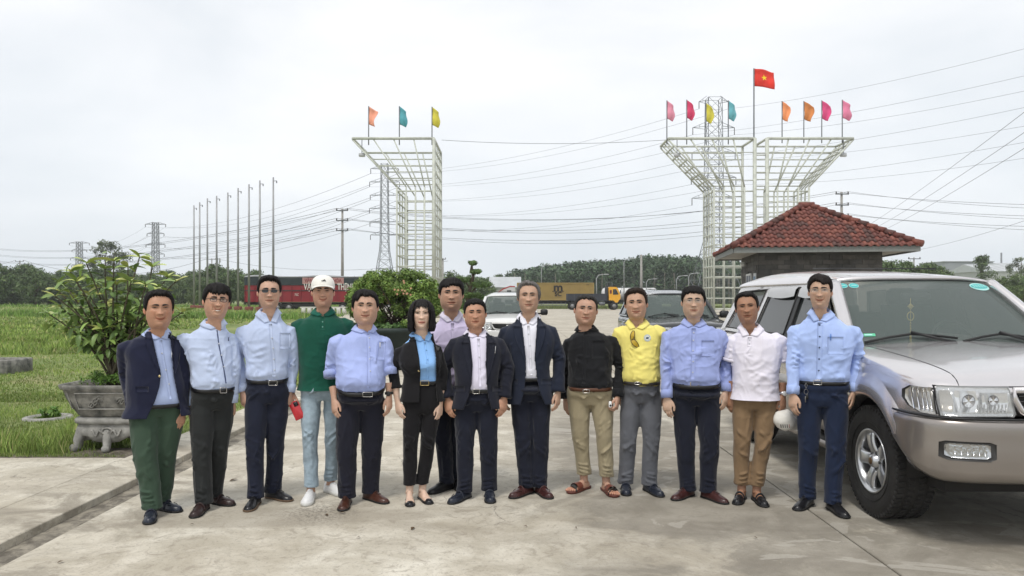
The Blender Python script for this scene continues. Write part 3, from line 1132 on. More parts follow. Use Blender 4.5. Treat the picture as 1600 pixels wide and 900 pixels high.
mk('antenna', join([box((t0.x + dx, 299.5, t0.z - 1 - dz), (.35, .3, 1.8)) for dx, dz in ((-.7, 0), (.7, 0), (0, 2.4))]), mat('antenna', (.5, .5, .5), .5), m_)
# FAR BUILDINGS
def shed(name, label, px0, px1, ytop, d, dep, col, roofcol, gable=0.0, cat='building', win=0, zb=0):
 a, b = W(px0, ytop, d), W(px1, ytop, d)
 w = b.x - a.x
 H = a.z
 root = thing(name, label, cat, ((a.x + b.x) / 2, d + dep / 2, 0))
 mk('wall', box(((a.x + b.x) / 2, d + dep / 2, H / 2), (w, dep, H)), col, root, smooth=False)
 g = gable
 V = [(a.x - .4, d - .4, H), (b.x + .4, d - .4, H), (b.x + .4, d + dep + .4, H), (a.x - .4, d + dep + .4, H), (a.x - .4, d + dep / 2, H + g), (b.x + .4, d + dep / 2, H + g)]
 if g:
  rf = mk('roof', (np.array(V), [(0, 1, 5, 4), (2, 3, 4, 5), (0, 4, 3), (1, 2, 5), (3, 2, 1, 0)]), roofcol, root, smooth=False)
 else:
  rf = mk('roof', box(((a.x + b.x) / 2, d + dep / 2, H + .15), (w + .8, dep + .8, .3)), roofcol, root, smooth=False)
 gl = mat('far_glass', (.07, .08, .09), .2)
 for i in range(win):
  x = a.x + w * (i + .5) / win
  mk('window', box((x, d - .05, H * .62), (w / win * .55, .12, H * .16)), gl, root, smooth=False)
 n = int(w / 3.0)
 for i in range(n + 1):
  if g and n < 60:
   mk('rib', bar((a.x + w * i / max(n, 1), d - .4, H + .03), (a.x + w * i / max(n, 1), d + dep / 2, H + g + .03), .08), roofcol, rf, smooth=False)
 return root
gw = mat('shed_grey', (.28, .30, .31), .7, var=.1, vscale=.3)
gr = mat('shed_roof', (.42, .44, .45), .6, var=.1, vscale=.5)
wl = mat('shed_pale', (.40, .41, .40), .7, var=.1, vscale=.3)
shed('warehouse', 'pale grey warehouse roof left of the tall grey-haired man', 766, 812, 449, 170, 14, wl, gr, 2.6)
shed('factory', 'long grey factory block above the windscreen of the silver car', 1476, 1552, 409, 330, 20, gw, gr, 0, win=14)
shed('factory', 'low pale factory hall at the right edge of the picture', 1540, 1700, 424, 260, 24, wl, gr, 3.0, win=0)
shed('factory', 'grey hall end standing above the pale hall', 1574, 1700, 415, 290, 20, gw, gr, 1.5)
t0 = W(1553, 396, 330)
o = mk('chimney', tube([(t0.x, 325, 0), (t0.x, 325, t0.z)], .35, 8), M_GALV, None)
tag(o, 'thin stack beside the long grey factory block', 'chimney')
wr = thing('barrier', 'low white painted barrier under the red trailer', 'barrier', (-18.5, 66, 0))
for k in range(16):
 mk('block', bbox((-18.6 + k * .52, 66, .45), (.34, .3, .5), .03), mat('barrier_white', (.55, .54, .50), .7, var=.2), wr)
mk('rail', box((-14.6, 66, .76), (8.6, .2, .12)), mat('barrier_white', (0, 0, 0)), wr, smooth=False)
# VEHICLES
M_GLASS = mat('car_glass', (.13, .16, .15), .03, 0, alpha=.60, spec=.6)  # grey-green base colour paints in a film of reflected sky
M_TINT = mat('tinted_glass', (.035, .040, .040), .03, 0, alpha=.93, spec=.7)
M_RUB = mat('black_rubber', (.014, .014, .014), .6)
M_TYRE = mat('tyre', (.022, .021, .020), .85, var=.35, vscale=14, bump=.002, bscale=60)
M_CHR = mat('chrome', (.75, .76, .77), .12, 1.0)
M_BLK = mat('black_plastic', (.012, .012, .013), .45)
M_INT = mat('car_interior', (.035, .037, .038), .8)
M_UNDER = mat('underbody', (.02, .019, .018), .9)
def paint(name, col, metal=.55, rough=.32, coat=.7):
 m = mat(name, col, rough, metal, coat=coat, var=.03, vscale=2)
 return m
def tyre_wheel(root, c, side, R=.400, w=.275, rimR=.222, M=None, detail=True, name='wheel', steer=0.0):
 """axle along x; side -1: outer face towards -x"""
 T = M @ Matrix.Translation(c) @ Matrix.Rotation(steer, 4, 'Z') @ Matrix.Rotation(PI / 2 * side, 4, 'Y')
 h = w / 2
 prof = [(rimR, -h * .86), (rimR + .02, -h * .92), (R * .80, -h * 1.02), (R * .92, -h * .97), (R * .975, -h * .84), (R * .985, -h * .5), (R * .988, 0), (R * .985, h * .5), (R * .975, h * .84), (R * .92, h * .97), (R * .80, h * 1.02), (rimR + .02, h * .92), (rimR, h * .86)]
 V, F = lathe(prof, n=64, cap=False)
 wh = mk(name, xf((V, F), T), M_TYRE, root, local=True)
 if detail:
  P = []
  nb = 58
  for k in range(nb):
   a = 2 * PI * k / nb
   for j, (z0, wz, off) in enumerate(((-h * .74, .050, 0), (-h * .27, .044, .5), (h * .27, .044, .2), (h * .74, .050, .7))):
    aa = a + off * 2 * PI / nb
    V, F = bbox((0, 0, 0), (.016, .030, wz), .004)
    Mx = Matrix.Rotation(aa, 4, 'Z') @ Matrix.Translation((R * (.992 if abs(z0) < h * .5 else .983), 0, z0)) @ Matrix.Rotation(.25 * (1 if j % 2 else -1), 4, 'X')
    P.append(xf((V, F), Mx))
   V, F = bbox((0, 0, 0), (.030, .026, .010), .003)
   for s_ in (-1, 1):
    P.append(xf((V, F), Matrix.Rotation(a, 4, 'Z') @ Matrix.Translation((R * .955, 0, s_ * h * .925))))
  mk('tread', xf(join(P), T), M_TYRE, wh, local=True, kind='stuff', smooth=False)
  for rr in (R * .70, R * .84):
   mk('sidewall_ring', xf(tube([(rr * math.cos(t), rr * math.sin(t), h * .985) for t in np.linspace(0, 2 * PI, 60, endpoint=False)], .0035, 6, closed=True), T), M_TYRE, wh, local=True)
 rm = mat('alloy', (.56, .57, .58), .28, .85)
 rd = mat('rim_dark', (.05, .05, .05), .6)
 prof = [(rimR * .99, -h * .8), (rimR * .93, -h * .6), (rimR * .90, h * .3), (rimR * .94, h * .72), (rimR * 1.02, h * .86), (rimR * 1.045, h * .93), (rimR * 1.0, h * .95), (rimR * .95, h * .86), (rimR * .90, h * .70), (rimR * .885, h * .2)]
 rim = mk('rim', xf(lathe(prof, n=48, cap=False), T), rm, wh, local=True)
 mk('brake_disc', xf(lathe([(.001, h * .05), (rimR * .80, h * .05), (rimR * .80, -h * .1)], n=32), T), rd, wh, local=True)
 sp = []
 for k in range(5):
  a = 2 * PI * k / 5 + .3
  pts_in, L_ = rimR * .20, rimR * .93
  rows = []
  for t in np.linspace(0, 1, 7):
   r = pts_in + (L_ - pts_in) * t
   wd = .034 + .012 * (1 - t) + .030 * t ** 3
   zt = h * (.62 + .10 * math.sin(t * PI)) + .02 * t
   rows.append([(r, -wd, zt - .034), (r, -wd, zt - .006), (r, -wd * .6, zt + .004), (r, 0, zt + .001), (r, wd * .6, zt + .004), (r, wd, zt - .006), (r, wd, zt - .034)])
  V, F = loft(rows)
  sp.append(xf((V, F), Matrix.Rotation(a, 4, 'Z')))
 for s_ in sp:
  mk('spoke', xf(s_, T), rm, wh, local=True)
 mk('hub', xf(lathe([(.001, h * .92), (.036, h * .92), (.044, h * .86), (.052, h * .70), (.062, h * .55), (.075, h * .3)], n=28), T), rm, wh, local=True)
 mk('hub_cap', xf(lathe([(.001, h * .945), (.024, h * .94), (.027, h * .915)], n=20), T), mat('hub_bronze', (.16, .10, .05), .4, .6), wh, local=True)
 for k in range(5):
  a = 2 * PI * k / 5 + .3 + PI / 5
  mk('wheel_nut', xf(lathe([(.001, h * .70), (.010, h * .70), (.012, h * .55)], n=8), T @ Matrix.Translation((.062 * math.cos(a), .062 * math.sin(a), 0))), rd, wh, local=True)
 return wh
def car(root, paint_up, paint_lo, paint_roof=None, S=(1, 1, 1), detail=True, grille_bars=5, dark_int=True):
 sx, sy, sz = S
 paint_roof = paint_roof or paint_up
 MS = Matrix.Diagonal((sx, sy, sz, 1))
 def put(name, VF, m_, par=root, **k):
  return mk(name, xf(VF, MS), m_, par, local=True, **k)
 YR = 4.02
 # lower body, station by station (half profile, mirrored)
 st = [-.800, -.792, -.775, -.745, -.70, -.64, -.56, -.46, -.34, -.2, 0, .2, .35, .5, .8, 1.2, 1.8, 2.4, 2.85, 3.2, 3.6, 3.85, 3.95, 4.0, YR]
 stf = []
 for a, b in zip(st[:-1], st[1:]):
  n = max(1, int((b - a) / .045))
  stf += [a + (b - a) * i / n for i in range(n)]
 stf.append(st[-1])
 def halfw(y):
  if y < -.30:
   u = min(1, max(0, (-.30 - y) / .50))
   return .965 - .20 * (1 - math.sqrt(max(0, 1 - u ** 2.6)))
  if y > 3.6:
   u = min(1, (y - 3.6) / .42)
   return .955 - .16 * (1 - math.sqrt(max(0, 1 - u ** 2.5)))
  return .965 - .01 * min(1, max(0, (y + .3) / 2))
 def topz(y):
  if y < .55:
   u = (y + .80) / 1.35
   return 1.065 + .155 * max(0, u) ** .62
  return 1.205
 def half_profile(y):
  w, zt = halfw(y), topz(y)
  nose = min(1, max(0, (-.62 - y) / .18))
  zt -= .075 * nose ** 2.2
  crown = .028
  P = [(0, zt + crown)]
  for u in (.15, .3, .45, .58):
   P.append((w * u, zt + crown * (1 - (u / .62) ** 2)))
  for a in np.linspace(0, 1, 9):
   an = a * PI / 2
   P.append((w * .66 + (w - .006 - w * .66) * math.sin(an), zt - .115 + .112 * math.cos(an) ** .8))
  P += [(w + .004, zt - .20), (w + .004, .86), (w + .002, .74), (w - .012, .60), (w - .035, .50), (w - .09, .445), (w * .5, .43), (0, .43)]
  return P
 rings = []
 for y in stf:
  hp = half_profile(y)
  full = [(x, z) for x, z in hp] + [(-x, z) for x, z in hp[-2:0:-1]]
  rings.append([(x, y, z) for x, z in full])
 R_ = np.array(rings)
 nst, npf = R_.shape[:2]
 V = R_.reshape(-1, 3)
 F = grid_faces(nst, npf)
 F = np.array(F)
 keep = np.ones(len(F), bool)
 side = np.abs(V[:, 0]) > .70
 for yc in (0, 2.85):
  r = np.hypot(V[:, 1] - yc, V[:, 2] - .40)
  ins = (r < .485) & side | ((np.abs(V[:, 1] - yc) < .47) & (V[:, 2] < .5) & side)
  keep &= ~(ins[F].sum(1) >= 3)
  mv = ins & (V[:, 2] > .45)
  rr = np.hypot(V[mv, 1] - yc, V[mv, 2] - .40)
  V[mv, 1] = yc + (V[mv, 1] - yc) * .485 / rr
  V[mv, 2] = .40 + (V[mv, 2] - .40) * .485 / rr
 F = [tuple(f) for f in F[keep]]
 o = len(V)
 c0, c1 = R_[0].mean(0), R_[-1].mean(0)
 V = np.vstack([V, c0, c1])
 for j in range(npf):
  F.append((o, j, (j + 1) % npf))
  b = (nst - 1) * npf
  F.append((o + 1, b + (j + 1) % npf, b + j))
 body = put('body', (V, F), paint_up)
 bv = bvh_of(V, F)
 def fpatch(rows, off, m=8, th=.004):
  """thin patch laid on the nose: rows of (x0, x1, z)"""
  A, B = [], []
  for x0, x1, z in rows:
   for k in range(m):
    x = x0 + (x1 - x0) * k / (m - 1)
    r = bvf.ray_cast(Vector((x, -3, z)), Vector((0, 1, 0)))
    if r[0] is None:
     r = bvf.find_nearest(Vector((x, -.8, z)))
    n = r[1]
    if n.y > 0:
     n = -n
    p = r[0] + n * off
    A.append(tuple(p))
    B.append(tuple(p - n * th))
  n = len(rows)
  F_ = grid_faces(n, m, False)
  o_ = n * m
  F_ += [tuple(i + o_ for i in f[::-1]) for f in grid_faces(n, m, False)]
  for i in range(n - 1):
   F_ += [((i + 1) * m, i * m, i * m + o_, (i + 1) * m + o_), (i * m + m - 1, (i + 1) * m + m - 1, (i + 1) * m + m - 1 + o_, i * m + m - 1 + o_)]
  for j in range(m - 1):
   e = (n - 1) * m
   F_ += [(j, j + 1, j + 1 + o_, j + o_), (e + j + 1, e + j, e + j + o_, e + j + 1 + o_)]
  return np.array(A + B), F_, A
 bvf = bv
 # hood shut line and fender line
 for s in (-1, 1):
  pts = []
  for y in np.linspace(-.76, .50, 26):
   u = (y + .76) / 1.26
   x = s * (.70 + .05 * u + .05 * math.exp(-u * 6))
   r = bv.ray_cast(Vector((x, y, 3)), Vector((0, 0, -1)))
   if r[0] is not None:
    pts.append(r[0] + Vector((0, 0, -.001)))
  put('shut_line', tube(pts, .0042, 6), M_BLK)
 r0 = [bv.ray_cast(Vector((x, -3, 1.030 - .012 * abs(x) ** 3)), Vector((0, 1, 0)))[0] for x in np.linspace(-.74, .74, 31)]
 put('shut_line', tube([p + Vector((0, -.001, 0)) for p in r0 if p], .0045, 6), M_BLK)
 for s in (-1, 1):
  for y in (.62, 1.78, 2.78):
   pts = [Vector((s * (halfw(y) + .006 - .012 * max(0, (.74 - z) / .3)), y + (.10 * max(0, (z - .9)) if y < 1 else 0), z)) for z in np.linspace(.52, 1.19, 10)]
   put('shut_line', tube(pts, .004, 6), M_BLK)
  for y in (1.55, 2.55):
   put('door_handle', bbox((s * (halfw(y) + .022), y, 1.04), (.03, .20, .032), .01), M_CHR, par=root)
  V_, F_ = [], None
  rows = []
  for y in np.linspace(.52, 2.34, 20):
   w = halfw(y)
   rows.append([(s * (w + .004), y, .86), (s * (w + .022), y, .84), (s * (w + .024), y, .74), (s * (w + .012), y, .60), (s * (w - .02), y, .48)])
  put('cladding', (np.array(rows).reshape(-1, 3), grid_faces(20, 5, False)), paint_lo)
  put('side_step', bbox((s * .93, 1.43, .40), (.20, 1.75, .045), .015), mat('step_rubber', (.05, .05, .048), .7))
  put('step_trim', bbox((s * 1.025, 1.43, .405), (.02, 1.76, .055), .006), paint_lo)
 # flares over the wheels
 for yc in (0, 2.85):
  for s in (-1, 1):
   rows = []
   a0, a1 = math.radians(-4 if yc > 1 else 2), math.radians(184 if yc > 1 else 150)
   for a in np.linspace(a0, a1, 44):
    ww = []
    ca, sa = math.cos(a), math.sin(a)
    ed = 1 - .0 * abs(ca)
    for r, dx in ((.640, -.004), (.610, .010), (.575, .026), (.530, .037), (.495, .036), (.478, .028), (.474, .0), (.476, -.10)):
     y, z = yc + r * ca * (1.0), .40 + r * sa
     w = halfw(max(-.78, y))
     zt = topz(y)
     if z > zt - .10:
      z = zt - .10 + (z - zt + .10) * .3
     lim = .02 * max(0, (.74 - z) / .3)
     ww.append((s * (w + dx - lim), y, z))
    rows.append(ww)
   put('wheel_flare', (np.array(rows).reshape(-1, 3), grid_faces(44, 8, False)), paint_up)
   rows = []
   for a in np.linspace(0, PI, 20):
    rows.append([(s * x, yc + .480 * math.cos(a), .40 + .478 * math.sin(a)) for x in (.93, .45)])
   put('wheel_well', (np.array(rows).reshape(-1, 3), grid_faces(20, 2, False)), M_UNDER)
   put('wheel_well', box((s * .45, yc, .62), (.02, .96, .5)), M_UNDER)
 put('underbody', box((0, 1.5, .42), (1.5, 4.2, .18)), M_UNDER, smooth=False)
 # bumper
 ctrl = [(-.990, -.40), (-.992, -.50), (-.975, -.62), (-.925, -.735), (-.83, -.815), (-.68, -.865), (-.4, -.893), (0, -.905)]
 ctrl = ctrl + [(-x, y) for x, y in ctrl[-2::-1]]
 cp = []
 for i in range(len(ctrl) - 1):
  p0, p1 = ctrl[max(i - 1, 0)], ctrl[i]
  p2, p3 = ctrl[i + 1], ctrl[min(i + 2, len(ctrl) - 1)]
  for k in range(6):
   t = k / 6
   cp.append(tuple(.5 * ((2 * p1[j]) + (-p0[j] + p2[j]) * t + (2 * p0[j] - 5 * p1[j] + 4 * p2[j] - p3[j]) * t * t + (-p0[j] + 3 * p1[j] - 3 * p2[j] + p3[j]) * t ** 3) for j in (0, 1)))
 cp.append(ctrl[-1])
 rows = []
 n = len(cp)
 for i, (x, y) in enumerate(cp):
  q0, q1 = cp[max(i - 1, 0)], cp[min(i + 1, n - 1)]
  tx, ty = q1[0] - q0[0], q1[1] - q0[1]
  l = math.hypot(tx, ty)
  nx, ny = ty / l, -tx / l
  sd_ = min(1, max(0, (y + .80) / .40))
  zb_ = .435 + .16 * sd_ ** 1.6
  row = []
  te = min(1, max(0, (y + .64) / .24)) ** 1.5
  for z, of in ((zb_, -.11), (zb_ + .006, -.04), (zb_ + .04, -.006), (zb_ + .08, .004), (.66 + .03 * sd_, .0), (.735, -.004), (.790, -.002), (.815, -.008), (.828, -.024), (.832, -.07)):
   ya = -math.sqrt(max(.01, .487 ** 2 - (z - .4) ** 2))
   row.append((x + nx * of, y + ny * of + te * (ya + .40), z))
  rows.append(row)
 BV = np.array(rows).reshape(-1, 3)
 BF = grid_faces(n, 10, False)
 bump_o = put('bumper', (BV, BF), paint_lo)
 put('bumper_seam', tube([(x * .988, y + .012, .838) for x, y in cp], .008, 6), M_BLK)
 bvf = bvh_of(BV, BF)
 v, f, A = fpatch([(-.36, .36, .655), (-.385, .385, .63), (-.385, .385, .575), (-.35, .35, .55)], .004, 12)
 put('air_intake', (v, f), M_BLK, bump_o)
 for s in (-1, 1):
  q = lambda a, b: (a, b) if s > 0 else (-b, -a)
  v, f, A = fpatch([(*q(.635, .860), .700), (*q(.60, .890), .688), (*q(.600, .893), .60), (*q(.635, .85), .582)], .004, 10)
  fo = put('fog_lamp_bezel', (v, f), mat('bezel', (.03, .029, .028), .5), bump_o)
  v, f, A = fpatch([(*q(.65, .845), .688), (*q(.635, .868), .678), (*q(.635, .868), .612), (*q(.66, .835), .600)], .009, 10)
  put('fog_lamp_lens', (v, f), mat('lamp_inner', (.50, .51, .52), .15, .9, bump=.004, bscale=45), fo)
  for k in range(6):
   x = s * (.67 + k * .030)
   v, f, A = fpatch([(x - .003, x + .003, .670), (x - .003, x + .003, .618)], .013, 3)
   put('lens_rib', (v, f), M_CHR, fo)
  bvf = bv
  rows_m = [(*q(.475, .868), 1.020), (*q(.472, .872), 1.000), (*q(.462, .870), .93), (*q(.445, .866), .868), (*q(.455, .862), .850)]
  v, f, A = fpatch([(a - .010, b + .010, z + (.010 if i == 0 else (-.010 if i == 4 else 0))) for i, (a, b, z) in enumerate(rows_m)], .003, 14)
  put('headlamp_gasket', (v, f), M_BLK)
  v, f, A = fpatch(rows_m, .006, 14)
  hl = put('headlight', (v, f), mat('lamp_inner', (0, 0, 0)))
  for (a, b, z0, z1, mm) in ((.49, .655, .885, .99, M_CHR), (.675, .80, .875, 1.0, M_CHR), (.812, .858, .875, 1.0, mat('lamp_amber', (.32, .30, .26), .2, .5))):
   v, f, A = fpatch([(*q(a, b), z1), (*q(a - .005, b + .005), (z0 + z1) / 2), (*q(a, b), z0)], .010, 8)
   put('reflector', (v, f), mm, hl)
  for k in range(9):
   x = s * (.50 + k * .022)
   v, f, A = fpatch([(x - .0025, x + .0025, .925), (x - .0025, x + .0025, .875)], .015, 3)
   put('lens_rib', (v, f), mat('rib_grey', (.25, .26, .27), .3, .5), hl)
  for (x, z, r) in ((.735, .945, .038), (.585, .950, .030)):
   h = bv.ray_cast(Vector((s * x, -3, z)), Vector((0, 1, 0)))[0]
   if h:
    put('bulb', xf(lathe([(.001, .004), (r * .5, .006), (r * .8, .012), (r, .022), (r * 1.08, .022)], n=20), Matrix.Translation((h.x, h.y - .002, h.z)) @ Matrix.Rotation(PI / 2, 4, 'X')), M_CHR, hl)
  v, f, A = fpatch(rows_m, .026, 14)
  put('lens', (v, f), mat('lamp_glass', (.85, .87, .88), .03, 0, alpha=.16, spec=.6), hl)
  rows_t = [(*q(.884, .938), 1.012), (*q(.886, .952), .98), (*q(.886, .957), .93), (*q(.884, .950), .885), (*q(.880, .925), .852)]
  v, f, A = fpatch([(a - .005, b + .004, z) for a, b, z in rows_t], .003, 10)
  put('corner_lamp_gasket', (v, f), M_BLK)
  v, f, A = fpatch(rows_t, .007, 10)
  tl_ = put('corner_lamp', (v, f), mat('lamp_corner', (.48, .47, .45), .12, .7, bump=.003, bscale=60))
  for k in range(5):
   x = s * (.892 + k * .012)
   v, f, A = fpatch([(x - .0015, x + .0015, 1.0), (x - .0015, x + .0015, .87)], .011, 3)
   put('lens_rib', (v, f), M_CHR, tl_)
  bvf = bvh_of(BV, BF)
 # grille
 gy = -.812
 out = [(-.455, 1.012), (.455, 1.012), (.448, .955), (.41, .885), (.35, .848), (.25, .838), (-.25, .838), (-.35, .848), (-.41, .885), (-.448, .955)]
 put('grille_back', prism([(x * .98, z) for x, z in out], gy + .002, gy + .03), M_BLK, smooth=False)
 grl = put('grille', tube([(x, gy - .012 + .02 * abs(x) ** 2, z) for x, z in out], .021, 10, closed=True), paint_up)
 for k in range(grille_bars):
  z = .985 - k * .14 / (grille_bars - 1 + .3) - .01
  w = .43 - max(0, (.93 - z)) * 1.1
  put('grille_bar', bbox((0, gy - .008, z), (2 * w, .020, .014), .004), M_BLK, grl)
 put('emblem', tube([(.055 * math.cos(t), gy - .028, .93 + .038 * math.sin(t)) for t in np.linspace(0, 2 * PI, 24, endpoint=False)], .006, 6, closed=True), M_CHR, grl)
 put('number_plate', box((0, -.915, .72), (.46, .012, .14)), mat('plate_white', (.6, .6, .58), .5), bump_o, smooth=False)
 # greenhouse
 def sx_(z):
  return .900 - (z - 1.19) * .335
 def side_poly(poly, t, inset, s):
  Vp = []
  for dt in (0, -t):
   for y, z in poly:
    Vp.append((s * (sx_(z) - inset + dt), y, z))
  n_ = len(poly)
  F_ = [tuple(range(n_)), tuple(range(2 * n_ - 1, n_ - 1, -1))] + [(i, (i + 1) % n_, n_ + (i + 1) % n_, n_ + i) for i in range(n_)]
  return np.array(Vp), F_
 YA = [(.50, 1.19), (1.16, 1.705)]
 for s in (-1, 1):
  wins = [[(.70, 1.225), (1.22, 1.655), (1.72, 1.675), (1.74, 1.225)], [(1.86, 1.225), (1.84, 1.675), (2.62, 1.675), (2.76, 1.225)], [(2.90, 1.225), (2.76, 1.675), (3.50, 1.66), (3.80, 1.225)]]
  for wp in wins:
   g_ = put('side_window', side_poly(wp, .004, .010, s), M_TINT, smooth=False)
   put('window_rubber', tube([(s * (sx_(z) + .002), y, z) for y, z in wp], .0095, 6, closed=True), M_RUB, g_)
  put('pillar', side_poly([(1.735, 1.2), (1.715, 1.69), (1.85, 1.69), (1.865, 1.2)], .03, -.001, s), M_BLK, smooth=False)
  put('pillar', side_poly([(2.75, 1.2), (2.61, 1.69), (2.77, 1.69), (2.91, 1.2)], .03, -.001, s), paint_up, smooth=False)
  put('rear_pillar', side_poly([(3.79, 1.19), (3.49, 1.66), (2.9, 1.69), (2.9, 1.735), (3.72, 1.70), (4.0, 1.19)], .04, -.001, s), paint_up, smooth=False)
  put('roof_rail', side_poly([(1.16, 1.66), (1.10, 1.705), (1.3, 1.745), (3.0, 1.745), (3.0, 1.672), (1.75, 1.672), (1.22, 1.652)], .05, -.001, s), paint_up, smooth=False)
  put('window_ledge', side_poly([(.50, 1.185), (.72, 1.228), (3.8, 1.228), (3.98, 1.185)], .05, -.001, s), paint_up, smooth=False)
  for w_i, (a, b) in enumerate(((1.30, 1.74), (1.84, 2.60))):
   rows = []
   for t in np.linspace(0, 1, 12):
    y = a + (b - a) * t
    rows.append([(s * (sx_(1.695) + .012), y, 1.70), (s * (sx_(1.66) + .034), y, 1.665), (s * (sx_(1.62) + .040), y, 1.600 - .02 * math.sin(t * PI))])
   put('rain_visor', (np.array(rows).reshape(-1, 3), grid_faces(12, 3, False)), mat('visor_silver', (.42, .42, .42), .25, .5, coat=.5))
  a0, a1 = Vector((s * .865, .47, 1.18)), Vector((s * .70, 1.17, 1.735))
  rows = []
  for t in np.linspace(0, 1, 12):
   c = a0.lerp(a1, t) + Vector((0, 0, .02 * math.sin(t * PI)))
   rows.append([c + Vector((s * .036, .055, -.012)), c + Vector((s * .030, .0, .006)), c + Vector((s * -.004, -.018, .012)), c + Vector((s * -.048, -.022, .004)), c + Vector((s * -.05, .03, -.03)), c + Vector((s * .0, .07, -.03))])
  put('windscreen_pillar', loft([[tuple(p) for p in r] for r in rows]), paint_up)
  if True:
   mc = Vector((s * 1.05, .72, 1.24))
   mr_ = put('mirror', bbox((s * 1.08, .70, 1.28), (.22, .10, .17), .035), M_BLK if not detail else paint_up)
   put('mirror_arm', bbox((s * .95, .72, 1.24), (.14, .06, .05), .01), M_BLK, mr_)
 nx_, nz_ = 22, 14
 WV = []
 def ws(u, t, off=0.0):
  hw_ = .838 - .158 * t
  x = u * hw_
  y = .445 + .70 * t + .115 * u * u + (-.03 * math.sin(t * PI))
  z = 1.195 + .545 * t + .012 * math.sin(t * PI) - .02 * u * u * (1 - t)
  return Vector((x, y - off * .62, z + off * .78))
 for i in range(nz_):
  for j in range(nx_):
   WV.append(tuple(ws(j / (nx_ - 1) * 2 - 1, i / (nz_ - 1))))
 wsc = put('windscreen', (np.array(WV), grid_faces(nz_, nx_, False)), M_GLASS)
 edge = [ws(-1 + 2 * k / 20, 1) for k in range(21)] + [ws(1, 1 - k / 12) for k in range(1, 12)] + [ws(1 - 2 * k / 20, 0) for k in range(21)] + [ws(-1, k / 12) for k in range(1, 12)]
 put('windscreen_rubber', tube(edge, .013, 8, closed=True), M_RUB, wsc)
 rows = []
 for u in np.linspace(-1, 1, 24):
  a = ws(u, 0)
  rows.append([tuple(a + Vector((0, .02, .004))), tuple(a + Vector((0, -.05, -.004))), (a.x, a.y - .10, topz(.5) + .012 - .05 * u * u)])
 put('cowl', (np.array(rows).reshape(-1, 3), grid_faces(24, 3, False)), M_BLK)
 for (x0, x1, zt) in ((-.72, -.02, .10), (.02, .68, .11)):
  a, b = ws(x0 / .83, .05, .02), ws(x1 / .83, .085, .025)
  mid = ws((x0 + x1) / 2 / .83, .135, .03)
  wp_ = put('wiper', tube([a, a.lerp(mid, .5) + Vector((0, 0, .006)), mid, mid.lerp(b, .5) + Vector((0, 0, .006)), b], .0105, 6), M_RUB)
  put('wiper_arm', tube([ws(x1 / .83 + .12, -.02, .02), mid + Vector((0, -.01, .016))], .0125, 6), M_BLK, wp_)
 ny = 40
 RV = []
 us = np.sin(np.linspace(-PI / 2, PI / 2, 31))
 for i in range(ny):
  t = i / (ny - 1)
  y0 = 1.13 + 2.64 * t
  for u in us:
   y = y0 + .10 * u * u * max(0, 1 - t * 3)
   zt = 1.765 + .115 * math.sin(min(1, t * 1.25 + .02) * PI / 2) ** .8 - .06 * max(0, (t - .75) / .25) ** 2
   z = 1.718 + (zt - 1.718) * max(0, 1 - abs(u) ** 3.6) ** .62
   RV.append((u * (.735 + .012 * math.sin(t * PI)), y, z))
 rf = put('roof', (np.array(RV), grid_faces(ny, len(us), False)), paint_roof)
 md = rf.modifiers.new('t', 'SOLIDIFY')
 md.thickness = .03
 md.offset = -1
 put('sunroof_line', tube([(-.42, 1.55, 1.857 * 1.0), (.42, 1.55, 1.857), (.42, 2.3, 1.888), (-.42, 2.3, 1.888)], .006, 6, closed=True), M_BLK, rf)
 put('tailgate', prism([(-.88, 1.15), (.88, 1.15), (.80, 1.24), (-.80, 1.24)], 3.96, 4.0), paint_up, smooth=False)
 put('rear_window', (np.array([(-.84, 3.99, 1.22), (.84, 3.99, 1.22), (.66, 3.74, 1.71), (-.66, 3.74, 1.71)]), [(0, 1, 2, 3)]), M_GLASS, smooth=False)
 # inside
 put('dashboard', bbox((0, .80, 1.13), (1.55, .42, .16), .05), M_INT)
 for s in (-1, 1):
  se = put('seat', loft([[(s * .36 + a * .25, 1.80 + b * .06 + t * .22, .95 + t * .56) for a, b in ((-1, -1), (-.6, -1.3), (.6, -1.3), (1, -1), (.8, 1), (-.8, 1))] for t in np.linspace(0, 1, 6)]), M_INT)
  put('headrest', loft([[(s * .36 + a * .13 * k, 2.05 + b * .05 * k, 1.50 + t * .18) for a, b in ((-1, -1), (0, -1.3), (1, -1), (1, 1), (-1, 1))] for t, k in ((0, .8), (.3, 1), (.75, 1), (1, .7))]), M_INT, se)
 put('rear_bench', bbox((0, 2.95, 1.12), (1.35, .18, .62), .08), M_INT)
 put('steering_wheel', tube([(.36 + .19 * math.cos(a), 1.16 + .07 * math.sin(a), 1.20 + .17 * math.sin(a)) for a in np.linspace(0, 2 * PI, 28, endpoint=False)], .016, 8, closed=True), M_BLK)
 put('rear_view_mirror', bbox((.02, 1.16, 1.60), (.26, .05, .075), .02), M_BLK)
 for yc in (0, 2.85):
  for s in (-1, 1):
   tyre_wheel(root, Vector((s * (.965 - .1375 - .012), yc, .40)), s, M=MS, detail=detail and yc == 0)
 return ws, put, wsc
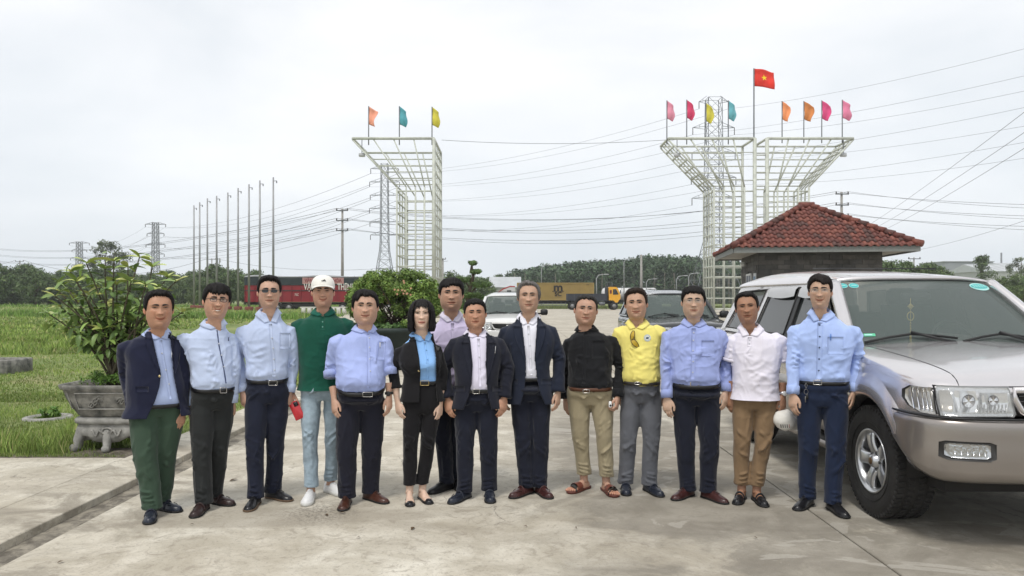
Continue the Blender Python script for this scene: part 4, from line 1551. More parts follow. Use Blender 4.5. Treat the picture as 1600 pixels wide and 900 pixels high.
# the silver four-wheel drive
silver = paint('paint_silver', (.66, .635, .64), .78, .25)
cladp = paint('paint_champagne', (.30, .272, .252), .7, .30)
suv = thing('off_road_car', 'large silver and champagne off-roader parked at the right edge', 'car', (3.545, 5.37, 0))
ws, put, wsc = car(suv, silver, cladp)
M_TEAL = mat('sticker_teal', (.05, .42, .42), .5)
M_PALE = mat('sticker_pale', (.40, .68, .66), .5)
def sticker(u, t, ru, rt, m_, nm='sticker', off=.004, par=None, rect=False):
 n = 24
 P = []
 for k in range(n):
  a = 2 * PI * k / n
  c, s_ = math.cos(a), math.sin(a)
  if rect:
   mx = max(abs(c), abs(s_))
   c, s_ = c / mx, s_ / mx
  P.append(tuple(ws(u + ru * c, t + rt * s_, off)))
 V = np.array(P + [tuple(np.array(P).mean(0))])
 return put(nm, (V, [(k, (k + 1) % n, n) for k in range(n)]), m_, par or wsc)
for u in (-.90, -.775):
 s_ = sticker(u, .90, .056, .042, M_PALE)
 sticker(u, .90, .050, .036, M_TEAL, 'sticker_face', .006, s_)
 sticker(u, .90, .030, .006, M_PALE, 'sticker_print', .008, s_, True)
s_ = sticker(.80, .88, .135, .062, M_PALE)
sticker(.80, .885, .120, .040, M_TEAL, 'sticker_face', .006, s_)
for k in range(5):
 sticker(.72 + k * .04, .885, .008, .020, M_PALE, 'sticker_print', .008, s_, True)
s_ = sticker(-.80, .165, .052, .018, mat('label_green', (.10, .50, .28), .5), rect=True)
sticker(-.81, .165, .034, .008, M_PALE, 'sticker_print', .006, s_, True)
cx_, cy_, cz_ = -.10, 1.02, 1.58
gold = mat('charm_gold', (.62, .48, .12), .4)
ch = put('hanging_charm', tube([(cx_, cy_, cz_), (cx_, cy_, cz_ - .36)], .003, 6), gold)
put('charm_ring', tube([(cx_ + .028 * math.cos(a), cy_, cz_ - .155 + .037 * math.sin(a)) for a in np.linspace(0, 2 * PI, 20, endpoint=False)], .0045, 6, closed=True), gold, ch)
put('charm_knot', join([box((cx_, cy_, cz_ - .07), (.038, .01, .038), ry=.78)]), gold, ch)
for k in range(4):
 put('charm_bead', lathe([(.001, -.008), (.009, 0), (.001, .008)], (cx_, cy_, cz_ - .215 - k * .024), 10), gold, ch)
put('tassel', lathe([(.003, 0), (.008, -.02), (.010, -.06)], (cx_, cy_, cz_ - .30), 10), gold, ch)
# dark car behind the man in blue and white car behind the suits
dk = paint('paint_dark', (.018, .020, .022), .4, .25)
dk_sky = paint('paint_dark_sky_sheen', (.10, .105, .11), .4, .25)  # roof colour lightened to imitate sky reflected in the dark paint
c2 = thing('dark_car', 'dark grey off-road car facing the camera behind the yellow polo man', 'car', (3.72, 15.9, 0))
car(c2, dk, dk, dk_sky, (.965, .97, .955), detail=False)
wp = paint('paint_white', (.66, .66, .65), .05, .35)
c3 = thing('white_car', 'white off-road car facing the camera behind the two dark suits', 'car', (-.10, 19.4, 0))
car(c3, wp, wp, wp, (.90, .95, .94), detail=False)
# trucks
def truck_wheel(root, x, y, R=.5, w=.28, side=-1, name='wheel'):
 """axle along y"""
 T = Matrix.Translation((x, y, R)) @ Matrix.Rotation(PI / 2 * (1 if side < 0 else -1), 4, 'X')
 o = mk(name, xf(lathe([(.18, w / 2 - .05), (.28, w / 2 - .02), (.34, w / 2), (R * .93, w / 2 * .95), (R, w / 2 * .7), (R, -w / 2 * .7), (R * .9, -w / 2), (.2, -w / 2)], n=24), T), M_TYRE, root, local=True)
 mk('rim', xf(lathe([(.001, w / 2 + .01), (.10, w / 2 + .01), (.14, w / 2 - .04), (.27, w / 2 - .03), (.29, w / 2 - .01)], n=20), T), mat('truck_rim', (.22, .22, .22), .5, .3), o, local=True)
def text(body, size, c, rz, m_, par, ext=.01, sx=1.0, bold=0.0):
 cu = bpy.data.curves.new('lettering', 'FONT')
 cu.body = body
 cu.size = size
 cu.extrude = ext
 cu.offset = bold
 cu.align_x = 'CENTER'
 cu.align_y = 'CENTER'
 cu.resolution_u = 3
 o = bpy.data.objects.new('lettering', cu)
 _tmp.collection.objects.link(o)
 vl = _tmp.view_layers[0]
 vl.update()
 me = bpy.data.meshes.new_from_object(o.evaluated_get(vl.depsgraph))
 V = np.array([tuple(v.co) for v in me.vertices])
 F = [tuple(p.vertices) for p in me.polygons]
 bpy.data.objects.remove(o)
 M = Matrix.Translation(c) @ Matrix.Rotation(rz, 4, 'Z') @ Matrix.Rotation(PI / 2, 4, 'X') @ Matrix.Diagonal((sx, 1, 1, 1))
 return mk('lettering', xf((V, F), M), m_, par, smooth=False, local=True)
RL, RH = 13.8, 2.75
rt = thing('red_trailer', 'long red and black lorry trailer with white lettering on its side', 'trailer', (-23.6, 84.5, 0), None, None, math.radians(2.0))
redp = mat('trailer_red', (.235, .016, .024), .55, var=.15, vscale=.8)
blkp = mat('trailer_black', (.022, .032, .036), .6, var=.2, vscale=.8)
def loc(name, VF, m_, par, **k):
 return mk(name, VF, m_, par, local=True, **k)
loc('body', box((0, 1.25, 1.15 + RH / 2), (RL, 2.46, RH)), redp, rt, smooth=False)
loc('upper_board', box((0, -.005, 3.55), (RL + .02, .06, .96)), blkp, rt, smooth=False)
loc('lower_board', box((0, 0, 2.45), (RL, .04, .10)), blkp, rt, smooth=False)
for k in range(14):
 loc('board_rib', box((-RL / 2 + .1 + k * (RL - .2) / 13, -.03, 2.1), (.06, .04, 1.9)), mat('trailer_rib', (.19, .014, .02), .6), rt, smooth=False)
loc('tarpaulin', loft([[(x, y, 4.02 + z + .08 * math.sin(x * .9)) for y, z in ((-.06, -.06), (0, .06), (.8, .16), (1.7, .16), (2.5, .05), (2.52, -.06))] for x in np.linspace(-RL / 2, RL / 2, 24)]), mat('tarp', (.30, .31, .32), .8, var=.2, vscale=1), rt)
loc('chassis', box((0, 1.2, .98), (RL - .4, 1.2, .28)), M_UNDER, rt, smooth=False)
loc('side_guard', box((-.5, .1, .75), (6, .06, .35)), M_UNDER, rt, smooth=False)
for x in (-4.6, -3.2, -1.9, 4.2, 5.4):
 truck_wheel(rt, x, .15)
 truck_wheel(rt, x, 2.35, side=1)
for x in (-4.6, -3.2):
 loc('mudguard', tube([(x + .62 * math.cos(a), .15, .5 + .62 * math.sin(a)) for a in np.linspace(.2, PI - .2, 12)], .05, 6), mat('mudguard', (.20, .20, .20), .6), rt)
wh_ = mat('letter_white', (.72, .70, .66), .7)
text('VẬN TẢI', 1.02, (1.05, -.06, 2.86), 0, wh_, rt, sx=.62, bold=.012)
text('THỊNH', 1.02, (4.65, -.06, 2.86), 0, wh_, rt, sx=.62, bold=.012)
text('75C', .36, (-1.0, -.06, 1.98), 0, wh_, rt, sx=.8)
pl_ = loc('banner', box((2.0, -.05, 3.58), (4.7, .03, .72)), mat('banner_pink', (.40, .22, .21), .7), rt, smooth=False)
text('VẬN TẢI HÀNG HÓA', .56, (2.0, -.075, 3.58), 0, mat('letter_red', (.20, .02, .03), .7), rt, sx=.78, bold=.008)
tc = thing('tractor_unit', 'dark tractor unit in front of the red trailer behind the bush', 'lorry', (-14.6, 84.5, 0))
loc('cab', prism([(-1.1, 1.0), (1.0, 1.0), (1.1, 2.2), (.8, 3.2), (-1.0, 3.3)], 0, 2.4), redp, tc, smooth=False)
loc('window', box((.2, -.01, 2.5), (.9, .05, .7)), M_TINT, tc, smooth=False)
loc('chassis', box((-.4, 1.2, .8), (3.6, 1.0, .35)), M_UNDER, tc, smooth=False)
for x in (.5, -1.6):
 truck_wheel(tc, x, .15)
D_C = 117
cxm = W(868, 470, D_C).x
ct = thing('container', 'mustard yellow shipping container on a trailer in front of the wood', 'container', (cxm, D_C, 1.25))
ylw = mat('container_yellow', (.36, .255, .085), .6, var=.12, vscale=.7)
LC = 12.2
loc('frame', join([box((0, 0, .08), (LC, .1, .16)), box((0, 0, 2.72), (LC, .1, .14)), box((-LC / 2 + .07, 0, 1.4), (.14, .12, 2.8)), box((LC / 2 - .07, 0, 1.4), (.14, .12, 2.8)), box((0, 1.22, 2.74), (LC - .1, 2.3, .08)), box((0, 2.4, 1.4), (LC, .08, 2.7))]), ylw, ct, smooth=False)
V = []
nco = 88
for i in range(nco * 4 + 1):
 x = -LC / 2 + .14 + (LC - .28) * i / (nco * 4)
 y = (.045 if (i % 4) in (1, 2) else .0)
 V += [(x, y, .16), (x, y, 2.66)]
loc('corrugated_side', (np.array(V), [(2 * i, 2 * i + 2, 2 * i + 3, 2 * i + 1) for i in range(nco * 4)]), ylw, ct, smooth=False)
for sx__ in (-1, 1):
 loc('end_panel', box((sx__ * (LC / 2 - .02), 1.2, 1.4), (.05, 2.3, 2.6)), ylw, ct, smooth=False)
blk = mat('letter_black', (.03, .025, .02), .7)
lx = W(872, 470, D_C).x - cxm
text('m', 1.75, (lx, -.06, 2.03), 0, blk, ct, sx=1.12, bold=.05)
loc('lettering', box((lx, -.05, 1.44), (1.9, .03, .09)), blk, ct, smooth=False)
text('SC', .92, (lx, -.06, .98), 0, blk, ct, sx=1.05, bold=.02)
text('MSC', .22, (LC / 2 - 1.0, -.06, 2.45), 0, blk, ct)
tr = thing('container_trailer', 'black flat trailer carrying the yellow container', 'trailer', (cxm, D_C, 0))
loc('deck', box((0, 1.2, 1.10), (LC + .4, 2.3, .24)), M_UNDER, tr, smooth=False)
loc('chassis', box((0, 1.2, .85), (LC - 1, 1.0, .25)), M_UNDER, tr, smooth=False)
loc('side_guard', join([box((-.5, .1, .70), (4.5, .06, .12)), box((-.5, .1, .45), (4.5, .06, .12))] + [box((-2.6 + k * .7, .1, .6), (.08, .07, .6)) for k in range(7)]), mat('guard_grey', (.16, .16, .16), .6), tr, smooth=False)
for x in (2.6, 3.8, 5.0):
 truck_wheel(tr, x, .15)
tx = W(790, 450, D_C).x
tt = thing('tractor_unit', 'white tractor unit with red stripes at the left end of the container', 'lorry', (tx, D_C, 0))
wcb = mat('cab_white', (.58, .58, .57), .4, coat=.3)
loc('cab', prism([(-1.5, .95), (1.5, .95), (1.5, 3.45), (.6, 3.5), (-.6, 3.05), (-1.2, 2.5), (-1.55, 2.0)], 0, 2.4), wcb, tt, smooth=False)
loc('stripe', prism([(-1.2, 2.55), (-.5, 3.1), (.7, 3.55), (1.5, 3.5), (1.5, 3.35), (.7, 3.38), (-.4, 2.95), (-1.15, 2.42)], -.03, 0.02), mat('stripe_red', (.42, .04, .04), .5), tt, smooth=False)
loc('window', box((.55, -.02, 2.55), (.7, .05, .6)), M_TINT, tt, smooth=False)
loc('hood', prism([(-2.6, .9), (-1.5, .9), (-1.5, 2.0), (-2.4, 1.85)], .3, 2.1), wcb, tt, smooth=False)
loc('chassis', box((.3, 1.2, .8), (5.5, 1.0, .3)), M_UNDER, tt, smooth=False)
for x in (-1.9, 1.7, 2.9):
 truck_wheel(tt, x, .15)
D_Y = 100
yx = W(958, 460, D_Y).x
yt = thing('yellow_truck', 'small orange-yellow cab lorry with a low dark flat bed', 'lorry', (yx, D_Y, 0))
yp = mat('cab_yellow', (.72, .36, .02), .45, coat=.3)
loc('cab', prism([(-.55, 1.3), (-.62, 3.02), (-.35, 3.12), (.45, 3.10), (.68, 2.85), (.98, 2.1), (1.0, 1.5), (.82, 1.35), (.62, 1.02), (.35, .98), (.0, 1.3)], 0, 2.2), yp, yt, smooth=False)
loc('window', prism([(-.02, 2.05), (-.02, 2.8), (.42, 2.8), (.74, 2.1)], -.02, .03), M_TINT, yt, smooth=False)
loc('window', box((-.33, 0, 2.45), (.28, .05, .5)), mat('rear_window_red', (.15, .03, .02), .3), yt, smooth=False)
loc('windscreen', prism([(.52, 2.95), (.70, 2.85), (.95, 2.15), (.85, 2.1)], .1, 2.1), M_GLASS, yt, smooth=False)
loc('mirror', box((.95, -.25, 2.45), (.1, .18, .45)), M_BLK, yt, smooth=False)
loc('bed', box((-3.5, 1.1, 1.72), (5.4, 2.3, .95)), mat('bed_dark', (.028, .032, .042), .6, var=.2, vscale=.8), yt, smooth=False)
for k in range(7):
 loc('bed_rib', box((-6.1 + k * .87, -.06, 1.72), (.08, .05, .95)), mat('bed_rib', (.04, .045, .055), .6), yt, smooth=False)
loc('headboard', box((-.80, 1.1, 2.35), (.12, 2.3, 1.7)), mat('bed_dark', (0, 0, 0)), yt, smooth=False)
loc('headboard_rail', join([box((-.75, 1.1, 3.75), (.06, 2.0, .06)), box((-.75, .2, 3.5), (.06, .06, .6)), box((-.75, 2.0, 3.5), (.06, .06, .6)), box((-.1, .2, 3.5), (.05, .05, .6)), box((-.4, .2, 3.75), (.75, .05, .05))]), M_GALV, yt, smooth=False)
loc('chassis', box((-2.6, 1.1, .95), (6.4, .9, .3)), M_UNDER, yt, smooth=False)
loc('tank', tube([(-1.9, .1, .85), (-1.1, .1, .85)], .26, 14), M_GALV, yt)
for x in (.15, -4.6, -5.5):
 truck_wheel(yt, x, .15, .52)
 truck_wheel(yt, x, 2.1, .52, side=1)
D_T = 135
tkx = W(985, 455, D_T).x
tk = thing('tanker', 'white tank trailer standing behind the yellow cab lorry', 'tanker', (tkx, D_T, 0))
loc('tank', loft([[(x, 1.2 + 1.15 * k * math.cos(a), 2.35 + 1.15 * k * math.sin(a)) for a in np.linspace(0, 2 * PI, 24, endpoint=False)] for x, k in ((-5.1, .5), (-4.9, .85), (-4.6, 1), (4.6, 1), (4.9, .85), (5.1, .5))]), wcb, tk)
loc('walkway', box((0, 1.2, 3.52), (8, .5, .08)), M_GALV, tk, smooth=False)
for x in (-3, -1.5, 0, 1.5, 3):
 loc('band', tube([(x, 1.2 + 1.17 * math.cos(a), 2.35 + 1.17 * math.sin(a)) for a in np.linspace(0, 2 * PI, 24, endpoint=False)], .04, 5, closed=True), mat('band_grey', (.3, .3, .3), .5), tk)
loc('chassis', box((0, 1.2, 1.0), (9.5, 1.0, .3)), M_UNDER, tk, smooth=False)
for x in (2.4, 3.6, -3.6):
 truck_wheel(tk, x, .15)
# PLANTS
def leafcloud(clumps, per, size, seed, squash=.8, upbias=.3):
 """many small bent leaf faces spread through clumps; clumps: [(cx,cy,cz,rx,ry,rz)]"""
 rs = np.random.RandomState(seed)
 C = np.repeat(np.array(clumps, float), per, 0)
 n = len(C)
 u = rs.normal(size=(n, 3))
 u /= np.linalg.norm(u, axis=1, keepdims=True)
 r = rs.rand(n, 1) ** .38
 P = C[:, :3] + u * r * C[:, 3:6]
 P += rs.normal(size=(n, 3)) * size * .4
 nrm = u + rs.normal(size=(n, 3)) * .7
 nrm[:, 2] += upbias
 nrm /= np.linalg.norm(nrm, axis=1, keepdims=True)
 t = np.cross(nrm, rs.normal(size=(n, 3)))
 t /= np.linalg.norm(t, axis=1, keepdims=True) + 1e-9
 b = np.cross(nrm, t)
 s = size * (.55 + .9 * rs.rand(n, 1))
 A = P - t * s
 Bp = P + b * s * .45 - nrm * s * .1
 Cc = P + t * s
 Dp = P - b * s * .45 - nrm * s * .1
 V = np.stack([A, Bp, Cc, Dp], 1).reshape(-1, 3)
 F = np.arange(4 * n).reshape(-1, 4)
 k = rs.rand(len(clumps), 1)
 tint = (.70 + .6 * np.repeat(k, per, 0)) * (.75 + .5 * rs.rand(n, 1))
 hue = np.concatenate([1 + .25 * (rs.rand(n, 1) - .4), np.ones((n, 1)), 1 - .2 * rs.rand(n, 1)], 1)
 col = np.repeat(tint * hue, 4, 0)
 return (V, F), col
def leaf_mat(name, col, rough=.6):
 m = mat(name, col, rough, tint=True, spec=.3)
 return m
M_TRUNK = mat('bark', (.11, .085, .065), .9, var=.3, vscale=6, bump=.01, bscale=12)
def blob_clumps(rs, n, R, H0, H1, cr):
 out = []
 for _ in range(n):
  a = rs.uniform(0, 2 * PI)
  z = rs.uniform(0, 1)
  prof = math.sin(PI * (.15 + .8 * z)) ** .7
  r = R * prof * math.sqrt(rs.uniform(.05, 1))
  c = cr * rs.uniform(.6, 1.25)
  out.append((r * math.cos(a), r * math.sin(a), H0 + (H1 - H0) * z, c, c, c * .8))
 return out
TREES = {}
TL_ = []
def tree_proto(kind, seed):
 rs = random.Random(seed)
 if kind == 'bushy':
  cl, per, sz, H = blob_clumps(rs, 42, 2.9, .8, 5.6, 1.0), 110, .20, 6.2
  col = (.105, .155, .062)
 elif kind == 'round':
  cl, per, sz, H = blob_clumps(rs, 50, 3.3, 1.6, 7.6, 1.15), 110, .22, 8.4
  col = (.095, .145, .060)
 elif kind == 'airy':
  cl, per, sz, H = blob_clumps(rs, 30, 3.4, 5.0, 13.0, .95), 90, .20, 13.6
  col = (.11, .14, .085)
 else:
  cl, per, sz, H = blob_clumps(rs, 28, 2.0, 2.0, 8.6, .9), 90, .20, 9.2
  col = (.085, .125, .055)
 VF, c = leafcloud(cl, per, sz, seed)
 me = mesh_data('crown', VF[0], VF[1], False)
 me.materials.append(leaf_mat('leaves_' + kind, col))
 ca = me.color_attributes.new('tint', 'FLOAT_COLOR', 'POINT')
 c4 = np.ones((len(c), 4), np.float32)
 c4[:, :3] = c
 ca.data.foreach_set('color', c4.ravel())
 P = [tube([(0, 0, 0), (.1, 0, H * .3), (-.05, .1, H * .6), (0, 0, H * .9)], [.22, .17, .11, .04], 8)]
 for c_ in cl[::4]:
  P.append(tube([(0, 0, max(.4, c_[2] * .55)), (c_[0] * .5, c_[1] * .5, c_[2] * .8), c_[:3]], [.08, .06, .02], 5))
 tm_ = mesh_data('trunk', *join(P))
 tm_.materials.append(M_TRUNK)
 return me, tm_
def plant_tree(kind, x, y, s, rz, label, group, hs=1.0, z=0.0):
 if kind not in TREES:
  TREES[kind] = [tree_proto(kind, 11 + len(TREES) * 7 + k) for k in range(3)]
 me, tm_ = RNG.choice(TREES[kind])
 t = thing('tree', label, 'tree', (x, y, z), group)
 TL_.append((x / y * FPX + 800, t))
 t.scale = (s, s, s * hs)
 t.rotation_euler = (0, 0, rz)
 for nm, m_ in (('crown', me), ('trunk', tm_)):
  o = bpy.data.objects.new(nm, m_)
  COL.objects.link(o)
  o.parent = t
rs = random.Random(3)
for i in range(48):
 px = -215 + i * 13.2 + rs.uniform(-6, 6)
 d = rs.uniform(118, 150)
 top = 428 + rs.uniform(-8, 12) + (6 if 230 < px < 330 else 0)
 w = W(px, top, d)
 s = w.z / 6.2
 plant_tree('bushy' if rs.random() < .6 else 'round', w.x, d, s * (1 if rs.random() < .6 else .85), rs.uniform(0, 6), 'dense dark green tree behind the lawn', 'trees behind the lawn')
for i in range(34):
 px = -190 + i * 17 + rs.uniform(-6, 6)
 d = rs.uniform(165, 215)
 w = W(px, 424 + rs.uniform(-6, 10), d)
 plant_tree('round', w.x, d, w.z / 8.4, rs.uniform(0, 6), 'greyer further tree behind the lawn', 'further row of trees')
for px, top, d, lb in ((166, 370, 150, 'tall airy eucalyptus rising above the potted plant'), (187, 388, 156, 'lower airy eucalyptus beside the tallest one')):
 w = W(px, top, d)
 plant_tree('airy', w.x, d, w.z / 13.6, 1.0, lb, None)
for px, top, d in ((152, 412, 140), (200, 425, 140)):
 w = W(px, top, d)
 plant_tree('slim', w.x, d, w.z / 9.2, rs.uniform(0, 6), 'slim dark tree beside the eucalyptus', 'slim trees by the eucalyptus')
for px, top, d, k in ((1395, 404, 95, 'round'), (1420, 407, 100, 'round'), (1445, 410, 110, 'round'), (1378, 408, 105, 'bushy'), (1460, 415, 120, 'bushy')):
 w = W(px, top, d)
 plant_tree(k, w.x, d, w.z / (8.4 if k == 'round' else 6.2), rs.uniform(0, 6), 'yellow-green tree right of the guard house', 'trees right of the guard house')
for px, top, d, k in ((1534, 398, 160, 'slim'), (1596, 398, 150, 'airy'), (1565, 432, 120, 'bushy'), (1590, 428, 110, 'bushy'), (1548, 441, 130, 'bushy'), (1615, 425, 105, 'round'), (1640, 420, 100, 'round'), (1580, 445, 90, 'bushy'), (1600, 450, 80, 'bushy'), (1680, 430, 90, 'round')):
 w = W(px, top, d)
 plant_tree(k, w.x, d, w.z / dict(slim=9.2, airy=13.6, bushy=6.2, round=8.4)[k], rs.uniform(0, 6), 'green tree at the right side', 'trees at the right edge')
for px, top, d, k in ((700, 424, 150, 'bushy'), (722, 430, 150, 'bushy'), (752, 434, 135, 'bushy'), (760, 430, 200, 'round'), (780, 428, 210, 'round'), (738, 426, 200, 'round'), (640, 430, 190, 'round'), (600, 432, 190, 'round'), (560, 432, 190, 'round'), (515, 431, 200, 'round')):
 w = W(px, top, d)
 plant_tree(k, w.x, d, w.z / dict(bushy=6.2, round=8.4)[k], rs.uniform(0, 6), 'green tree of the low line', 'trees behind the planters')
MARKS = ((20, 'at the left edge'), (75, 'just right of the left edge'), (140, 'left of the potted shrub'), (230, 'behind the potted shrub'), (300, 'above the navy blazer man'), (345, 'behind the fringe man'), (400, 'between the fringe and sunglasses men'),
   (470, 'behind the sunglasses man'), (560, 'behind the green polo man'), (650, 'behind the planter bush'), (715, 'right of the bush'), (830, 'behind the cloud pine'), (1410, 'nearest the guard house'), (1470, 'over the silver roof'), (1560, 'below the grey factory'), (1600, 'over the bonnet'), (9999, 'beyond the right edge'))
gr_ = {}
for px, t in TL_:
 m_ = next(w_ for a, w_ in MARKS if px < a)
 gr_.setdefault((t['label'], m_), []).append((px, t))
for (lb, m_), q in gr_.items():
 q.sort(key=lambda a: a[0])
 for i, (px, t) in enumerate(q):
  od = '' if len(q) == 1 else ('left one ', 'right one ')[i] if len(q) == 2 else ('leftmost ', 'second ', 'third ', 'fourth ', 'fifth ', 'sixth ', 'seventh ')[i] if i < 7 else '%dth ' % (i + 1)
  short = ' '.join(lb.split()[:7])
  t['label'] = short + ', ' + od + m_
cl = []
rsn = np.random.RandomState(5)
for i in range(1300):
 px = rsn.uniform(780, 1180)
 d = rsn.uniform(215, 300)
 top = np.interp(px, [780, 800, 850, 900, 960, 1010, 1060, 1100, 1180], [436, 424, 416, 411, 407, 401, 401, 405, 410]) + rsn.uniform(-3, 8)
 w = W(px, top, d)
 z = w.z * (1 if rsn.rand() < .35 else rsn.uniform(.12, 1))
 r = rsn.uniform(2.0, 3.4)
 cl.append((w.x, d, z - r * .8, r, r, r * .9))
VF, c = leafcloud(cl, 62, .60, 9)
mk('wood', VF, leaf_mat('leaves_wood', (.055, .095, .048)), None, smooth=False, kind='stuff', colors=c, label='dark green wood filling the background behind the trucks')
P = []
for i in range(26):
 px = rsn.uniform(790, 1170)
 d = rsn.uniform(214, 225)
 w = W(px, 430, d)
 P.append(tube([(w.x, d, 0), (w.x + rsn.uniform(-.4, .4), d, 9)], [.16, .08], 5))
mk('wood_trunks', join(P), mat('pale_trunk', (.20, .18, .15), .9), None, kind='stuff', label='pale slender trunks at the front edge of the wood')
V, F, c = blades(9000, (10, 60), (84, 98), .35, .07, 33, None) if False else (None, None, None)
rs2 = np.random.RandomState(2)
n = 16000
x = rs2.uniform(-20, 75, n)
y = rs2.uniform(112, 116, n) - (x > 0) * rs2.uniform(0, 5, n)
hh = rs2.uniform(.2, .6, n)
A = np.stack([x - .05, y, 0 * x], 1)
B = np.stack([x + .05, y, 0 * x], 1)
Cc = np.stack([x + rs2.uniform(-.15, .15, n), y, hh], 1)
mk('verge_grass', (np.stack([A, B, Cc], 1).reshape(-1, 3), np.arange(3 * n).reshape(-1, 3)), M_BLADE, None, smooth=False, kind='stuff',
 colors=np.repeat(np.array([.12, .15, .05]) * rs2.uniform(.6, 1.3, (n, 1)), 3, 0), label='strip of grass along the far edge of the yard')
# clipped shrub in the dark planter
PX, PY = W(615, 512, 17.0).x, 17.0
pl = thing('dark_planter', 'wide dark green round planter under the flowering bush', 'planter', (PX, PY, 0))
dkp = mat('planter_dark', (.016, .026, .024), .6, var=.3, vscale=3)
mk('tub', lathe([(.80, 0), (.86, .03), (.98, .80), (1.03, .82), (1.04, .92), (1.0, .93), (.94, .90), (.93, .80)], (PX, PY, 0), 40), dkp, pl)
mk('soil', lathe([(.001, .84), (.94, .83)], (PX, PY, 0), 30, False), M_MUD, pl)
bs = thing('flowering_bush', 'large clipped bush with pink flowers in the dark planter', 'bush', (PX, PY, .85))
rs = random.Random(21)
cl = []
for i in range(210):
 px = rs.uniform(548, 686)
 topy = np.interp(px, [545, 560, 580, 610, 640, 665, 688], [452, 436, 425, 421, 421, 428, 446])
 boty = np.interp(px, [545, 575, 610, 650, 688], [492, 500, 506, 503, 478])
 py = topy + (boty - topy) * rs.random() ** 1.1 + 5
 dd = PY + rs.uniform(-.85, .85) * math.sqrt(max(0.05, 1 - ((px - 617) / 74) ** 2))
 w = W(px, py, dd)
 cl.append((w.x, w.y, w.z, .15, .15, .12))
VF, c = leafcloud(cl, 210, .032, 4, upbias=.8)
zz = VF[0][:, 2]
mk('foliage', VF, leaf_mat('leaves_bush', (.14, .22, .055)), bs, smooth=False, colors=c, kind='stuff')
P = []
for i in range(46):
 c_ = cl[i * 4]
 b0 = (PX + rs.uniform(-.3, .3), PY + rs.uniform(-.3, .3), .84)
 mid = ((b0[0] * .6 + c_[0] * .4) + rs.uniform(-.08, .08), (b0[1] + c_[1]) / 2, .84 + (c_[2] - .84) * .5)
 P.append(tube([b0, mid, c_[:3]], [.022, .014, .006], 6))
mk('branches', join(P), mat('bark_dark', (.075, .055, .045), .9), bs, kind='stuff')
fm_ = mat('blossom_pink', (.62, .34, .22), .6)
for i in range(12):
 px = rs.choice((622, 628, 636, 641)) + rs.uniform(-9, 9)
 py = rs.uniform(432, 470)
 w = W(px, py, PY - .80 * math.sqrt(max(.05, 1 - ((px - 617) / 74) ** 2)))
 V = []
 for k in range(5):
  a = 2 * PI * k / 5
  V += [(w.x + .035 * math.cos(a), w.y - .015, w.z + .035 * math.sin(a)), (w.x + .012 * math.cos(a + .63), w.y, w.z + .012 * math.sin(a + .63))]
 mk('blossom', (np.array(V + [(w.x, w.y, w.z)]), [(k, (k + 1) % 10, 10) for k in range(10)]), fm_, bs)
cl = [(PX + .95 * math.cos(a) * rs.uniform(.7, 1), PY + .95 * math.sin(a) * rs.uniform(.7, 1), .95, .12, .12, .07) for a in np.linspace(0, 2 * PI, 36)]
VF, c = leafcloud(cl, 60, .05, 6, upbias=1)
mk('low_leaves', VF, leaf_mat('leaves_low', (.075, .14, .05)), bs, smooth=False, colors=c, kind='stuff')
# cloud-pruned pine behind
QX, QY = W(735, 470, 27).x, 27.0
pn = thing('cloud_pine', 'cloud-pruned pine with layered pads behind the man in lilac', 'tree', (QX, QY, 0))
mk('trunk', tube([(QX, QY, 0), (QX + .15, QY, .8), (QX - .12, QY, 1.6), (QX + .1, QY, 2.3), (QX + .05, QY, 2.9)], [.12, .10, .08, .05, .02], 10), M_TRUNK, pn)
for (px, py, w_, h_) in ((738, 411, 7, 5), (744, 425, 9, 6), (722, 437, 17, 7), (752, 444, 18, 7), (712, 452, 12, 7), (735, 462, 26, 9), (756, 466, 14, 9), (716, 476, 18, 10), (748, 486, 24, 12)):
 c_ = W(px, py, QY)
 sc = QY / FPX
 VF, c = leafcloud([(c_.x + rs.uniform(-.6, .6) * w_ * sc, c_.y + rs.uniform(-.3, .3), c_.z + rs.uniform(-.3, .3) * h_ * sc, w_ * sc * .5, .3, h_ * sc * .5) for _ in range(10)], 150, .035, int(px), upbias=1.0)
 o = mk('pad', VF, leaf_mat('leaves_pine', (.09, .15, .05)), pn, smooth=False, colors=c)
 mk('branch', tube([(QX, QY, max(.6, c_.z - .35)), ((QX + c_.x) / 2, QY, c_.z - .12), tuple(c_)], [.04, .03, .012], 6), M_TRUNK, o)
# stone planter on its stand, with the big-leaved shrub
M_STONE = mat('carved_stone', (.27, .265, .245), .9, var=.35, vscale=9, bump=.006, bscale=30)
M_STONE2 = mat('dark_stone', (.115, .118, .110), .9, var=.45, vscale=8, bump=.006, bscale=26, var2=(.30, .29, .26))
SX, SY = W(163, 700, 7.35).x, 7.62
st = thing('planter_stand', 'carved pale stone stand with curled feet under the stone planter', 'stand', (SX, SY, .03))
def rrect(cx, cy, z, hx, hy, n=48, e=.55):
 t = np.arange(n) * 2 * PI / n
 c, s_ = np.cos(t), np.sin(t)
 return np.stack([cx + hx * np.sign(c) * np.abs(c) ** e, cy + hy * np.sign(s_) * np.abs(s_) ** e, np.full(n, z)], 1)
mk('slab_top', loft([rrect(SX, SY, z, h, h * .62) for z, h in ((.315, .36), (.325, .385), (.355, .39), (.375, .37), (.385, .35))]), M_STONE, st)
ap = []
for z, h in ((.165, .35), (.20, .375), (.25, .38), (.30, .36), (.32, .345)):
 ap.append(rrect(SX, SY, z, h, h * .60))
A_ = np.array(ap)
for i in range(A_.shape[1]):
 a = 2 * PI * i / A_.shape[1]
 A_[0, i, 2] += .035 * math.cos(a * 6)
mk('apron', loft(list(A_)), M_STONE, st)
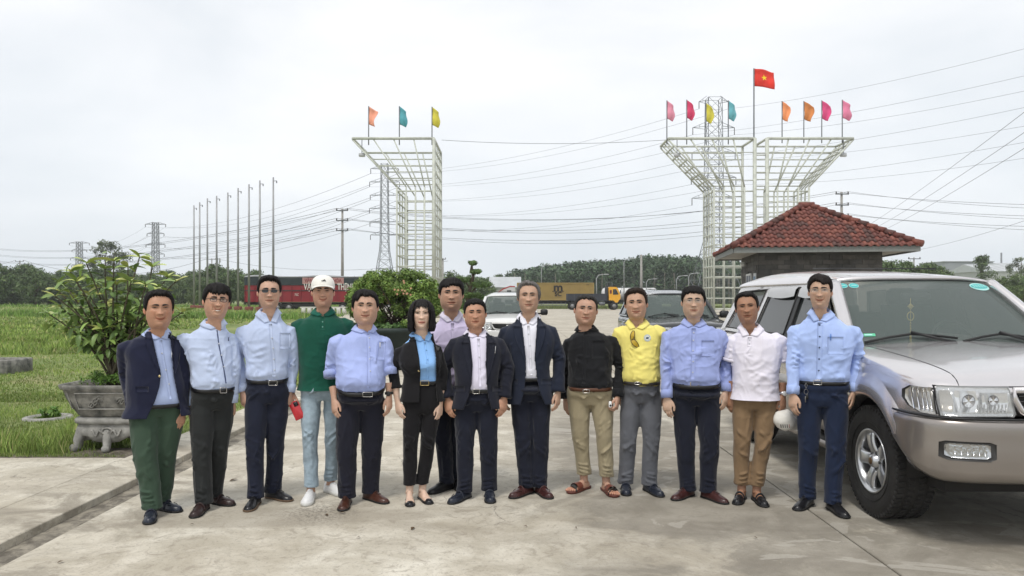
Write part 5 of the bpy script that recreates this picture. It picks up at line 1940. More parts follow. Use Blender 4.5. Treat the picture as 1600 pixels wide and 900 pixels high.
mk('scroll', xf(tube([(.065 * (1 - t * .8) * math.cos(t * 7), 0, .045 * (1 - t * .8) * math.sin(t * 7)) for t in np.linspace(0, 1, 24)], .010, 6), Matrix.Translation((SX, SY - .235, .245))), M_STONE, st)
for s_ in (-1, 1):
 mk('scroll', xf(tube([(s_ * (.05 + .10 * t), 0, -.02 + .03 * math.sin(t * 8)) for t in np.linspace(0, 1, 14)], .011, 6), Matrix.Translation((SX, SY - .233, .25))), M_STONE, st)
for ax, ay in ((-.31, -.17), (.31, -.17), (-.31, .17), (.31, .17), (0.0, -.215)):
 k = 1 if abs(ax) > .1 else .85
 mk('foot', capsule([(SX + ax * .92, SY + ay * .9, .24), (SX + ax * 1.02, SY + ay, .15), (SX + ax * 1.0, SY + ay * 1.05, .085), (SX + ax * 1.10, SY + ay * 1.15, .075)], [.060 * k, .050 * k, .042 * k, .048 * k], 14), M_STONE, st)
pt = thing('stone_planter', 'weathered grey carved stone planter holding the big-leaved shrub', 'planter', (SX, SY, .385))
hx0 = .49
def octo(z, h, b=.26):
 hx, hy = h, h * .62
 bx, by = hx * b * 1.0, hy * b * 1.6
 P = [(-hx + bx, -hy), (hx - bx, -hy), (hx, -hy + by), (hx, hy - by), (hx - bx, hy), (-hx + bx, hy), (-hx, hy - by), (-hx, -hy + by)]
 out = []
 for i in range(8):
  a, b_ = P[i], P[(i + 1) % 8]
  for k in range(5):
   out.append((SX + a[0] + (b_[0] - a[0]) * k / 5, SY + a[1] + (b_[1] - a[1]) * k / 5, z))
 return out
mk('bowl', loft([octo(z, h) for z, h in ((.388, .32), (.40, .345), (.43, .365), (.50, .41), (.58, .450), (.655, .474), (.665, .500), (.705, .515), (.715, .505), (.715, .46), (.68, .44))]), M_STONE2, pt)
mk('soil', loft([octo(z, h) for z, h in ((.60, .40), (.69, .45))]), M_MUD, pt)
for i, (x0, w) in enumerate(((0, .25),)):
 pts = [(SX - .26, SY - .262, .475), (SX + .26, SY - .262, .475), (SX + .285, SY - .292, .635), (SX - .285, SY - .292, .635)]
 mk('carved_panel', tube(pts, .008, 6, closed=True), M_STONE, pt)
for k in range(7):
 a = RNG.uniform(-.2, .2)
 z = RNG.uniform(.50, .61)
 mk('relief', tube([(SX + a + .05 * math.cos(t) * (1 - t / 9), SY - .262 - (z - .475) * .19, z + .028 * math.sin(t * 1.3)) for t in np.linspace(0, 5, 14)], .007, 6), M_STONE2, pt)
for s_ in (-1, 1):
 mk('carved_panel', tube([(SX + s_ * .335, SY - .235, .475), (SX + s_ * .40, SY - .14, .475), (SX + s_ * .45, SY - .16, .635), (SX + s_ * .375, SY - .265, .635)], .007, 6, closed=True), M_STONE, pt)
sb_ = thing('potted_shrub', 'tall big-leaved shrub with pale new leaves in the stone planter', 'shrub', (SX, SY, .70))
M_STEM = mat('shrub_stem', (.075, .065, .040), .85, var=.3, vscale=12)
lm = [mat('big_leaf_' + k, c, .42, spec=.45, var=.18, vscale=14) for k, c in (('dark', (.12, .20, .055)), ('mid', (.19, .28, .075)), ('pale', (.40, .47, .13)), ('young', (.48, .50, .16)))]
def big_leaf(m_, L_, w_, curl):
 V = []
 for i in range(7):
  t = i / 6
  wd = w_ * math.sin(PI * min(1, t * .93 + .03)) ** .75
  z = -curl * t * t * L_
  for q in (-1, 0, 1):
   V.append((q * wd, t * L_, z + (abs(q) * wd * .35)))
 me = mesh_data('leaf', np.array(V), grid_faces(7, 3, False))
 me.materials.append(m_)
 return me
LM = [[big_leaf(m_, .17 * k, .034 * k, c_) for k, c_ in ((1.0, .35), (.85, .6), (1.1, .15))] for m_ in lm]
rs = random.Random(12)
nleaf = 0
tips = [(135, 412), (110, 425), (218, 402), (200, 418), (178, 408), (164, 420), (150, 440), (238, 418), (262, 433), (100, 445), (86, 463), (95, 480), (118, 470), (140, 462), (160, 450), (182, 445), (205, 440), (228, 445), (250, 455), (275, 440),
  (78, 492), (104, 505), (128, 498), (150, 490), (172, 480), (195, 472), (218, 470), (240, 480), (268, 500), (285, 488), (115, 520), (138, 520), (160, 515), (182, 505), (205, 500), (228, 505), (92, 455), (120, 440)]
for i, (px, py) in enumerate(tips):
 dd = SY + rs.uniform(-.42, .38)
 tip = W(px, py, dd)
 base = Vector((SX + rs.uniform(-.10, .14), SY + rs.uniform(-.08, .08), .68))
 mid = base.lerp(tip, .45) + Vector((rs.uniform(-.04, .04) - (tip.x - base.x) * .18, 0, .10))
 pts = []
 for t in np.linspace(0, 1, 9):
  a, b_ = base.lerp(mid, t), mid.lerp(tip, t)
  pts.append(a.lerp(b_, t))
 st_ = mk('stem', tube(pts, [.013 * (1 - .7 * t) + .002 for t in np.linspace(0, 1, 9)], 7), M_STEM, sb_)
 whorl = 7 if nleaf < 280 else 0
 for k in range(whorl):
  if nleaf >= 298:
   break
  at = 1.0 if k < 4 else rs.uniform(.45, .9)
  j = min(7, int(at * 8))
  c_ = pts[j].lerp(pts[j + 1], at * 8 - j) if at < 1 else pts[8]
  up = at == 1.0
  mt = (rs.choice((2, 3, 2, 1)) if py < 470 else rs.choice((2, 1, 1, 3))) if up else rs.choice((0, 0, 1))
  o = bpy.data.objects.new('leaf', rs.choice(LM[mt]))
  COL.objects.link(o)
  o.parent = sb_
  az = rs.uniform(0, 2 * PI) if not up else k * PI / 2 + rs.uniform(-.4, .4)
  el = rs.uniform(.15, .8) if up else rs.uniform(-.5, .25)
  o.location = c_ - Vector((SX, SY, .70))
  o.rotation_euler = (el, rs.uniform(-.5, .5), az)
  s_ = rs.uniform(.7, 1.05) if up else rs.uniform(.75, 1.1)
  o.scale = (s_, s_, s_)
  nleaf += 1
PV, PC = [], []
for i in range(430):
 px, py = rs.choice(tips)
 t = rs.uniform(.35, 1.02)
 tip = W(px, py, SY + rs.uniform(-.35, .35))
 base = Vector((SX, SY, .75))
 c_ = base.lerp(tip, t) + Vector((rs.uniform(-.08, .08), rs.uniform(-.1, .1), rs.uniform(-.04, .10)))
 me = rs.choice(LM[0])
 M = Matrix.Translation(c_) @ Matrix.Rotation(rs.uniform(0, 6.28), 4, 'Z') @ Matrix.Rotation(rs.uniform(-.7, .6), 4, 'X') @ Matrix.Scale(rs.uniform(.5, .9), 4)
 PV.append((np.array([tuple(M @ v.co) for v in me.vertices]), [tuple(p.vertices) for p in me.polygons]))
 PC.append(np.full((21, 3), 1.0) * np.array(rs.choice(((1, 1, 1), (.7, .75, .7), (1.5, 1.45, 1.3)))))
mk('foliage', join(PV), mat('shrub_leaves', (.16, .245, .07), .45, tint=True, spec=.4), sb_, kind='stuff', colors=np.vstack(PC))
for k in range(5):
 bx = SX + (-.02, .03, .07, .10, .02)[k]
 mk('stub', tube([(bx, SY + (k % 2) * .06 - .03, .66), (bx + (k - 2) * .015, SY, .92 + .05 * (k % 3))], [.030, .024], 10), mat('bark_dark', (.075, .055, .045), .9), sb_)
cl = [(SX + rs.uniform(-.40, .40), SY + rs.uniform(-.22, .22), .73 + rs.uniform(0, .07), .06, .06, .05) for _ in range(50)]
VF, c = leafcloud(cl, 60, .014, 3, upbias=1)
mk('pot_weeds', VF, leaf_mat('leaves_weed', (.10, .19, .04)), None, smooth=False, colors=c, kind='stuff', label='small weeds growing over the soil of the stone planter')
b1 = thing('stone_bed', 'low rectangular stone trough in the lawn at the left edge', 'planter', (W(10, 565, 15).x, 15.2, 0))
cx1 = W(5, 565, 15).x - .50
mk('trough', join([bbox((cx1, 14.8, .17), (1.5, .12, .34), .02), bbox((cx1, 15.5, .17), (1.5, .12, .34), .02), bbox((cx1 - .69, 15.15, .168), (.12, .6, .33), .02), bbox((cx1 + .69, 15.15, .168), (.12, .6, .33), .02)]), M_STONE2, b1)
mk('soil', box((cx1, 15.15, .12), (1.3, .6, .2)), M_MUD, b1, smooth=False)
VF, c = leafcloud([(cx1 + rs.uniform(-.5, 0), 15.1, .40, .10, .10, .14) for _ in range(6)], 60, .07, 8, upbias=.2)
mk('plant', VF, leaf_mat('leaves_weed', (0, 0, 0)), b1, smooth=False, colors=c, kind='stuff')
c0 = W(75, 658, 9.35)
b2 = thing('stone_ring', 'round mossy stone rim sunk in the lawn left of the stand', 'planter', (c0.x, 9.35, 0))
mk('rim', lathe([(.17, -.05), (.19, .05), (.23, .075), (.275, .065), (.29, .0), (.29, -.05)], (c0.x, 9.35, .02), 30), M_STONE, b2)
VF, c = leafcloud([(c0.x + rs.uniform(-.1, .12), 9.35 + rs.uniform(-.1, .1), .12, .06, .06, .09) for _ in range(5)], 30, .035, 18, upbias=0)
mk('plant', VF, leaf_mat('leaves_weed', (0, 0, 0)), b2, smooth=False, colors=c, kind='stuff')
# PEOPLE
HT = [-.60, -.45, -.30, -.20, -.12, -.06, -.02, 0, .04, .08, .14, .20, .27, .35, .42, .50, .55, .65, .75, .85, .92, .96, .985, 1.0]
H_WB = [.14, .18, .208, .202, .200, .208, .230, .248, .262, .272, .288, .305, .314, .321, .325, .325, .327, .325, .312, .277, .225, .168, .105, 0]
H_WF = [.14, .18, .208, .202, .198, .185, .166, .160, .184, .208, .242, .270, .299, .314, .322, .322, .325, .325, .312, .277, .225, .168, .105, 0]
H_YF = [-.10, .03, .10, .130, .150, .215, .330, .352, .373, .381, .384, .388, .395, .400, .402, .398, .405, .398, .368, .305, .235, .172, .110, 0]
H_YB = [.30, .30, .295, .285, .278, .276, .280, .285, .290, .30, .32, .345, .385, .42, .445, .465, .47, .465, .44, .38, .30, .23, .15, 0]
FMAP_N = [-1, 0, .195, .335, .535, .61, 1, 2]
FMAP_O = [-1, 0, .250, .345, .500, .575, 1, 2]
def head_surface(phi, t, q):
 """phi: 0 front, grows towards +x; returns points in head units (chin level 0, vertex 1)"""
 phi = np.asarray(phi, float)
 t = np.asarray(t, float)
 wb = interp(t, HT, H_WB)
 wf = interp(t, HT, H_WF)
 jaw = q.get('jaw', 1.0)
 lowm = np.clip(1 - np.abs(t - .12) / .30, 0, 1)
 wf = wf * (1 + (jaw - 1) * lowm)
 wb = wb * (1 + (jaw - 1) * lowm * .8)
 yf = interp(t, HT, H_YF)
 yb = interp(t, HT, H_YB)
 c = np.cos(phi)
 s = np.sin(phi)
 k = np.clip(c, 0, 1)
 k = k * k * (3 - 2 * k)
 w = wb + (wf - wb) * k
 w = w * q.get('wide', 1.0)
 x = w * np.sign(s) * np.abs(s) ** .88
 y = np.where(c > 0, -yf * np.abs(c) ** .92, yb * np.abs(c) ** .92)
 fr = np.clip(c * 1.6, 0, 1)
 t0_ = t
 t = np.interp(t, FMAP_N, FMAP_O)
 def g(x0, t0, sx, st):
  return np.exp(-((x - x0) / sx) ** 2 - ((t - t0) / st) ** 2)
 d = np.zeros_like(x)
 rt = np.clip((.545 - t) / .19, 0, 1)
 ridge = (.015 + .082 * rt ** 1.15) * np.where(t < .355, np.exp(-((t - .355) / .018) ** 2), 1) * np.where(t > .545, np.exp(-((t - .545) / .03) ** 2), 1)
 d += ridge * np.exp(-(x / (.032 + .03 * rt)) ** 2)
 for sx in (-1, 1):
  d += .050 * g(sx * .062, .372, .030, .030)
  d -= .020 * g(sx * .032, .342, .016, .010)
  d -= .055 * g(sx * .146, .500, .078, .040)
  d += .018 * g(sx * .15, .578, .10, .026)
  d += .018 * g(sx * .19, .415, .07, .06)
  d -= .014 * g(sx * (.135), .30, .020, .06) * (1 + q.get('smile', 0))
  d += q.get('cheek', 0) * .03 * g(sx * .17, .27, .08, .10)
  d -= .012 * g(sx * .118, .253, .02, .02)
 d += .018 * g(0, .277, .11, .020)
 d += .020 * g(0, .222, .10, .020)
 d -= .022 * g(0, .250, .13, .009)
 d -= .010 * g(0, .178, .08, .016)
 d += .016 * g(0, .075, .09, .05)
 d += .012 * g(0, .62, .2, .06)
 y = y - d * fr
 t = t0_
 return np.stack([x, y, t], -1)
def crisp(V, seed, amp, sx=9.0, sz=4.0):
 """sharp-backed creases from warped ridge noise"""
 w = np.stack([vnoise(V * 5, seed), vnoise(V * 5, seed + 1), vnoise(V * 5, seed + 2)], 1) * .05
 out = 0
 for k, (a, b, c) in enumerate(((sx, sx, sz), (sx * .6, sx * .6, sz * 2.4), (sx * 1.8, sx * 1.8, sz * 1.8))):
  Q = (V + w) * np.array([a, b, c])
  Q = np.stack([Q[:, 0] + .35 * Q[:, 2], Q[:, 1], Q[:, 2] - .25 * Q[:, 0]], 1)
  n = vnoise(Q, seed + 7 * k)
  out = out + ((1 - np.abs(n)) ** 6 - .25) * (1, .8, .5)[k]
 return out * amp
class Head:
 def __init__(s, q, C, hh, yaw=0, pitch=0, roll=0):
  s.q, s.C, s.hh = q, np.array(C, float), hh
  s.R = np.array(Matrix.Rotation(yaw, 3, 'Z') @ Matrix.Rotation(roll, 3, 'Y') @ Matrix.Rotation(pitch, 3, 'X'))
  s.piv = np.array([0, .06, -.05])
 def place(s, P):
  """head units -> world; the neck bends smoothly"""
  P = np.asarray(P, float)
  t = P[..., 2]
  w = np.clip((t + .38) / .33, 0, 1)[..., None]
  w = w * w * (3 - 2 * w)
  Q = (P - s.piv) @ s.R.T + s.piv
  return s.C + s.hh * (P * (1 - w) + Q * w)
 def mesh(s):
  q = s.q
  u = np.arange(88) / 88.0
  phi = 2 * PI * u - .50 * np.sin(2 * PI * u)
  ts = np.concatenate([np.linspace(-.60, -.14, 10), np.linspace(-.10, .10, 12), np.linspace(.12, .62, 46), np.linspace(.65, .95, 12), [.97, .985, .995]])
  PH, T = np.meshgrid(phi, ts)
  P = head_surface(PH, T, q).reshape(-1, 3)
  V = s.place(P)
  F = grid_faces(len(ts), 88)
  top = len(V)
  V = np.vstack([V, s.place(np.array([[0, 0, 1.0]]))])
  b = (len(ts) - 1) * 88
  F += [(b + j, b + (j + 1) % 88, top) for j in range(88)]
  P = np.vstack([P, [[0, 0, 1]]])
  x, t, y = P[:, 0], np.interp(P[:, 2], FMAP_N, FMAP_O), P[:, 1]
  col = np.ones((len(P), 3))
  fr = (y < 0)
  def g(x0, t0, sx, st):
   return np.exp(-((x - x0) / sx) ** 2 - ((t - t0) / st) ** 2) * fr
  def mixc(w, c):
   w = np.clip(w, 0, 1)[:, None]
   return col * (1 - w) + np.array(c) * w
  lip = q.get('lip', (.80, .54, .49))
  ml = np.clip(1.7 - np.abs(x) / .092, 0, 1)
  sm = .045 * q.get('smile', 0) * (np.abs(x) / .1) ** 2
  up = np.exp(-((t - sm - .268) / .015) ** 4) * ml
  lo = np.exp(-((t - sm - .232) / .017) ** 4) * np.clip(ml * 1.1 - .1, 0, 1)
  col = mixc(.95 * np.maximum(up, lo) * fr, lip)
  col = mixc(.95 * np.exp(-((t - sm - .250) / .0075) ** 2) * np.clip((.148 - np.abs(x)) / .02, 0, 1) * fr, (.25, .10, .08))
  for sx in (-1, 1):
   col = mixc(.55 * g(sx * .030, .345, .017, .010), (.30, .16, .12))  # shade of the nostrils put into the skin colour as dark spots
   col = mixc(.35 * g(sx * .19, .38, .09, .09), (1.05, .84, .78))
   col = mixc(.30 * np.exp(-((np.abs(x) - .10 - (.345 - t) * .35) / .010) ** 2) * (x * sx > 0) * (t < .345) * (t > .24) * fr, (.72, .58, .52))
   col = mixc(.30 * g(sx * .135, .47, .07, .02), (.78, .66, .60))
  col = mixc(.3 * g(0, .37, .05, .04), (1.05, .83, .78))
  if q.get('stubble', .25):
   st = np.exp(-((t - .1) / .10) ** 2) * (t < .22) * fr + .8 * g(0, .30, .09, .018)
   col = mixc(q.get('stubble', .25) * st, (.62, .58, .58))
  parts = [(V, F)]
  cols = [col]
  for sx in (-1, 1):
   n1, n2 = 14, 9
   E = []
   for i in range(n2 + 1):
    a = PI * i / n2
    for j in range(n1):
     b_ = 2 * PI * j / n1
     ez = math.cos(a) * .104
     ey = math.sin(a) * math.sin(b_) * .058 + ez * .18
     exx = math.sin(a) * math.cos(b_) * .024
     rim = 1 - .0
     out = .030 * max(0, math.sin(a)) * (math.sin(b_) * .5 + .5)
     E.append((sx * (.330 * q.get('wide', 1) + exx + out * 1.7), .035 + ey, .435 + ez))
   E = s.place(np.array(E))
   parts.append((E, grid_faces(n2 + 1, n1)))
   ec = np.ones((len(E), 3)) * np.array([1.02, .86, .82])
   cols.append(ec)
  VF = join(parts)
  return VF, np.vstack(cols)
 def front(s, x, t, off=0.0):
  """point on the face at lateral x, height t (head units), pushed out by off metres"""
  x = np.asarray(x, float)
  t = np.asarray(t, float) + 0 * x
  phi = np.arcsin(np.clip(x / (interp(t, HT, H_WF) * s.q.get('wide', 1)), -.98, .98))
  for _ in range(4):
   P = head_surface(phi, t, s.q)
   phi = phi + (x - P[..., 0]) / .33
   phi = np.clip(phi, -1.5, 1.5)
  P = head_surface(phi, t, s.q)
  P = P + np.stack([P[..., 0] * .4, -np.ones_like(x), np.zeros_like(x)], -1) * (off / s.hh)
  return s.place(P)
def interp_lin(x, xs, ys):
 return np.interp(x, xs, ys)
def hair_mesh(H, st, seed):
 """short hair as a strand-streaked shell growing out of the skull"""
 q = H.q
 n = 132
 ph = np.linspace(-PI, PI, n, endpoint=False)
 deg = np.degrees(ph)
 ad = np.abs(deg)
 tf = st.get('front', .80)
 side = st.get('burn', .40)
 base = np.interp(ad, [0, 28, 46, 58, 68, 78, 84, 92, 102, 112, 130, 180],
      [tf, tf - .005, tf - .05, tf - .13, side + .12, side, side + .02, .52, .53, .40, .20, .10])
 rs = np.random.RandomState(seed)
 for (a0, a1, low) in st.get('fringe', []):
  m = np.clip(1 - np.abs(deg - (a0 + a1) / 2) / (abs(a1 - a0) / 2), 0, 1) ** .6
  base = base * (1 - m) + np.minimum(base, low) * m
 jag = (np.abs(vnoise(np.stack([deg * .16, deg * 0, deg * 0 + 3.3], 1), seed)) - .3) * st.get('jag', .05) + rs.uniform(-.006, .006, n)
 base = base + jag
 nv = 34
 v = np.linspace(0, 1, nv)
 PH = np.repeat(ph[None], nv, 0)
 vv = v[:, None] ** 1.0
 T = base[None] + (.999 - base[None]) * vv
 P = head_surface(PH, np.minimum(T, .999), q)
 cen = np.array([0, .03, .55])
 D = P - cen
 Nn = D / (np.linalg.norm(D, axis=-1, keepdims=True) + 1e-9)
 top = st.get('top', .075) * .85
 sd = st.get('sides', .030) + .026
 hgt = np.clip((T - .5) / .45, 0, 1)
 th = sd + (top - sd) * hgt ** 1.3
 frontlift = st.get('lift', .02) * np.exp(-((T - .88) / .12) ** 2) * np.clip(np.cos(PH), 0, 1)
 ed_ = st.get('edge', .08) + .20 * np.abs(np.sin(ph)) ** 1.5
 fade = 1 - (1 - np.clip(v[:, None] / ed_[None], 0, 1)) ** 2
 nz = vnoise(np.stack([(PH * 11).ravel(), (T * 2.2 + np.sin(PH) * 1.0).ravel(), (PH * 0).ravel()], 1), seed + 5).reshape(nv, n)
 nz2 = vnoise(np.stack([(PH * 34).ravel(), (T * 4).ravel(), (PH * 0 + 9).ravel()], 1), seed + 6).reshape(nv, n)
 poleW = np.clip((1 - T) / .10, 0.15, 1)
 th = (th + frontlift) * fade + (nz * .012 + nz2 * .009) * fade * poleW
 asym = st.get('part', 0)
 if asym:
  th = th + .016 * np.tanh(np.sin(PH - 0) * asym * 4) * np.clip(np.cos(PH) + .3, 0, 1) * hgt * fade
 P = P + Nn * th[..., None] + np.array([0, 0, .4]) * (th * hgt * .5)[..., None]
 V = H.place(P.reshape(-1, 3))
 F = grid_faces(nv, n)
 parts = [(V, F)]
 TV, TF = [], []
 m = 260
 for k in range(m):
  if k < 170:
   j = rs.randint(n)
   i0 = rs.randint(0, 6)
  else:
   j = rs.randint(n)
   i0 = rs.randint(12, nv - 5)
  p0 = P[min(i0 + 3, nv - 1), j]
  p1 = P[i0, j]
  p2 = P[i0, (j + 1) % n]
  nn = Nn[i0, j]
  d = (p1 - p0)
  d = d / (np.linalg.norm(d) + 1e-9)
  Ln = rs.uniform(.05, .12)
  wv = (p2 - p1)
  wv = wv / (np.linalg.norm(wv) + 1e-9) * rs.uniform(.010, .020)
  b = p1 - d * .03
  tip = p1 + d * Ln * .6 + nn * rs.uniform(.0, .02) + wv * rs.uniform(-1.5, 1.5)
  o = len(TV)
  TV += [b - wv + nn * .004, b + wv + nn * .004, tip + nn * .004]
  TF.append((o, o + 1, o + 2))
 parts.append((H.place(np.array(TV)), TF))
 return join(parts)
def bob_mesh(H, seed):
 """chin length bob with a thin fringe"""
 q = H.q
 n = 120
 ph = np.linspace(math.radians(44), math.radians(316), n)
 nv = 46
 v = np.linspace(0, 1, nv)
 P = np.zeros((nv, n, 3))
 for i, s in enumerate(v):
  t = 1.0 - s * 1.13
  tt = np.full(n, max(t, .22))
  S = head_surface(ph, np.minimum(tt, .9995), q)
  cen = np.array([0, .03, .5])
  D = S - cen
  D[:, 2] *= (1 if t > .5 else 0)
  Nn = D / (np.linalg.norm(D, axis=1, keepdims=True) + 1e-9)
  th = np.interp(s, [0, .1, .3, .6, .85, 1.0], [.055, .085, .105, .155, .185, .13])
  nz = vnoise(np.stack([ph * 13, np.full(n, s * 1.5), ph * 0], 1), seed) * .018 * min(1, s * 4)
  nz += vnoise(np.stack([ph * 40, np.full(n, s * 2.5), ph * 0 + 7], 1), seed) * .010 * min(1, s * 4)
  Q = S + Nn * (th + nz)[:, None]
  Q[:, 2] = t + (.05 * Nn[:, 2] if t > .5 else 0) + .035 * np.cos(ph) * (s > .9) * 0
  P[i] = Q
 V = H.place(P.reshape(-1, 3))
 F = grid_faces(nv, n, False)
 parts = [(V, F)]
 P2 = P.copy()
 P2[..., 0] *= .80
 P2[..., 1] = (P2[..., 1] - .05) * .85 + .05
 V2 = H.place(P2[14:].reshape(-1, 3))
 parts.append((V2, [f[::-1] for f in grid_faces(nv - 14, n, False)]))
 ph2 = np.linspace(math.radians(-50), math.radians(50), 60)
 rows = 20
 Q = np.zeros((rows, 60, 3))
 for i, s in enumerate(np.linspace(0, 1, rows)):
  t = 1.0 - s * .23
  S = head_surface(ph2, np.full(60, min(t, .9995)), q)
  D = S - np.array([0, .03, .5])
  Nn = D / np.linalg.norm(D, axis=1, keepdims=True)
  nz = vnoise(np.stack([ph2 * 16, np.full(60, s * 1.2), ph2 * 0], 1), seed + 2) * .010 * min(1, s * 3)
  Q[i] = S + Nn * (.050 - .018 * s + nz)[:, None]
 parts.append((H.place(Q.reshape(-1, 3)), grid_faces(rows, 60, False)))
 rs = np.random.RandomState(seed)
 for k in range(70):
  a = math.radians(rs.uniform(-50, 50))
  L_ = rs.uniform(.05, .15) if abs(math.degrees(a)) < 32 else rs.uniform(.15, .36)
  t0 = .80
  seg = np.linspace(0, 1, 6)
  aa = a + seg * rs.uniform(-.10, .10) + np.sign(a) * seg * .06
  S = head_surface(aa, t0 - seg * L_, q)
  S[:, 1] -= .022
  S[:, 0] *= 1.03
  w = .008 * (1 - seg ** 2) + .001
  A = S.copy()
  B = S.copy()
  A[:, 0] -= w
  B[:, 0] += w
  Vv = np.vstack([A, B])
  Ff = [(i, i + 1, 7 + i, 6 + i) for i in range(5)]
  parts.append((H.place(Vv), Ff))
 return join(parts)
# hands
def hand_template(mode):
 """forearm, palm, four fingers and a thumb hanging along -Z; thumb side -Y, palm faces +X"""
 parts = []
 def ell(z, ry, rx, cy=0, cx=0, n=16):
  return [(cx + rx * math.cos(2 * PI * k / n), cy + ry * math.sin(2 * PI * k / n), z) for k in range(n)]
 parts.append(loft([ell(.26, .040, .040), ell(.20, .043, .042), ell(.12, .037, .034), ell(.06, .031, .026), ell(.02, .0285, .0215), ell(-.02, .031, .020), ell(-.04, .036, .0185)]))
 parts.append(loft([ell(-.005, .024, .016), ell(-.02, .034, .0185), ell(-.05, .041, .0175), ell(-.08, .0425, .0155), ell(-.097, .040, .0125), ell(-.104, .034, .008)]))
 curl = {'relax': (14, 26, 18), 'grip': (40, 62, 38), 'flat': (6, 10, 8), 'loose': (20, 38, 25)}[mode]
 ys = (-.0305, -.0105, .0095, .0285)
 Ls = (.072, .080, .075, .058)
 rr = (.0092, .0095, .009, .008)
 for i in range(4):
  a = 0
  p = Vector((0, ys[i], -.088 - (0.006 if i in (1, 2) else 0) + (.006 if i == 3 else 0)))
  pts = [p + Vector((0, 0, .03)), p]
  rad = [rr[i] * 1.05, rr[i] * 1.05]
  extra = (0, 3, 8, 14)[i]
  for j, (fr, ca) in enumerate(zip((.45, .31, .24), curl)):
   a += math.radians(ca + extra * .5)
   d = Vector((math.sin(a), (ys[i] * .7) * (1 if j == 0 else .3), -math.cos(a))).normalized()
   m = p + d * (Ls[i] * fr * .5)
   p = p + d * (Ls[i] * fr)
   pts += [m, p]
   rad += [rr[i] * (.93 - j * .07), rr[i] * (.97 - j * .09)]
  parts.append(capsule(pts, rad, 10))
 if mode == 'grip':
  th = [Vector((.004, -.020, -.022)), Vector((.020, -.042, -.050)), Vector((.036, -.042, -.076)), Vector((.045, -.030, -.098))]
 else:
  th = [Vector((.002, -.018, -.018)), Vector((.012, -.044, -.050)), Vector((.018, -.052, -.078)), Vector((.022, -.048, -.104))]
 parts.append(capsule(th, [.016, .0125, .0108, .0088], 10))
 return join(parts)
_HAND = {}
def hand_mesh(mode, long_arm):
 k = (mode, long_arm)
 if k not in _HAND:
  V, F = remesh(hand_template(mode), .0038, 2)
  if not long_arm:
   keep = V[:, 2] < .09
   idx = -np.ones(len(V), int)
   idx[keep] = np.arange(keep.sum())
   fk = keep[F].all(1)
   V, F = V[keep], idx[F[fk]]
  col = np.ones((len(V), 3))
  kn = np.exp(-((V[:, 2] + .090) / .006) ** 2) * (V[:, 0] < 0)
  col *= (1 - .10 * kn)[:, None]
  tip = V[:, 2] < -.150
  col[tip] *= np.array([1.04, .90, .86])
  _HAND[k] = (V, F, col)
 return _HAND[k]
# cloth
def fold_field(V, N, folds):
 """folds: list of (A, B, width, amplitude, side vector or None)"""
 d = np.zeros(len(V))
 for A, B, w, a, sd in folds:
  A = np.asarray(A, float)
  B = np.asarray(B, float)
  AB = B - A
  L2 = AB @ AB + 1e-9
  t = np.clip(((V - A) @ AB) / L2, -.15, 1.15)
  q = V - (A + t[:, None] * AB)
  dist = np.linalg.norm(q, axis=1) / w
  near = dist < 3
  e = np.zeros(len(V))
  x = dist[near]
  taper = np.clip(1.15 - np.abs(t[near] - .5) * 1.7, 0, 1)
  e[near] = (1 - .9 * x * x) * np.exp(-x * x) * taper
  if sd is not None:
   e *= np.clip(N @ np.asarray(sd, float) * 1.5 + .2, 0, 1)
  d += 1.8 * a * e
 return d
def cut_and_snap(V, F, rows, facing=-1, yc=0.0):
 """open a mesh between two edges; rows: [(photo y, x left, x right)] from top to bottom"""
 px = 800 + V[:, 0] / V[:, 1] * FPX
 py = HZ - (V[:, 2] - CAMH) / V[:, 1] * FPX
 ys = [r[0] for r in rows]
 xl = np.interp(py, ys, [r[1] for r in rows])
 xr = np.interp(py, ys, [r[2] for r in rows])
 inside = (py > ys[0]) & (py < ys[-1]) & (px > xl) & (px < xr) & (V[:, 1] < yc)
 F = np.asarray(F)
 fin = inside[F].sum(1) >= 3
 F2 = F[~fin]
 used = np.zeros(len(V), bool)
 used[F2.ravel()] = True
 mv = used & inside
 left = (px - xl) < (xr - px)
 tgt = np.where(left, xl, xr)
 V = V.copy()
 V[mv, 0] = (tgt[mv] - 800) / FPX * V[mv, 1]
 idx = -np.ones(len(V), int)
 idx[used] = np.arange(used.sum())
 return V[used], idx[F2]
def drop_below(V, F, z):
 keep = V[:, 2] > z
 F = np.asarray(F)
 fk = keep[F].any(1)
 F2 = F[fk]
 used = np.zeros(len(V), bool)
 used[F2.ravel()] = True
 V = V.copy()
 low = used & ~keep
 V[low, 2] = z
 idx = -np.ones(len(V), int)
 idx[used] = np.arange(used.sum())
 return V[used], idx[F2]
CAMP = Vector((0, 0, CAMH))
def px_hit(bvh, px, py, off=0.002):
 d = Vector(((px - 800) / FPX, 1, -(py - HZ) / FPX)).normalized()
 r = bvh.ray_cast(CAMP, d)
 if r[0] is None:
  return None
 n = r[1]
 if n.dot(d) > 0:
  n = -n
 n = (n - d * 1.2).normalized()
 return r[0] + n * off
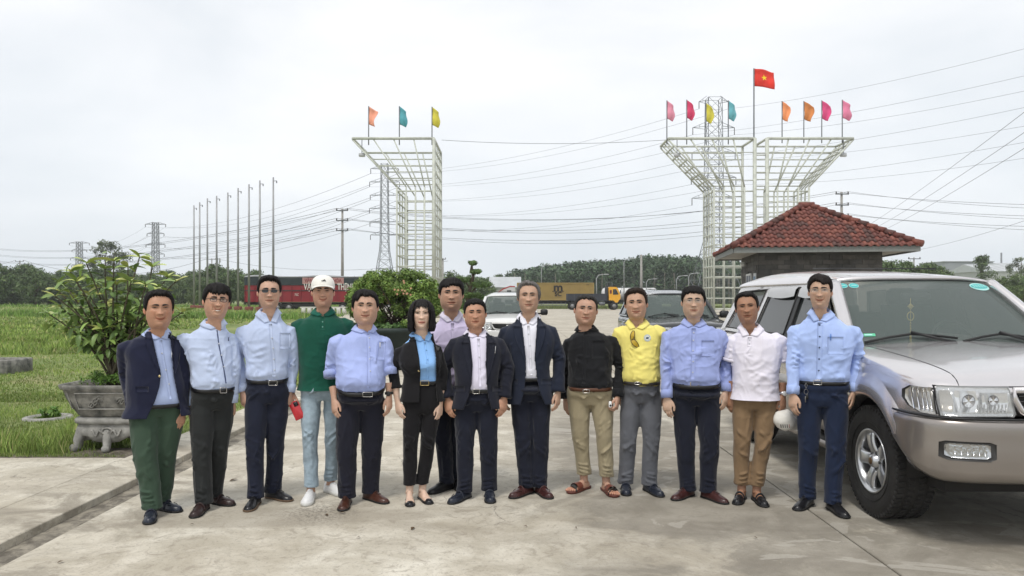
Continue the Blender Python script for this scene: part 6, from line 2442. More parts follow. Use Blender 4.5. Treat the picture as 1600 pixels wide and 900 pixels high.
def px_patch(bvh, rows, off=.003, m=5, D=5.6):
 """rows: [(xl, xr, y)] in photo pixels; thin closed patch lying on the surface"""
 A, B = [], []
 last = None
 for xl, xr, y in rows:
  for k in range(m):
   x = xl + (xr - xl) * k / (m - 1)
   a = px_hit(bvh, x, y, off)
   if a is None:
    nr = bvh.find_nearest(W(x, y, D - .06))
    a = nr[0] + nr[1] * off
   last = a
   A.append(tuple(a))
   B.append(tuple(a + Vector((0, .006 if off > .004 else .004, 0))))
 n = len(rows)
 V = np.array(A + B)
 F = grid_faces(n, m, False)
 o = n * m
 F += [tuple(i + o for i in f[::-1]) for f in grid_faces(n, m, False)]
 for i in range(n - 1):
  for (p, q) in ((i * m, (i + 1) * m), ((i + 1) * m + m - 1, i * m + m - 1)):
   F.append((q, p, p + o, q + o))
 for j in range(m - 1):
  F.append((j, j + 1, j + 1 + o, j + o))
  e = (n - 1) * m
  F.append((e + j + 1, e + j, e + j + o, e + j + 1 + o))
 return V, F
def sring(cx, cy, z, rx, ryf, ryb, yaw, n=48, e=.82, ox=0, oy=0):
 t = np.arange(n) * 2 * PI / n
 s, c = np.sin(t), np.cos(t)
 x = rx * np.sign(s) * np.abs(s) ** e + ox
 y = np.where(c > 0, -ryf * np.abs(c) ** e, ryb * np.abs(c) ** e) + oy
 ca, sa = math.cos(yaw), math.sin(yaw)
 zz = z if hasattr(z, '__len__') else np.full(n, z)
 return np.stack([cx + x * ca - y * sa, cy + x * sa + y * ca, zz], 1)
# shoes
def shoe_parts(kind, L=.27):
 """local frame: ankle over the origin, toe towards -Y"""
 k = L / .27
 ys = [.070, .060, .030, -.010, -.060, -.110, -.150, -.180, -.198, -.207]
 hw = [.012, .028, .034, .033, .037, .045, .045, .038, .024, .006]
 top = {'dress': [.055, .078, .085, .085, .078, .060, .048, .041, .033, .020],
   'loafer': [.050, .070, .076, .076, .070, .058, .052, .048, .040, .024],
   'sneaker': [.060, .082, .090, .092, .085, .068, .058, .054, .046, .030],
   'ballet': [.030, .045, .050, .044, .032, .036, .038, .034, .028, .016]}.get(kind, [.05] * 10)
 sh = {'dress': .014, 'loafer': .014, 'sneaker': .028, 'ballet': .008, 'boot': .02}.get(kind, .016)
 rings = []
 n = 20
 for y, w, tz in zip(ys, hw, top):
  r = []
  for i in range(n):
   a = 2 * PI * i / n
   c, s = math.cos(a), math.sin(a)
   x = w * math.copysign(abs(c) ** .75, c) * (1 if s < 0 else (1 - .22 * max(0, s)))
   z = sh * .6 + (tz - sh * .6) * (max(0, s) ** .8) if s > 0 else sh * .6 + s * .002
   r.append((x * k, y * k, z * (k if k > .9 else .95)))
  rings.append(r)
 upper = loft(rings)
 rings = []
 for z, gx in ((0, .93), (.003, 1.03), (sh * .9, 1.05), (sh, 1.0)):
  r = []
  pts = [(hw[i] * gx, ys[i]) for i in range(10)] + [(-hw[i] * gx, ys[i]) for i in range(9, -1, -1)]
  r = [(p[0] * k, (p[1] * (1.02 if gx > 1 else 1.0) + (.0)) * k, z) for p in pts]
  rings.append(r)
 sole = loft(rings)
 heel = None
 if kind in ('dress', 'loafer', 'ballet'):
  hh_ = {'dress': .022, 'loafer': .016, 'ballet': .028}[kind]
  sole = (sole[0] + np.array([0, 0, 0]), sole[1])
 return upper, sole
def build_shoes(root, A, yaw, kind, L, mats, side, name='shoe'):
 """A: ankle ground point"""
 M = Matrix.Translation((A[0], A[1], 0.002)) @ Matrix.Rotation(yaw, 4, 'Z')
 msh, msole, mdet = mats
 if kind == 'sandal':
  sole = shoe_parts('dress', L)[1]
  sole = (sole[0] * np.array([1.05, 1.03, 1.5]), sole[1])
  o = mk('sandal', xf(sole, M), mdet, root)
  rs = []
  for y0, w, h in ((-.145, .046, .038), (-.118, .047, .050), (-.045, .040, .078)):
   pts = [(w * math.cos(a), y0 + .02 * math.cos(a) * (1 if side > 0 else -1), .016 + (h) * math.sin(a)) for a in np.linspace(0, PI, 12)]
   rs.append(tube(pts, .011, 8, flat=.3))
  pts = [(-.032, -.055, .05), (-.02, -.09, .062), (.0, -.12, .058), (.03, -.15, .04)]
  rs.append(tube(pts, .010, 8, flat=.4))
  mk('strap', xf(join(rs[:1] + rs[3:]), M), msole, o)
  V, F = loft([[(x_ * sc, y_, z_) for x_, z_ in ((-.044, .014), (-.040, .050), (-.024, .068), (0, .074), (.024, .068), (.040, .050), (.044, .014))] for y_, sc in ((-.060, .92), (-.085, 1.0), (-.112, 1.02), (-.132, .98))], False)
  mk('upper_strap', xf((V, F), M), msh, o)
  return o
 upper, sole = shoe_parts(kind, L)
 o = mk(name, xf(upper, M), msh, root)
 mk('sole', xf(sole, M), msole, o)
 k = L / .27
 if kind == 'loafer':
  pts = [(.038 * math.cos(a) * k, (-.075 - .0 * math.sin(a)) * k, .012 + .062 * math.sin(a)) for a in np.linspace(.12, PI - .12, 14)]
  mk('strap', xf(tube(pts, .008, 8, flat=.35), M), msh, o)
  a_ = np.linspace(0, PI, 16)
  pts = [(.031 * math.cos(t) * k, (-.10 - .062 * math.sin(t)) * k, .055 - .004 * math.sin(t) * 2) for t in a_]
  mk('apron_seam', xf(tube(pts, .0028, 6), M), msh, o)
 if kind in ('dress', 'sneaker'):
  for i in range(4):
   y0 = (-.055 - i * .017) * k
   z0 = (.084, .077, .070, .064)[i] * (1.06 if kind == 'sneaker' else 1.0)
   mk('lace', xf(tube([(-.016, y0, z0 - .003), (0, y0 - .004, z0 + .003), (.016, y0, z0 - .003)], .0028, 6), M), mdet, o)
 if kind == 'sneaker' and side > 0:
  for i in range(3):
   mk('stripe', xf(tube([((.040 + .0) * k, (-.045 - i * .018) * k, .03), ((.034) * k, (-.035 - i * .018) * k, .062)], .0045, 6, flat=.5), M), _M['shoe_black'], o)
 return o
def glasses(H, root, kind):
 m_rim = mat('rim_' + kind, (.02, .02, .022) if kind != 'thin' else (.35, .30, .25), .3, .6)
 m_len = mat('lens_dark', (.01, .011, .013), .08, 0, coat=.5) if kind == 'dark' else mat('lens_clear', (.9, .9, .9), .03, 0, alpha=.10)
 tt = .535
 fr = []
 r = .0016 if kind != 'thin' else .0011
 lens = []
 for sx in (-1, 1):
  pts, flat = [], []
  for k in range(22):
   a = 2 * PI * k / 22
   ex = .098 * math.copysign(abs(math.cos(a)) ** .7, math.cos(a))
   ez = .052 * math.copysign(abs(math.sin(a)) ** .7, math.sin(a)) - .008
   pts.append((sx * .148 + ex, -.455 - .02 + abs(sx * .148 + ex) * .16, tt + ez))
  P = H.place(np.array(pts))
  fr.append(tube(P, r * 1.3, 6, closed=True))
  V = np.vstack([P, P.mean(0)])
  lens.append((V, [(i, (i + 1) % 22, 22) for i in range(22)]))
  e = [(sx * .24, -.437, tt + .02), (sx * .318, -.36, tt + .02), (sx * .345, -.1, tt + .01), (sx * .34, .05, tt + .0)]
  fr.append(tube(H.place(np.array(e)), r * 1.2, 6))
 fr.append(tube(H.place(np.array([(-.045, -.468, tt + .01), (0, -.475, tt + .02), (.045, -.468, tt + .01)])), r * 1.2, 6))
 g = mk('glasses', join(fr), m_rim, root)
 for l in lens:
  mk('lens', l, m_len, g, smooth=False)
def polystrip(P, Q):
 n = len(P)
 V = np.vstack([P, Q])
 return V, [(i, i + 1, n + i + 1, n + i) for i in range(n - 1)]
SKIN_N = [0]
def person(label, sp):
 """one person: skeleton from the pose table, body, garments, shoes"""
 g = sp.get
 fem = g('female', False)
 feet = sp['feet']
 Ls = g('shoe_len', .23 if fem else .265)
 ank = []
 for (tx, ty, yw) in feet:
  T = W(tx, ty, GD(ty))
  yaw = math.radians(yw)
  dr = Vector((math.sin(yaw), -math.cos(yaw), 0))
  A = T - dr * (Ls * .765)
  ank.append((Vector((A.x, A.y, 0)), yaw))
 D = (ank[0][0].y + ank[1][0].y) / 2 + g('dD', 0)
 S = D / FPX               # metres per photo pixel at this person
 hx, htop, hchin = sp['head']
 th0 = math.atan2((sp['head'][0] - 800) / FPX, 1)
 yaw = math.radians(g('yaw', 0)) - th0 * .75
 Zp = lambda py: CAMH - (py - HZ) * S
 Xp = lambda px: (px - 800) * S
 root = thing('person', label, 'person', ((ank[0][0].x + ank[1][0].x) / 2, D, 0), 'people standing in a row for the photo')
 seed = g('seed', 1)
 rs = random.Random(seed * 31 + 5)
 skin = tuple(min(.8, c * k_) for c, k_ in zip(sp['skin'], (1.12, 1.20, 1.18)))
 m_skin = mat('skin_%d' % seed, skin, .55, 0, var=.13, vscale=26, bump=.0012, bscale=130, sss=.10, tint=True, spec=.42)
 # head
 hh = (hchin - htop) * S * g('hk', .93)
 hq = dict(jaw=g('jaw', 1.0), wide=g('wide', 1.0) * 1.11, smile=g('smile', 0), cheek=g('cheek', 0), stubble=g('stubble', .2))
 if fem:
  hq['lip'] = (.78, .36, .36)
  hq['stubble'] = 0
 Cx, Cz = Xp(hx), Zp(hchin)
 H = Head(hq, (Cx, D - .02, Cz), hh, math.radians(g('hyaw', 0)) - th0, math.radians(g('hpitch', 0)), math.radians(g('hroll', 0)))
 hVF, hcol = H.mesh()
 # torso frame
 (slx, sly), (srx, sry) = sp['sh']
 xl, xr = Xp(slx), Xp(srx)
 zs = (Zp(sly) + Zp(sry)) / 2 - .026
 cxs = (xl + xr) / 2
 sh = (xr - xl) / 2
 bl, br, by = sp['belt']
 zb = Zp(by)
 wb = Xp(br) - Xp(bl)
 wx = wb / 2
 cxb = (Xp(bl) + Xp(br)) / 2
 belly = g('belly', .0)
 nz_ = Cz - .0           # chin height
 zn = max(Cz - g('neckdrop', .048), zs + .022)
 neckx = Cx * .75 + cxs * .25
 bk = g('build', 1.0)
 dep = g('depth', 1.0) * bk
 def cx_at(z):
  f = min(1, max(0, (z - zb) / (zs - zb)))
  return cxb + (cxs - cxb) * f
 def torso(k=0.0, zlow=None, top=True, blouse=0.0, bust=0.0, arm=True, wadd=0.0):
  """k: how far outside the body"""
  zl = zb - .03 if zlow is None else zlow
  zc_ = zs - .19
  rows = []
  hipw = wx * 1.05
  if zl < zb - .06:
   rows.append((zl, hipw + k + .012 + wadd, .125 * dep + belly * .6 + k, .135 * dep + k))
   rows.append((zl + .004, hipw + k + .014 + wadd, .125 * dep + belly * .6 + k, .135 * dep + k))
   if zb - zl > .14:
    rows.append(((zl + zb) / 2, hipw + k + .006 + wadd * .5, .122 * dep + belly * .8 + k, .125 * dep + k))
  else:
   rows.append((zl, wx + k, .102 * dep + belly * .8 + k, .10 * dep + k))
  rows.append((zb, wx + k, .104 * dep + belly * .9 + k, .10 * dep + k))
  if blouse:
   rows.append((zb + .025, wx + k + blouse, .108 * dep + belly + k + blouse, .102 * dep + k + blouse * .7))
  H1 = zc_ - zb
  rows.append((zb + H1 * .35, wx * (.99 if not fem else .93) + k + blouse * .6, .110 * dep + belly * 1.05 + k + blouse * .4, .098 * dep + k))
  rows.append((zb + H1 * .70, (wx * .5 + (sh - .058) * .5) * (1 if not fem else .97) + k, .114 * dep + belly * .65 + k + bust * .4, .105 * dep + k))
  rows.append((zc_, sh - .056 + k, .118 * dep + belly * .25 + k + bust, .115 * dep + k))
  rows.append((zs - .10, sh - .050 + k, .110 * dep + k + bust * .4, .117 * dep + k))
  rows.append((zs - .045, sh - .070 + k * .6, .097 * dep + k, .108 * dep + k))
  z1 = zs - .012
  dz_ = zn - z1
  rows.append((z1, sh * .60 + k * .3, .082 * dep + k, .088 * dep + k))
  rows.append((z1 + dz_ * .42, sh * .43, .060 * dep + k * .5, .080 * dep + k * .5))
  rows.append((z1 + dz_ * .80, .088 + k * .4, .054 + k * .3, .072 + k * .3))
  rows.append((zn, .070 + k * .4, .052 + k * .3, .068 + k * .3))
  if top:
   rows.append((zn + .015, .062 + k * .2, .048, .060))
  R = []
  zz = np.array([r[0] for r in rows])
  zi = []
  for a, b in zip(zz[:-1], zz[1:]):
   m = max(1, int((b - a) / .022))
   zi += [a + (b - a) * i / m for i in range(m)]
  zi.append(zz[-1])
  a1 = interp(zi, zz, [r[1] for r in rows])
  a2 = interp(zi, zz, [r[2] for r in rows])
  a3 = interp(zi, zz, [r[3] for r in rows])
  for z, rx, rf, rb in zip(zi, a1, a2, a3):
   up = min(1, max(0, (z - (zs - .06)) / .10))
   cx = cx_at(z) * (1 - up) + neckx * up
   R.append(sring(cx, D + .012 - .02 * up * 0, z, rx, rf, rb, yaw, e=.80))
  return loft(R)
 def shoulder(i):
  sx = (-1, 1)[i]
  o = Vector((xl if i == 0 else xr, D, Zp(sly if i == 0 else sry)))
  return Vector((o.x - sx * .066 * bk, D + math.sin(yaw) * sx * (sh - .06) + .012, o.z - .100))
 arms = []
 for i, a in enumerate(sp['arms']):
  J = shoulder(i)
  wpx, wpy = a['wrist']
  wy = a.get('wd', -.03)
  wr = Vector((Xp(wpx), D + wy, Zp(wpy)))
  wr.x *= (D + wy) / D
  wr.z = CAMH - (wpy - HZ) * (D + wy) / FPX
  if 'elbow' in a:
   ed = a.get('ed', .035)
   e = Vector(((a['elbow'][0] - 800) * (D + ed) / FPX, D + ed, CAMH - (a['elbow'][1] - HZ) * (D + ed) / FPX))
  else:
   e = J.lerp(wr, .53) + Vector(((-1, 1)[i] * a.get('out', .018), .045, 0))
  arms.append((J, e, wr, a))
 # body (head, neck, trunk, arms and hands in one mesh)
 bparts = [hVF]
 bcols = [hcol]
 core = remesh(torso(-.016, arm=False), .016, 2)
 hi_ = np.clip((core[0][:, 2] - (zs - .10)) / .05, 0, 1) * (np.hypot(core[0][:, 0] - neckx, 0) > .05)
 core[0][:, 2] -= .018 * hi_
 bparts.append(core)
 bcols.append(np.ones((len(core[0]), 3)))
 short = g('sleeve', 'long')
 hs = g('hand', .98 if not fem else .90)
 for i, (J, e, wr, a) in enumerate(arms):
  mode = a.get('mode', 'relax')
  if mode == 'none':
   continue
  V, F, hc = hand_mesh(mode, True)
  V = V.copy()
  sx = (1, -1)[i]
  V[:, 0] *= sx
  if sx < 0:
   F = F[:, ::-1]
  tw = math.radians(a.get('twist', 38)) * (1 if i == 0 else -1)
  V = V @ np.array(Matrix.Rotation(tw, 3, 'Z')).T
  d = (e - wr).normalized()
  q_ = Vector((0, 0, 1)).rotation_difference(d)
  flen = (e - wr).length
  V = V * hs
  zpos = V[:, 2] > .03
  V[zpos, 2] = .03 + (V[zpos, 2] - .03) * max(.5, (flen - .02) / (.26 * hs))
  R = np.array(q_.to_matrix())
  Vw = V @ R.T + np.array(wr)
  if a.get('bend'):
   pass
  if short == 'long':
   keep = V[:, 2] < .10
   idx = -np.ones(len(V), int)
   idx[keep] = np.arange(keep.sum())
   fk = keep[F].all(1)
   bparts.append((Vw[keep], idx[F[fk]]))
   bcols.append(hc[keep])
  else:
   up = capsule([J, J.lerp(e, .5) + Vector((0, 0, 0)), e, e.lerp(wr, .25)], [.052 * bk, .046 * bk, .040 * bk, .041 * bk] if not fem else [.042, .038, .034, .034], 20)
   bparts.append((Vw, F))
   bcols.append(hc)
   bparts.append(up)
   bcols.append(np.ones((len(up[0]), 3)))
 for (A, yw) in ank:
  sx_ = -1 if A is ank[0][0] else 1
  hip_ = Vector((cxb + sx_ * wx * .45, D + .015, zb - .02))
  ka = A + Vector((0, .005, .08))
  lg = tube([hip_, hip_.lerp(ka, .2), hip_.lerp(ka, .5) + Vector((0, -.015, 0)), hip_.lerp(ka, .72), hip_.lerp(ka, .9), ka, A + Vector((0, 0, .06))], [.05, .055, .040, .038, .034, .033, .036] if not fem else [.05, .05, .036, .034, .030, .029, .032], 16)
  bparts.append(lg)
  bcols.append(np.ones((len(lg[0]), 3)))
  if g('shoe') in ('ballet', 'sandal', 'loafer_low'):
   k_ = Ls / .27
   M = Matrix.Translation((A.x, A.y, 0)) @ Matrix.Rotation(yw, 4, 'Z')
   ft = []
   ys_ = [.055, .03, -.01, -.05, -.09, -.13, -.155]
   ww = [.022, .030, .030, .031, .036, .040, .036]
   tz = [.06, .085, .095, .080, .058, .042, .034]
   for y_, w_, z_ in zip(ys_, ww, tz):
    ft.append([(w_ * k_ * math.cos(t), y_ * k_, .022 + (z_ - .022) * max(0, math.sin(t)) ** .8 - (.006 if math.sin(t) < 0 else 0)) for t in np.linspace(0, 2 * PI, 16, endpoint=False)])
   f_ = xf(loft(ft), M)
   bparts.append(f_)
   bcols.append(np.ones((len(f_[0]), 3)))
   if g('shoe') == 'sandal':
    sd_ = 1 if A.x > ank[0][0].x + .01 else -1
    for t_ in range(5):
     xx = (-.030 + t_ * .0155) * sd_ * -1
     rr_ = (.012, .009, .0085, .008, .0075)[t_]
     ln = (-.196, -.196, -.188, -.178, -.168)[t_]
     c_ = xf(capsule([(xx, -.13, .030), (xx, -.165, .032), (xx, ln, .026)], [rr_ * 1.1, rr_, rr_ * .9], 8), M)
     bparts.append(c_)
     bcols.append(np.ones((len(c_[0]), 3)) * np.array([1.03, .9, .86]))
 mk('body', join(bparts), m_skin, root, colors=np.clip(np.vstack(bcols), 0, 1.1))
 body_head = bvh_of(*hVF)
 # eyes, brows
 m_white = mat('eye_white', (.36, .32, .29), .3)
 m_iris = mat('iris', (.03, .016, .01), .2)
 m_lash = mat('lash', (.025, .018, .015), .6)
 hc_ = g('haircol', (.012, .010, .010))
 m_hair = mat('hair_%d' % seed, tuple(c * .8 for c in hc_), .62, 0, var=.35, vscale=60, tint=False, spec=.22, bump=.002, bscale=140)
 eo = g('eye_open', 1.0)
 for sx in (-1, 1):
  n = 13
  s = np.linspace(-1, 1, n)
  ex = sx * .146 + s * .070
  upz = .537 + .017 * eo * (1 - s ** 2) ** .8 + .004 * s * sx
  loz = .537 - .010 * eo * (1 - s ** 2) ** .8 + .004 * s * sx
  U, Lw = H.front(ex, upz, .0022), H.front(ex, loz, .0020)
  Mid = (U + Lw) / 2 + (H.front(ex, .537, .0040) - H.front(ex, .537, .002))
  V = np.vstack([U, Mid, Lw])
  e_ = mk('eye', (V, grid_faces(3, n, False)), m_white, root)
  ir = []
  for k in range(12):
   a = 2 * PI * k / 12
   ix = sx * .146 + .028 * math.cos(a)
   iz = np.clip(.540 + .024 * math.sin(a), .537 - .010 * eo, .537 + .016 * eo)
   ir.append((ix, iz))
  I = H.front(np.array([p[0] for p in ir]), np.array([p[1] for p in ir]), .0045)
  V = np.vstack([I, I.mean(0)])
  mk('iris', (V, [(i, (i + 1) % 12, 12) for i in range(12)]), m_iris, e_)
  lt = H.front(ex, upz + .002, .0028)
  mk('upper_lid', tube(lt, [.0008 + .0017 * (1 - abs(v_)) for v_ in s], 6), m_lash, e_)
  bx = sx * (.045 + (s + 1) / 2 * .17)
  bz = .607 + .020 * np.sin((s + 1) / 2 * PI * .8) - .008 * ((s + 1) / 2) + g('brow_dz', 0)
  bw = g('brow_w', .027) * (1 - .75 * ((s + 1) / 2) ** 2) * np.clip((s + 1.25) * 2.2, .3, 1)
  m_br = mat('brow_%d' % seed, tuple(min(1, c * 1.1 + .008) for c in hc_) if not g('grey') else (.06, .05, .045), .8)
  U, Lw = H.front(bx, bz + bw, .0016), H.front(bx, bz - bw, .0012)
  Md = H.front(bx, bz, .0032)
  mk('eyebrow', (np.vstack([U, Md, Lw]), grid_faces(3, n, False)), m_br, root)
 if g('teeth'):
  s = np.linspace(-1, 1, 11)
  ex = s * .095
  base = .196 + .018 * s ** 2
  U, Lw = H.front(ex, base + .008 * (1 - s ** 4), .0035), H.front(ex, base - .016 * (1 - s ** 2), .0035)
  mk('teeth', (np.vstack([U, Lw]), grid_faces(2, 11, False)), mat('teeth', (.75, .72, .66), .3), root)
 if g('glasses'):
  glasses(H, root, sp['glasses'])
 # hair
 if g('hair') == 'bob':
  mk('hair', bob_mesh(H, seed), m_hair, root)
 else:
  if g('hair2'):
   pass
  mk('hair', hair_mesh(H, sp['hair'], seed), m_hair, root)
 if g('cap'):
  build_cap(H, root)
 # trousers
 m_tr = sp['trousers']
 up_in = sp['top'] in ('shirt', 'polo_in', 'jacket')
 zc = g('crotch', .455) * (Zp(htop))
 hipw = wx * g('hipk', 1.04)
 tR = []
 topz = zb + .006 if up_in else zb - .03
 trows = [(zc - .03, hipw * .80, .088 * dep, .10 * dep), (zc + .02, hipw * .97, .105 * dep, .122 * dep), (zc + .09, hipw * 1.01, .112 * dep + belly * .35, .133 * dep),
    (zb - .07, hipw * .99, .112 * dep + belly * .7, .125 * dep), (topz, wx + .004, .108 * dep + belly * .9, .105 * dep)]
 zz = [r[0] for r in trows]
 for z in np.linspace(zz[0], zz[-1], 14):
  rx, rf, rb = (float(interp(z, zz, [r[k] for r in trows])) for k in (1, 2, 3))
  dipf = -g('dip', .0)
  t_ = np.arange(48) * 2 * PI / 48
  zarr = z + dipf * np.clip(np.cos(t_), 0, 1) * (z - zz[0]) / (zz[-1] - zz[0])
  tR.append(sring(cxb, D + .012, zarr, rx, rf, rb, yaw, e=.82))
 if not up_in:
  tR = [np.stack([r[:, 0], D + .012 + (r[:, 1] - D - .012) * .90, r[:, 2]], 1) for r in tR]
 tparts = [loft(tR)]
 lw = g('legw', 1.0)
 knees = []
 hemz = g('hem', .055)
 for i, (A, yw) in enumerate(ank):
  sx = (-1, 1)[i]
  hip = Vector((cxb + sx * hipw * .50 * math.cos(yaw), D + .015 + sx * math.sin(yaw) * hipw * .5, zc + .05))
  ankp = Vector((A.x, A.y + .005, hemz))
  kn = hip.lerp(ankp, .50) + Vector((sx * .006 + g('kneex', 0), -.022, 0))
  knees.append(kn)
  p1 = hip.lerp(kn, .5)
  p2 = kn.lerp(ankp, .45) + Vector((0, .012, 0))
  bell = g('bell', 1.0)
  pts = [hip, p1, kn, p2, ankp.lerp(p2, .35), ankp + Vector((0, 0, .02)), ankp]
  thr = min(.098 * lw, hipw * .56)
  rad = [thr, .086 * lw, .071 * lw, .066 * lw * (1 + (bell - 1) * .3), .062 * lw * (1 + (bell - 1) * .6), .063 * lw * bell, .066 * lw * bell]
  P = []
  Rr = []
  for a_, b_, r0, r1 in zip(pts[:-1], pts[1:], rad[:-1], rad[1:]):
   m = max(1, int((b_ - a_).length / .03))
   for j in range(m):
    P.append(a_.lerp(b_, j / m))
    Rr.append(r0 + (r1 - r0) * j / m)
  P.append(pts[-1])
  Rr.append(rad[-1])
  tparts.append(tube(P, Rr, 24))
 V, F = remesh(join(tparts), .0085, 5)
 N = vnormals(V, F)
 folds = []
 fr_ = (0, -1, 0)
 for i, (A, yw) in enumerate(ank):
  sx = (-1, 1)[i]
  kn = knees[i]
  for k in range(4):
   a_ = Vector((cxb + sx * .012, D - .10, zc + .05 + k * .012))
   b_ = a_ + Vector((sx * (.07 + .02 * k), 0, .045 - .055 * k + rs.uniform(-.01, .01)))
   folds.append((a_, b_, .013, .006 + .002 * rs.random(), fr_))
  for k in range(4):
   z0 = kn.z + rs.uniform(-.12, .10)
   tl_ = rs.uniform(.03, .08) * rs.choice((-1, 1))
   a_ = Vector((kn.x - .06, kn.y - .05, z0 - tl_))
   b_ = Vector((kn.x + .06, kn.y - .05, z0 + tl_))
   folds.append((a_, b_, rs.uniform(.012, .02), rs.uniform(.005, .009), fr_))
  nb = g('ankle_folds', 3)
  for k in range(nb):
   z0 = hemz + .035 + k * .032 + rs.uniform(-.008, .008)
   tl = rs.uniform(-.022, .022)
   cx0 = A.x + (kn.x - A.x) * (z0 - hemz) / (kn.z - hemz)
   a_ = Vector((cx0 - .065, A.y - .05, z0 - tl))
   b_ = Vector((cx0 + .065, A.y - .05, z0 + tl))
   folds.append((a_, b_, .012, rs.uniform(.0055, .009) * g('bunch', 1.0), None))
  if g('crease', True):
   folds.append((Vector((cxb + sx * hipw * .52, D - .13, zb - .10)), Vector((kn.x, kn.y - .09, kn.z)), .009, .005, fr_))
   folds.append((Vector((kn.x, kn.y - .09, kn.z)), Vector((A.x, A.y - .07, hemz + .06)), .009, .0045, fr_))
  for k in range(8):
   a_ = Vector((kn.x + rs.uniform(-.06, .06), kn.y - .06, kn.z + rs.uniform(-.25, .3)))
   b_ = a_ + Vector((rs.uniform(-.07, .07), 0, -rs.uniform(.08, .2)))
   folds.append((a_, b_, rs.uniform(.010, .018), rs.uniform(.003, .0065), None))
  folds.append((Vector((cxb + sx * (wx - .055), D - .10, zb - .02)), Vector((cxb + sx * (wx + .005), D - .06, zb - .16)), .007, -.004, None))
 folds.append((Vector((cxb, D - .14, zb - .03)), Vector((cxb + .002, D - .12, zc + .03)), .008, .005, fr_))
 V = V + N * (fold_field(V, N, folds) + fbm(V * np.array([9, 9, 4]), seed, 2) * .0045 + crisp(V, seed, .0050, 9, 3.2))[:, None]
 mk('trousers', (V, F), m_tr, root)
 tb = bvh_of(V, F)
 # belt
 if g('beltmat'):
  bp = []
  t_ = np.arange(64) * 2 * PI / 64
  dip = g('dip', 0) * np.clip(np.cos(t_), 0, 1)
  zc0 = zb - .004
  for dz, k_ in ((-.032, .002), (-.032, .006), (-.006, .007), (-.004, .003)):
   bp.append(sring(cxb, D + .012, zc0 + dz + .01 - dip, wx + k_ + .003, .108 * dep + belly * .9 + k_ + .004, .105 * dep + k_ + .004, yaw, 64, .82))
  belt = mk('belt', loft(bp, False), sp['beltmat'], root)
  bpx = g('buckle', (None,))
  if bpx[0]:
   bvh = bvh_of(*join([loft(bp, False)]))
   x0, x1, y0, y1 = bpx[1:]
   mb = mat('buckle_gold', (.75, .58, .28), .25, 1.0) if bpx[0] == 'gold' else mat('buckle_silver', (.62, .60, .57), .25, 1.0)
   bars = []
   c = [(x0, y0), (x1, y0), (x1, y1), (x0, y1)]
   pts = []
   for k in range(4):
    a_, b_ = c[k], c[(k + 1) % 4]
    for j in range(3):
     f_ = j / 3
     h = px_hit(bvh, a_[0] + (b_[0] - a_[0]) * f_, (y0 + y1) / 2, .004)
     py_ = a_[1] + (b_[1] - a_[1]) * f_
     if h is None:
      h = W(a_[0], py_, D - .13)
     pts.append(W(a_[0] + (b_[0] - a_[0]) * f_, py_, h.y))
   mk('buckle', tube(pts, .0026, 6, closed=True), mb, belt)
   for lp in (-.6, .55):
    pass
 # upper garment
 up = sp['top']
 m_top = sp['topmat']
 ar = g('armr', .94) * bk
 jacket = up == 'jacket'
 def sleeve(J, e, wr, a, k=0.0, end=None, endr=.043, i=0):
  pts = [J + Vector(((-1, 1)[i] * -.035, 0, .016)), J, J.lerp(e, .5), e, e.lerp(wr, .5), wr]
  rad = [.047 * ar + k, .059 * ar + k, .059 * ar + k, .054 * ar + k, .048 * ar + k, endr + k]
  if end is not None:      # short sleeve: stop a fraction down
   tot = (e - J).length + (wr - e).length
   stop = end * tot
   u1 = (e - J).length
   if stop <= u1:
    pe = J.lerp(e, stop / u1)
    pts = [pts[0], J, J.lerp(pe, .5), pe]
    rad = [.066 * ar, .072 * ar, .070 * ar, .070 * ar * g('sl_flare', 1.0)]
   else:
    pe = e.lerp(wr, (stop - u1) / (wr - e).length)
    pts = [pts[0], J, J.lerp(e, .5), e, pe]
    rad = [.066 * ar, .070 * ar, .066 * ar, .061 * ar, .060 * ar]
   if fem:
    rad = [r * .84 for r in rad]
  P, Rr = [], []
  for a_, b_, r0, r1 in zip(pts[:-1], pts[1:], rad[:-1], rad[1:]):
   m = max(1, int((b_ - a_).length / .03))
   for j in range(m):
    P.append(a_.lerp(b_, j / m))
    Rr.append(r0 + (r1 - r0) * j / m)
  P.append(pts[-1])
  Rr.append(rad[-1])
  P = [P[0] + Vector(((-1, 1)[i] * -.045, 0, .008))] + P
  Rr = [Rr[0] * .6] + Rr
  return tube(P, Rr, 22), pts[-1], rad[-1], (pts[-1] - pts[-2]).normalized()
 def arm_folds(J, e, wr, i, n=6, amp=1.0, short_=False):
  out = []
  sx = (-1, 1)[i]
  for k in range(n):
   f_ = rs.uniform(-.25, .25)
   c = e.lerp(wr, f_) if f_ > 0 else e.lerp(J, -f_)
   if short_:
    c = J.lerp(e, rs.uniform(.2, .5))
   tl = rs.uniform(-.05, .05)
   out.append((c + Vector((-.055, -.05, -tl)), c + Vector((.055, -.05, tl)), rs.uniform(.010, .016), rs.uniform(.004, .007) * amp, None))
  for k in range(4):   # fore and upper arm twists
   c = J.lerp(e, rs.uniform(.2, .8)) if k % 2 else e.lerp(wr, rs.uniform(.3, .95))
   tl = rs.uniform(.03, .07) * rs.choice((-1, 1))
   out.append((c + Vector((-.05, -.05, -tl)), c + Vector((.05, -.05, tl)), rs.uniform(.012, .02), rs.uniform(.003, .0055) * amp, None))
  ap = Vector((J.x - sx * .035, D - .10, J.z - .09))
  for k in range(5):
   an = math.radians(-75 + k * 32 + rs.uniform(-8, 8))
   b_ = ap + Vector((-sx * math.cos(an) * rs.uniform(.06, .11), 0, math.sin(an) * rs.uniform(.07, .13) - .02))
   out.append((ap, b_, rs.uniform(.010, .015), rs.uniform(.004, .0065) * amp, fr_))
  return out
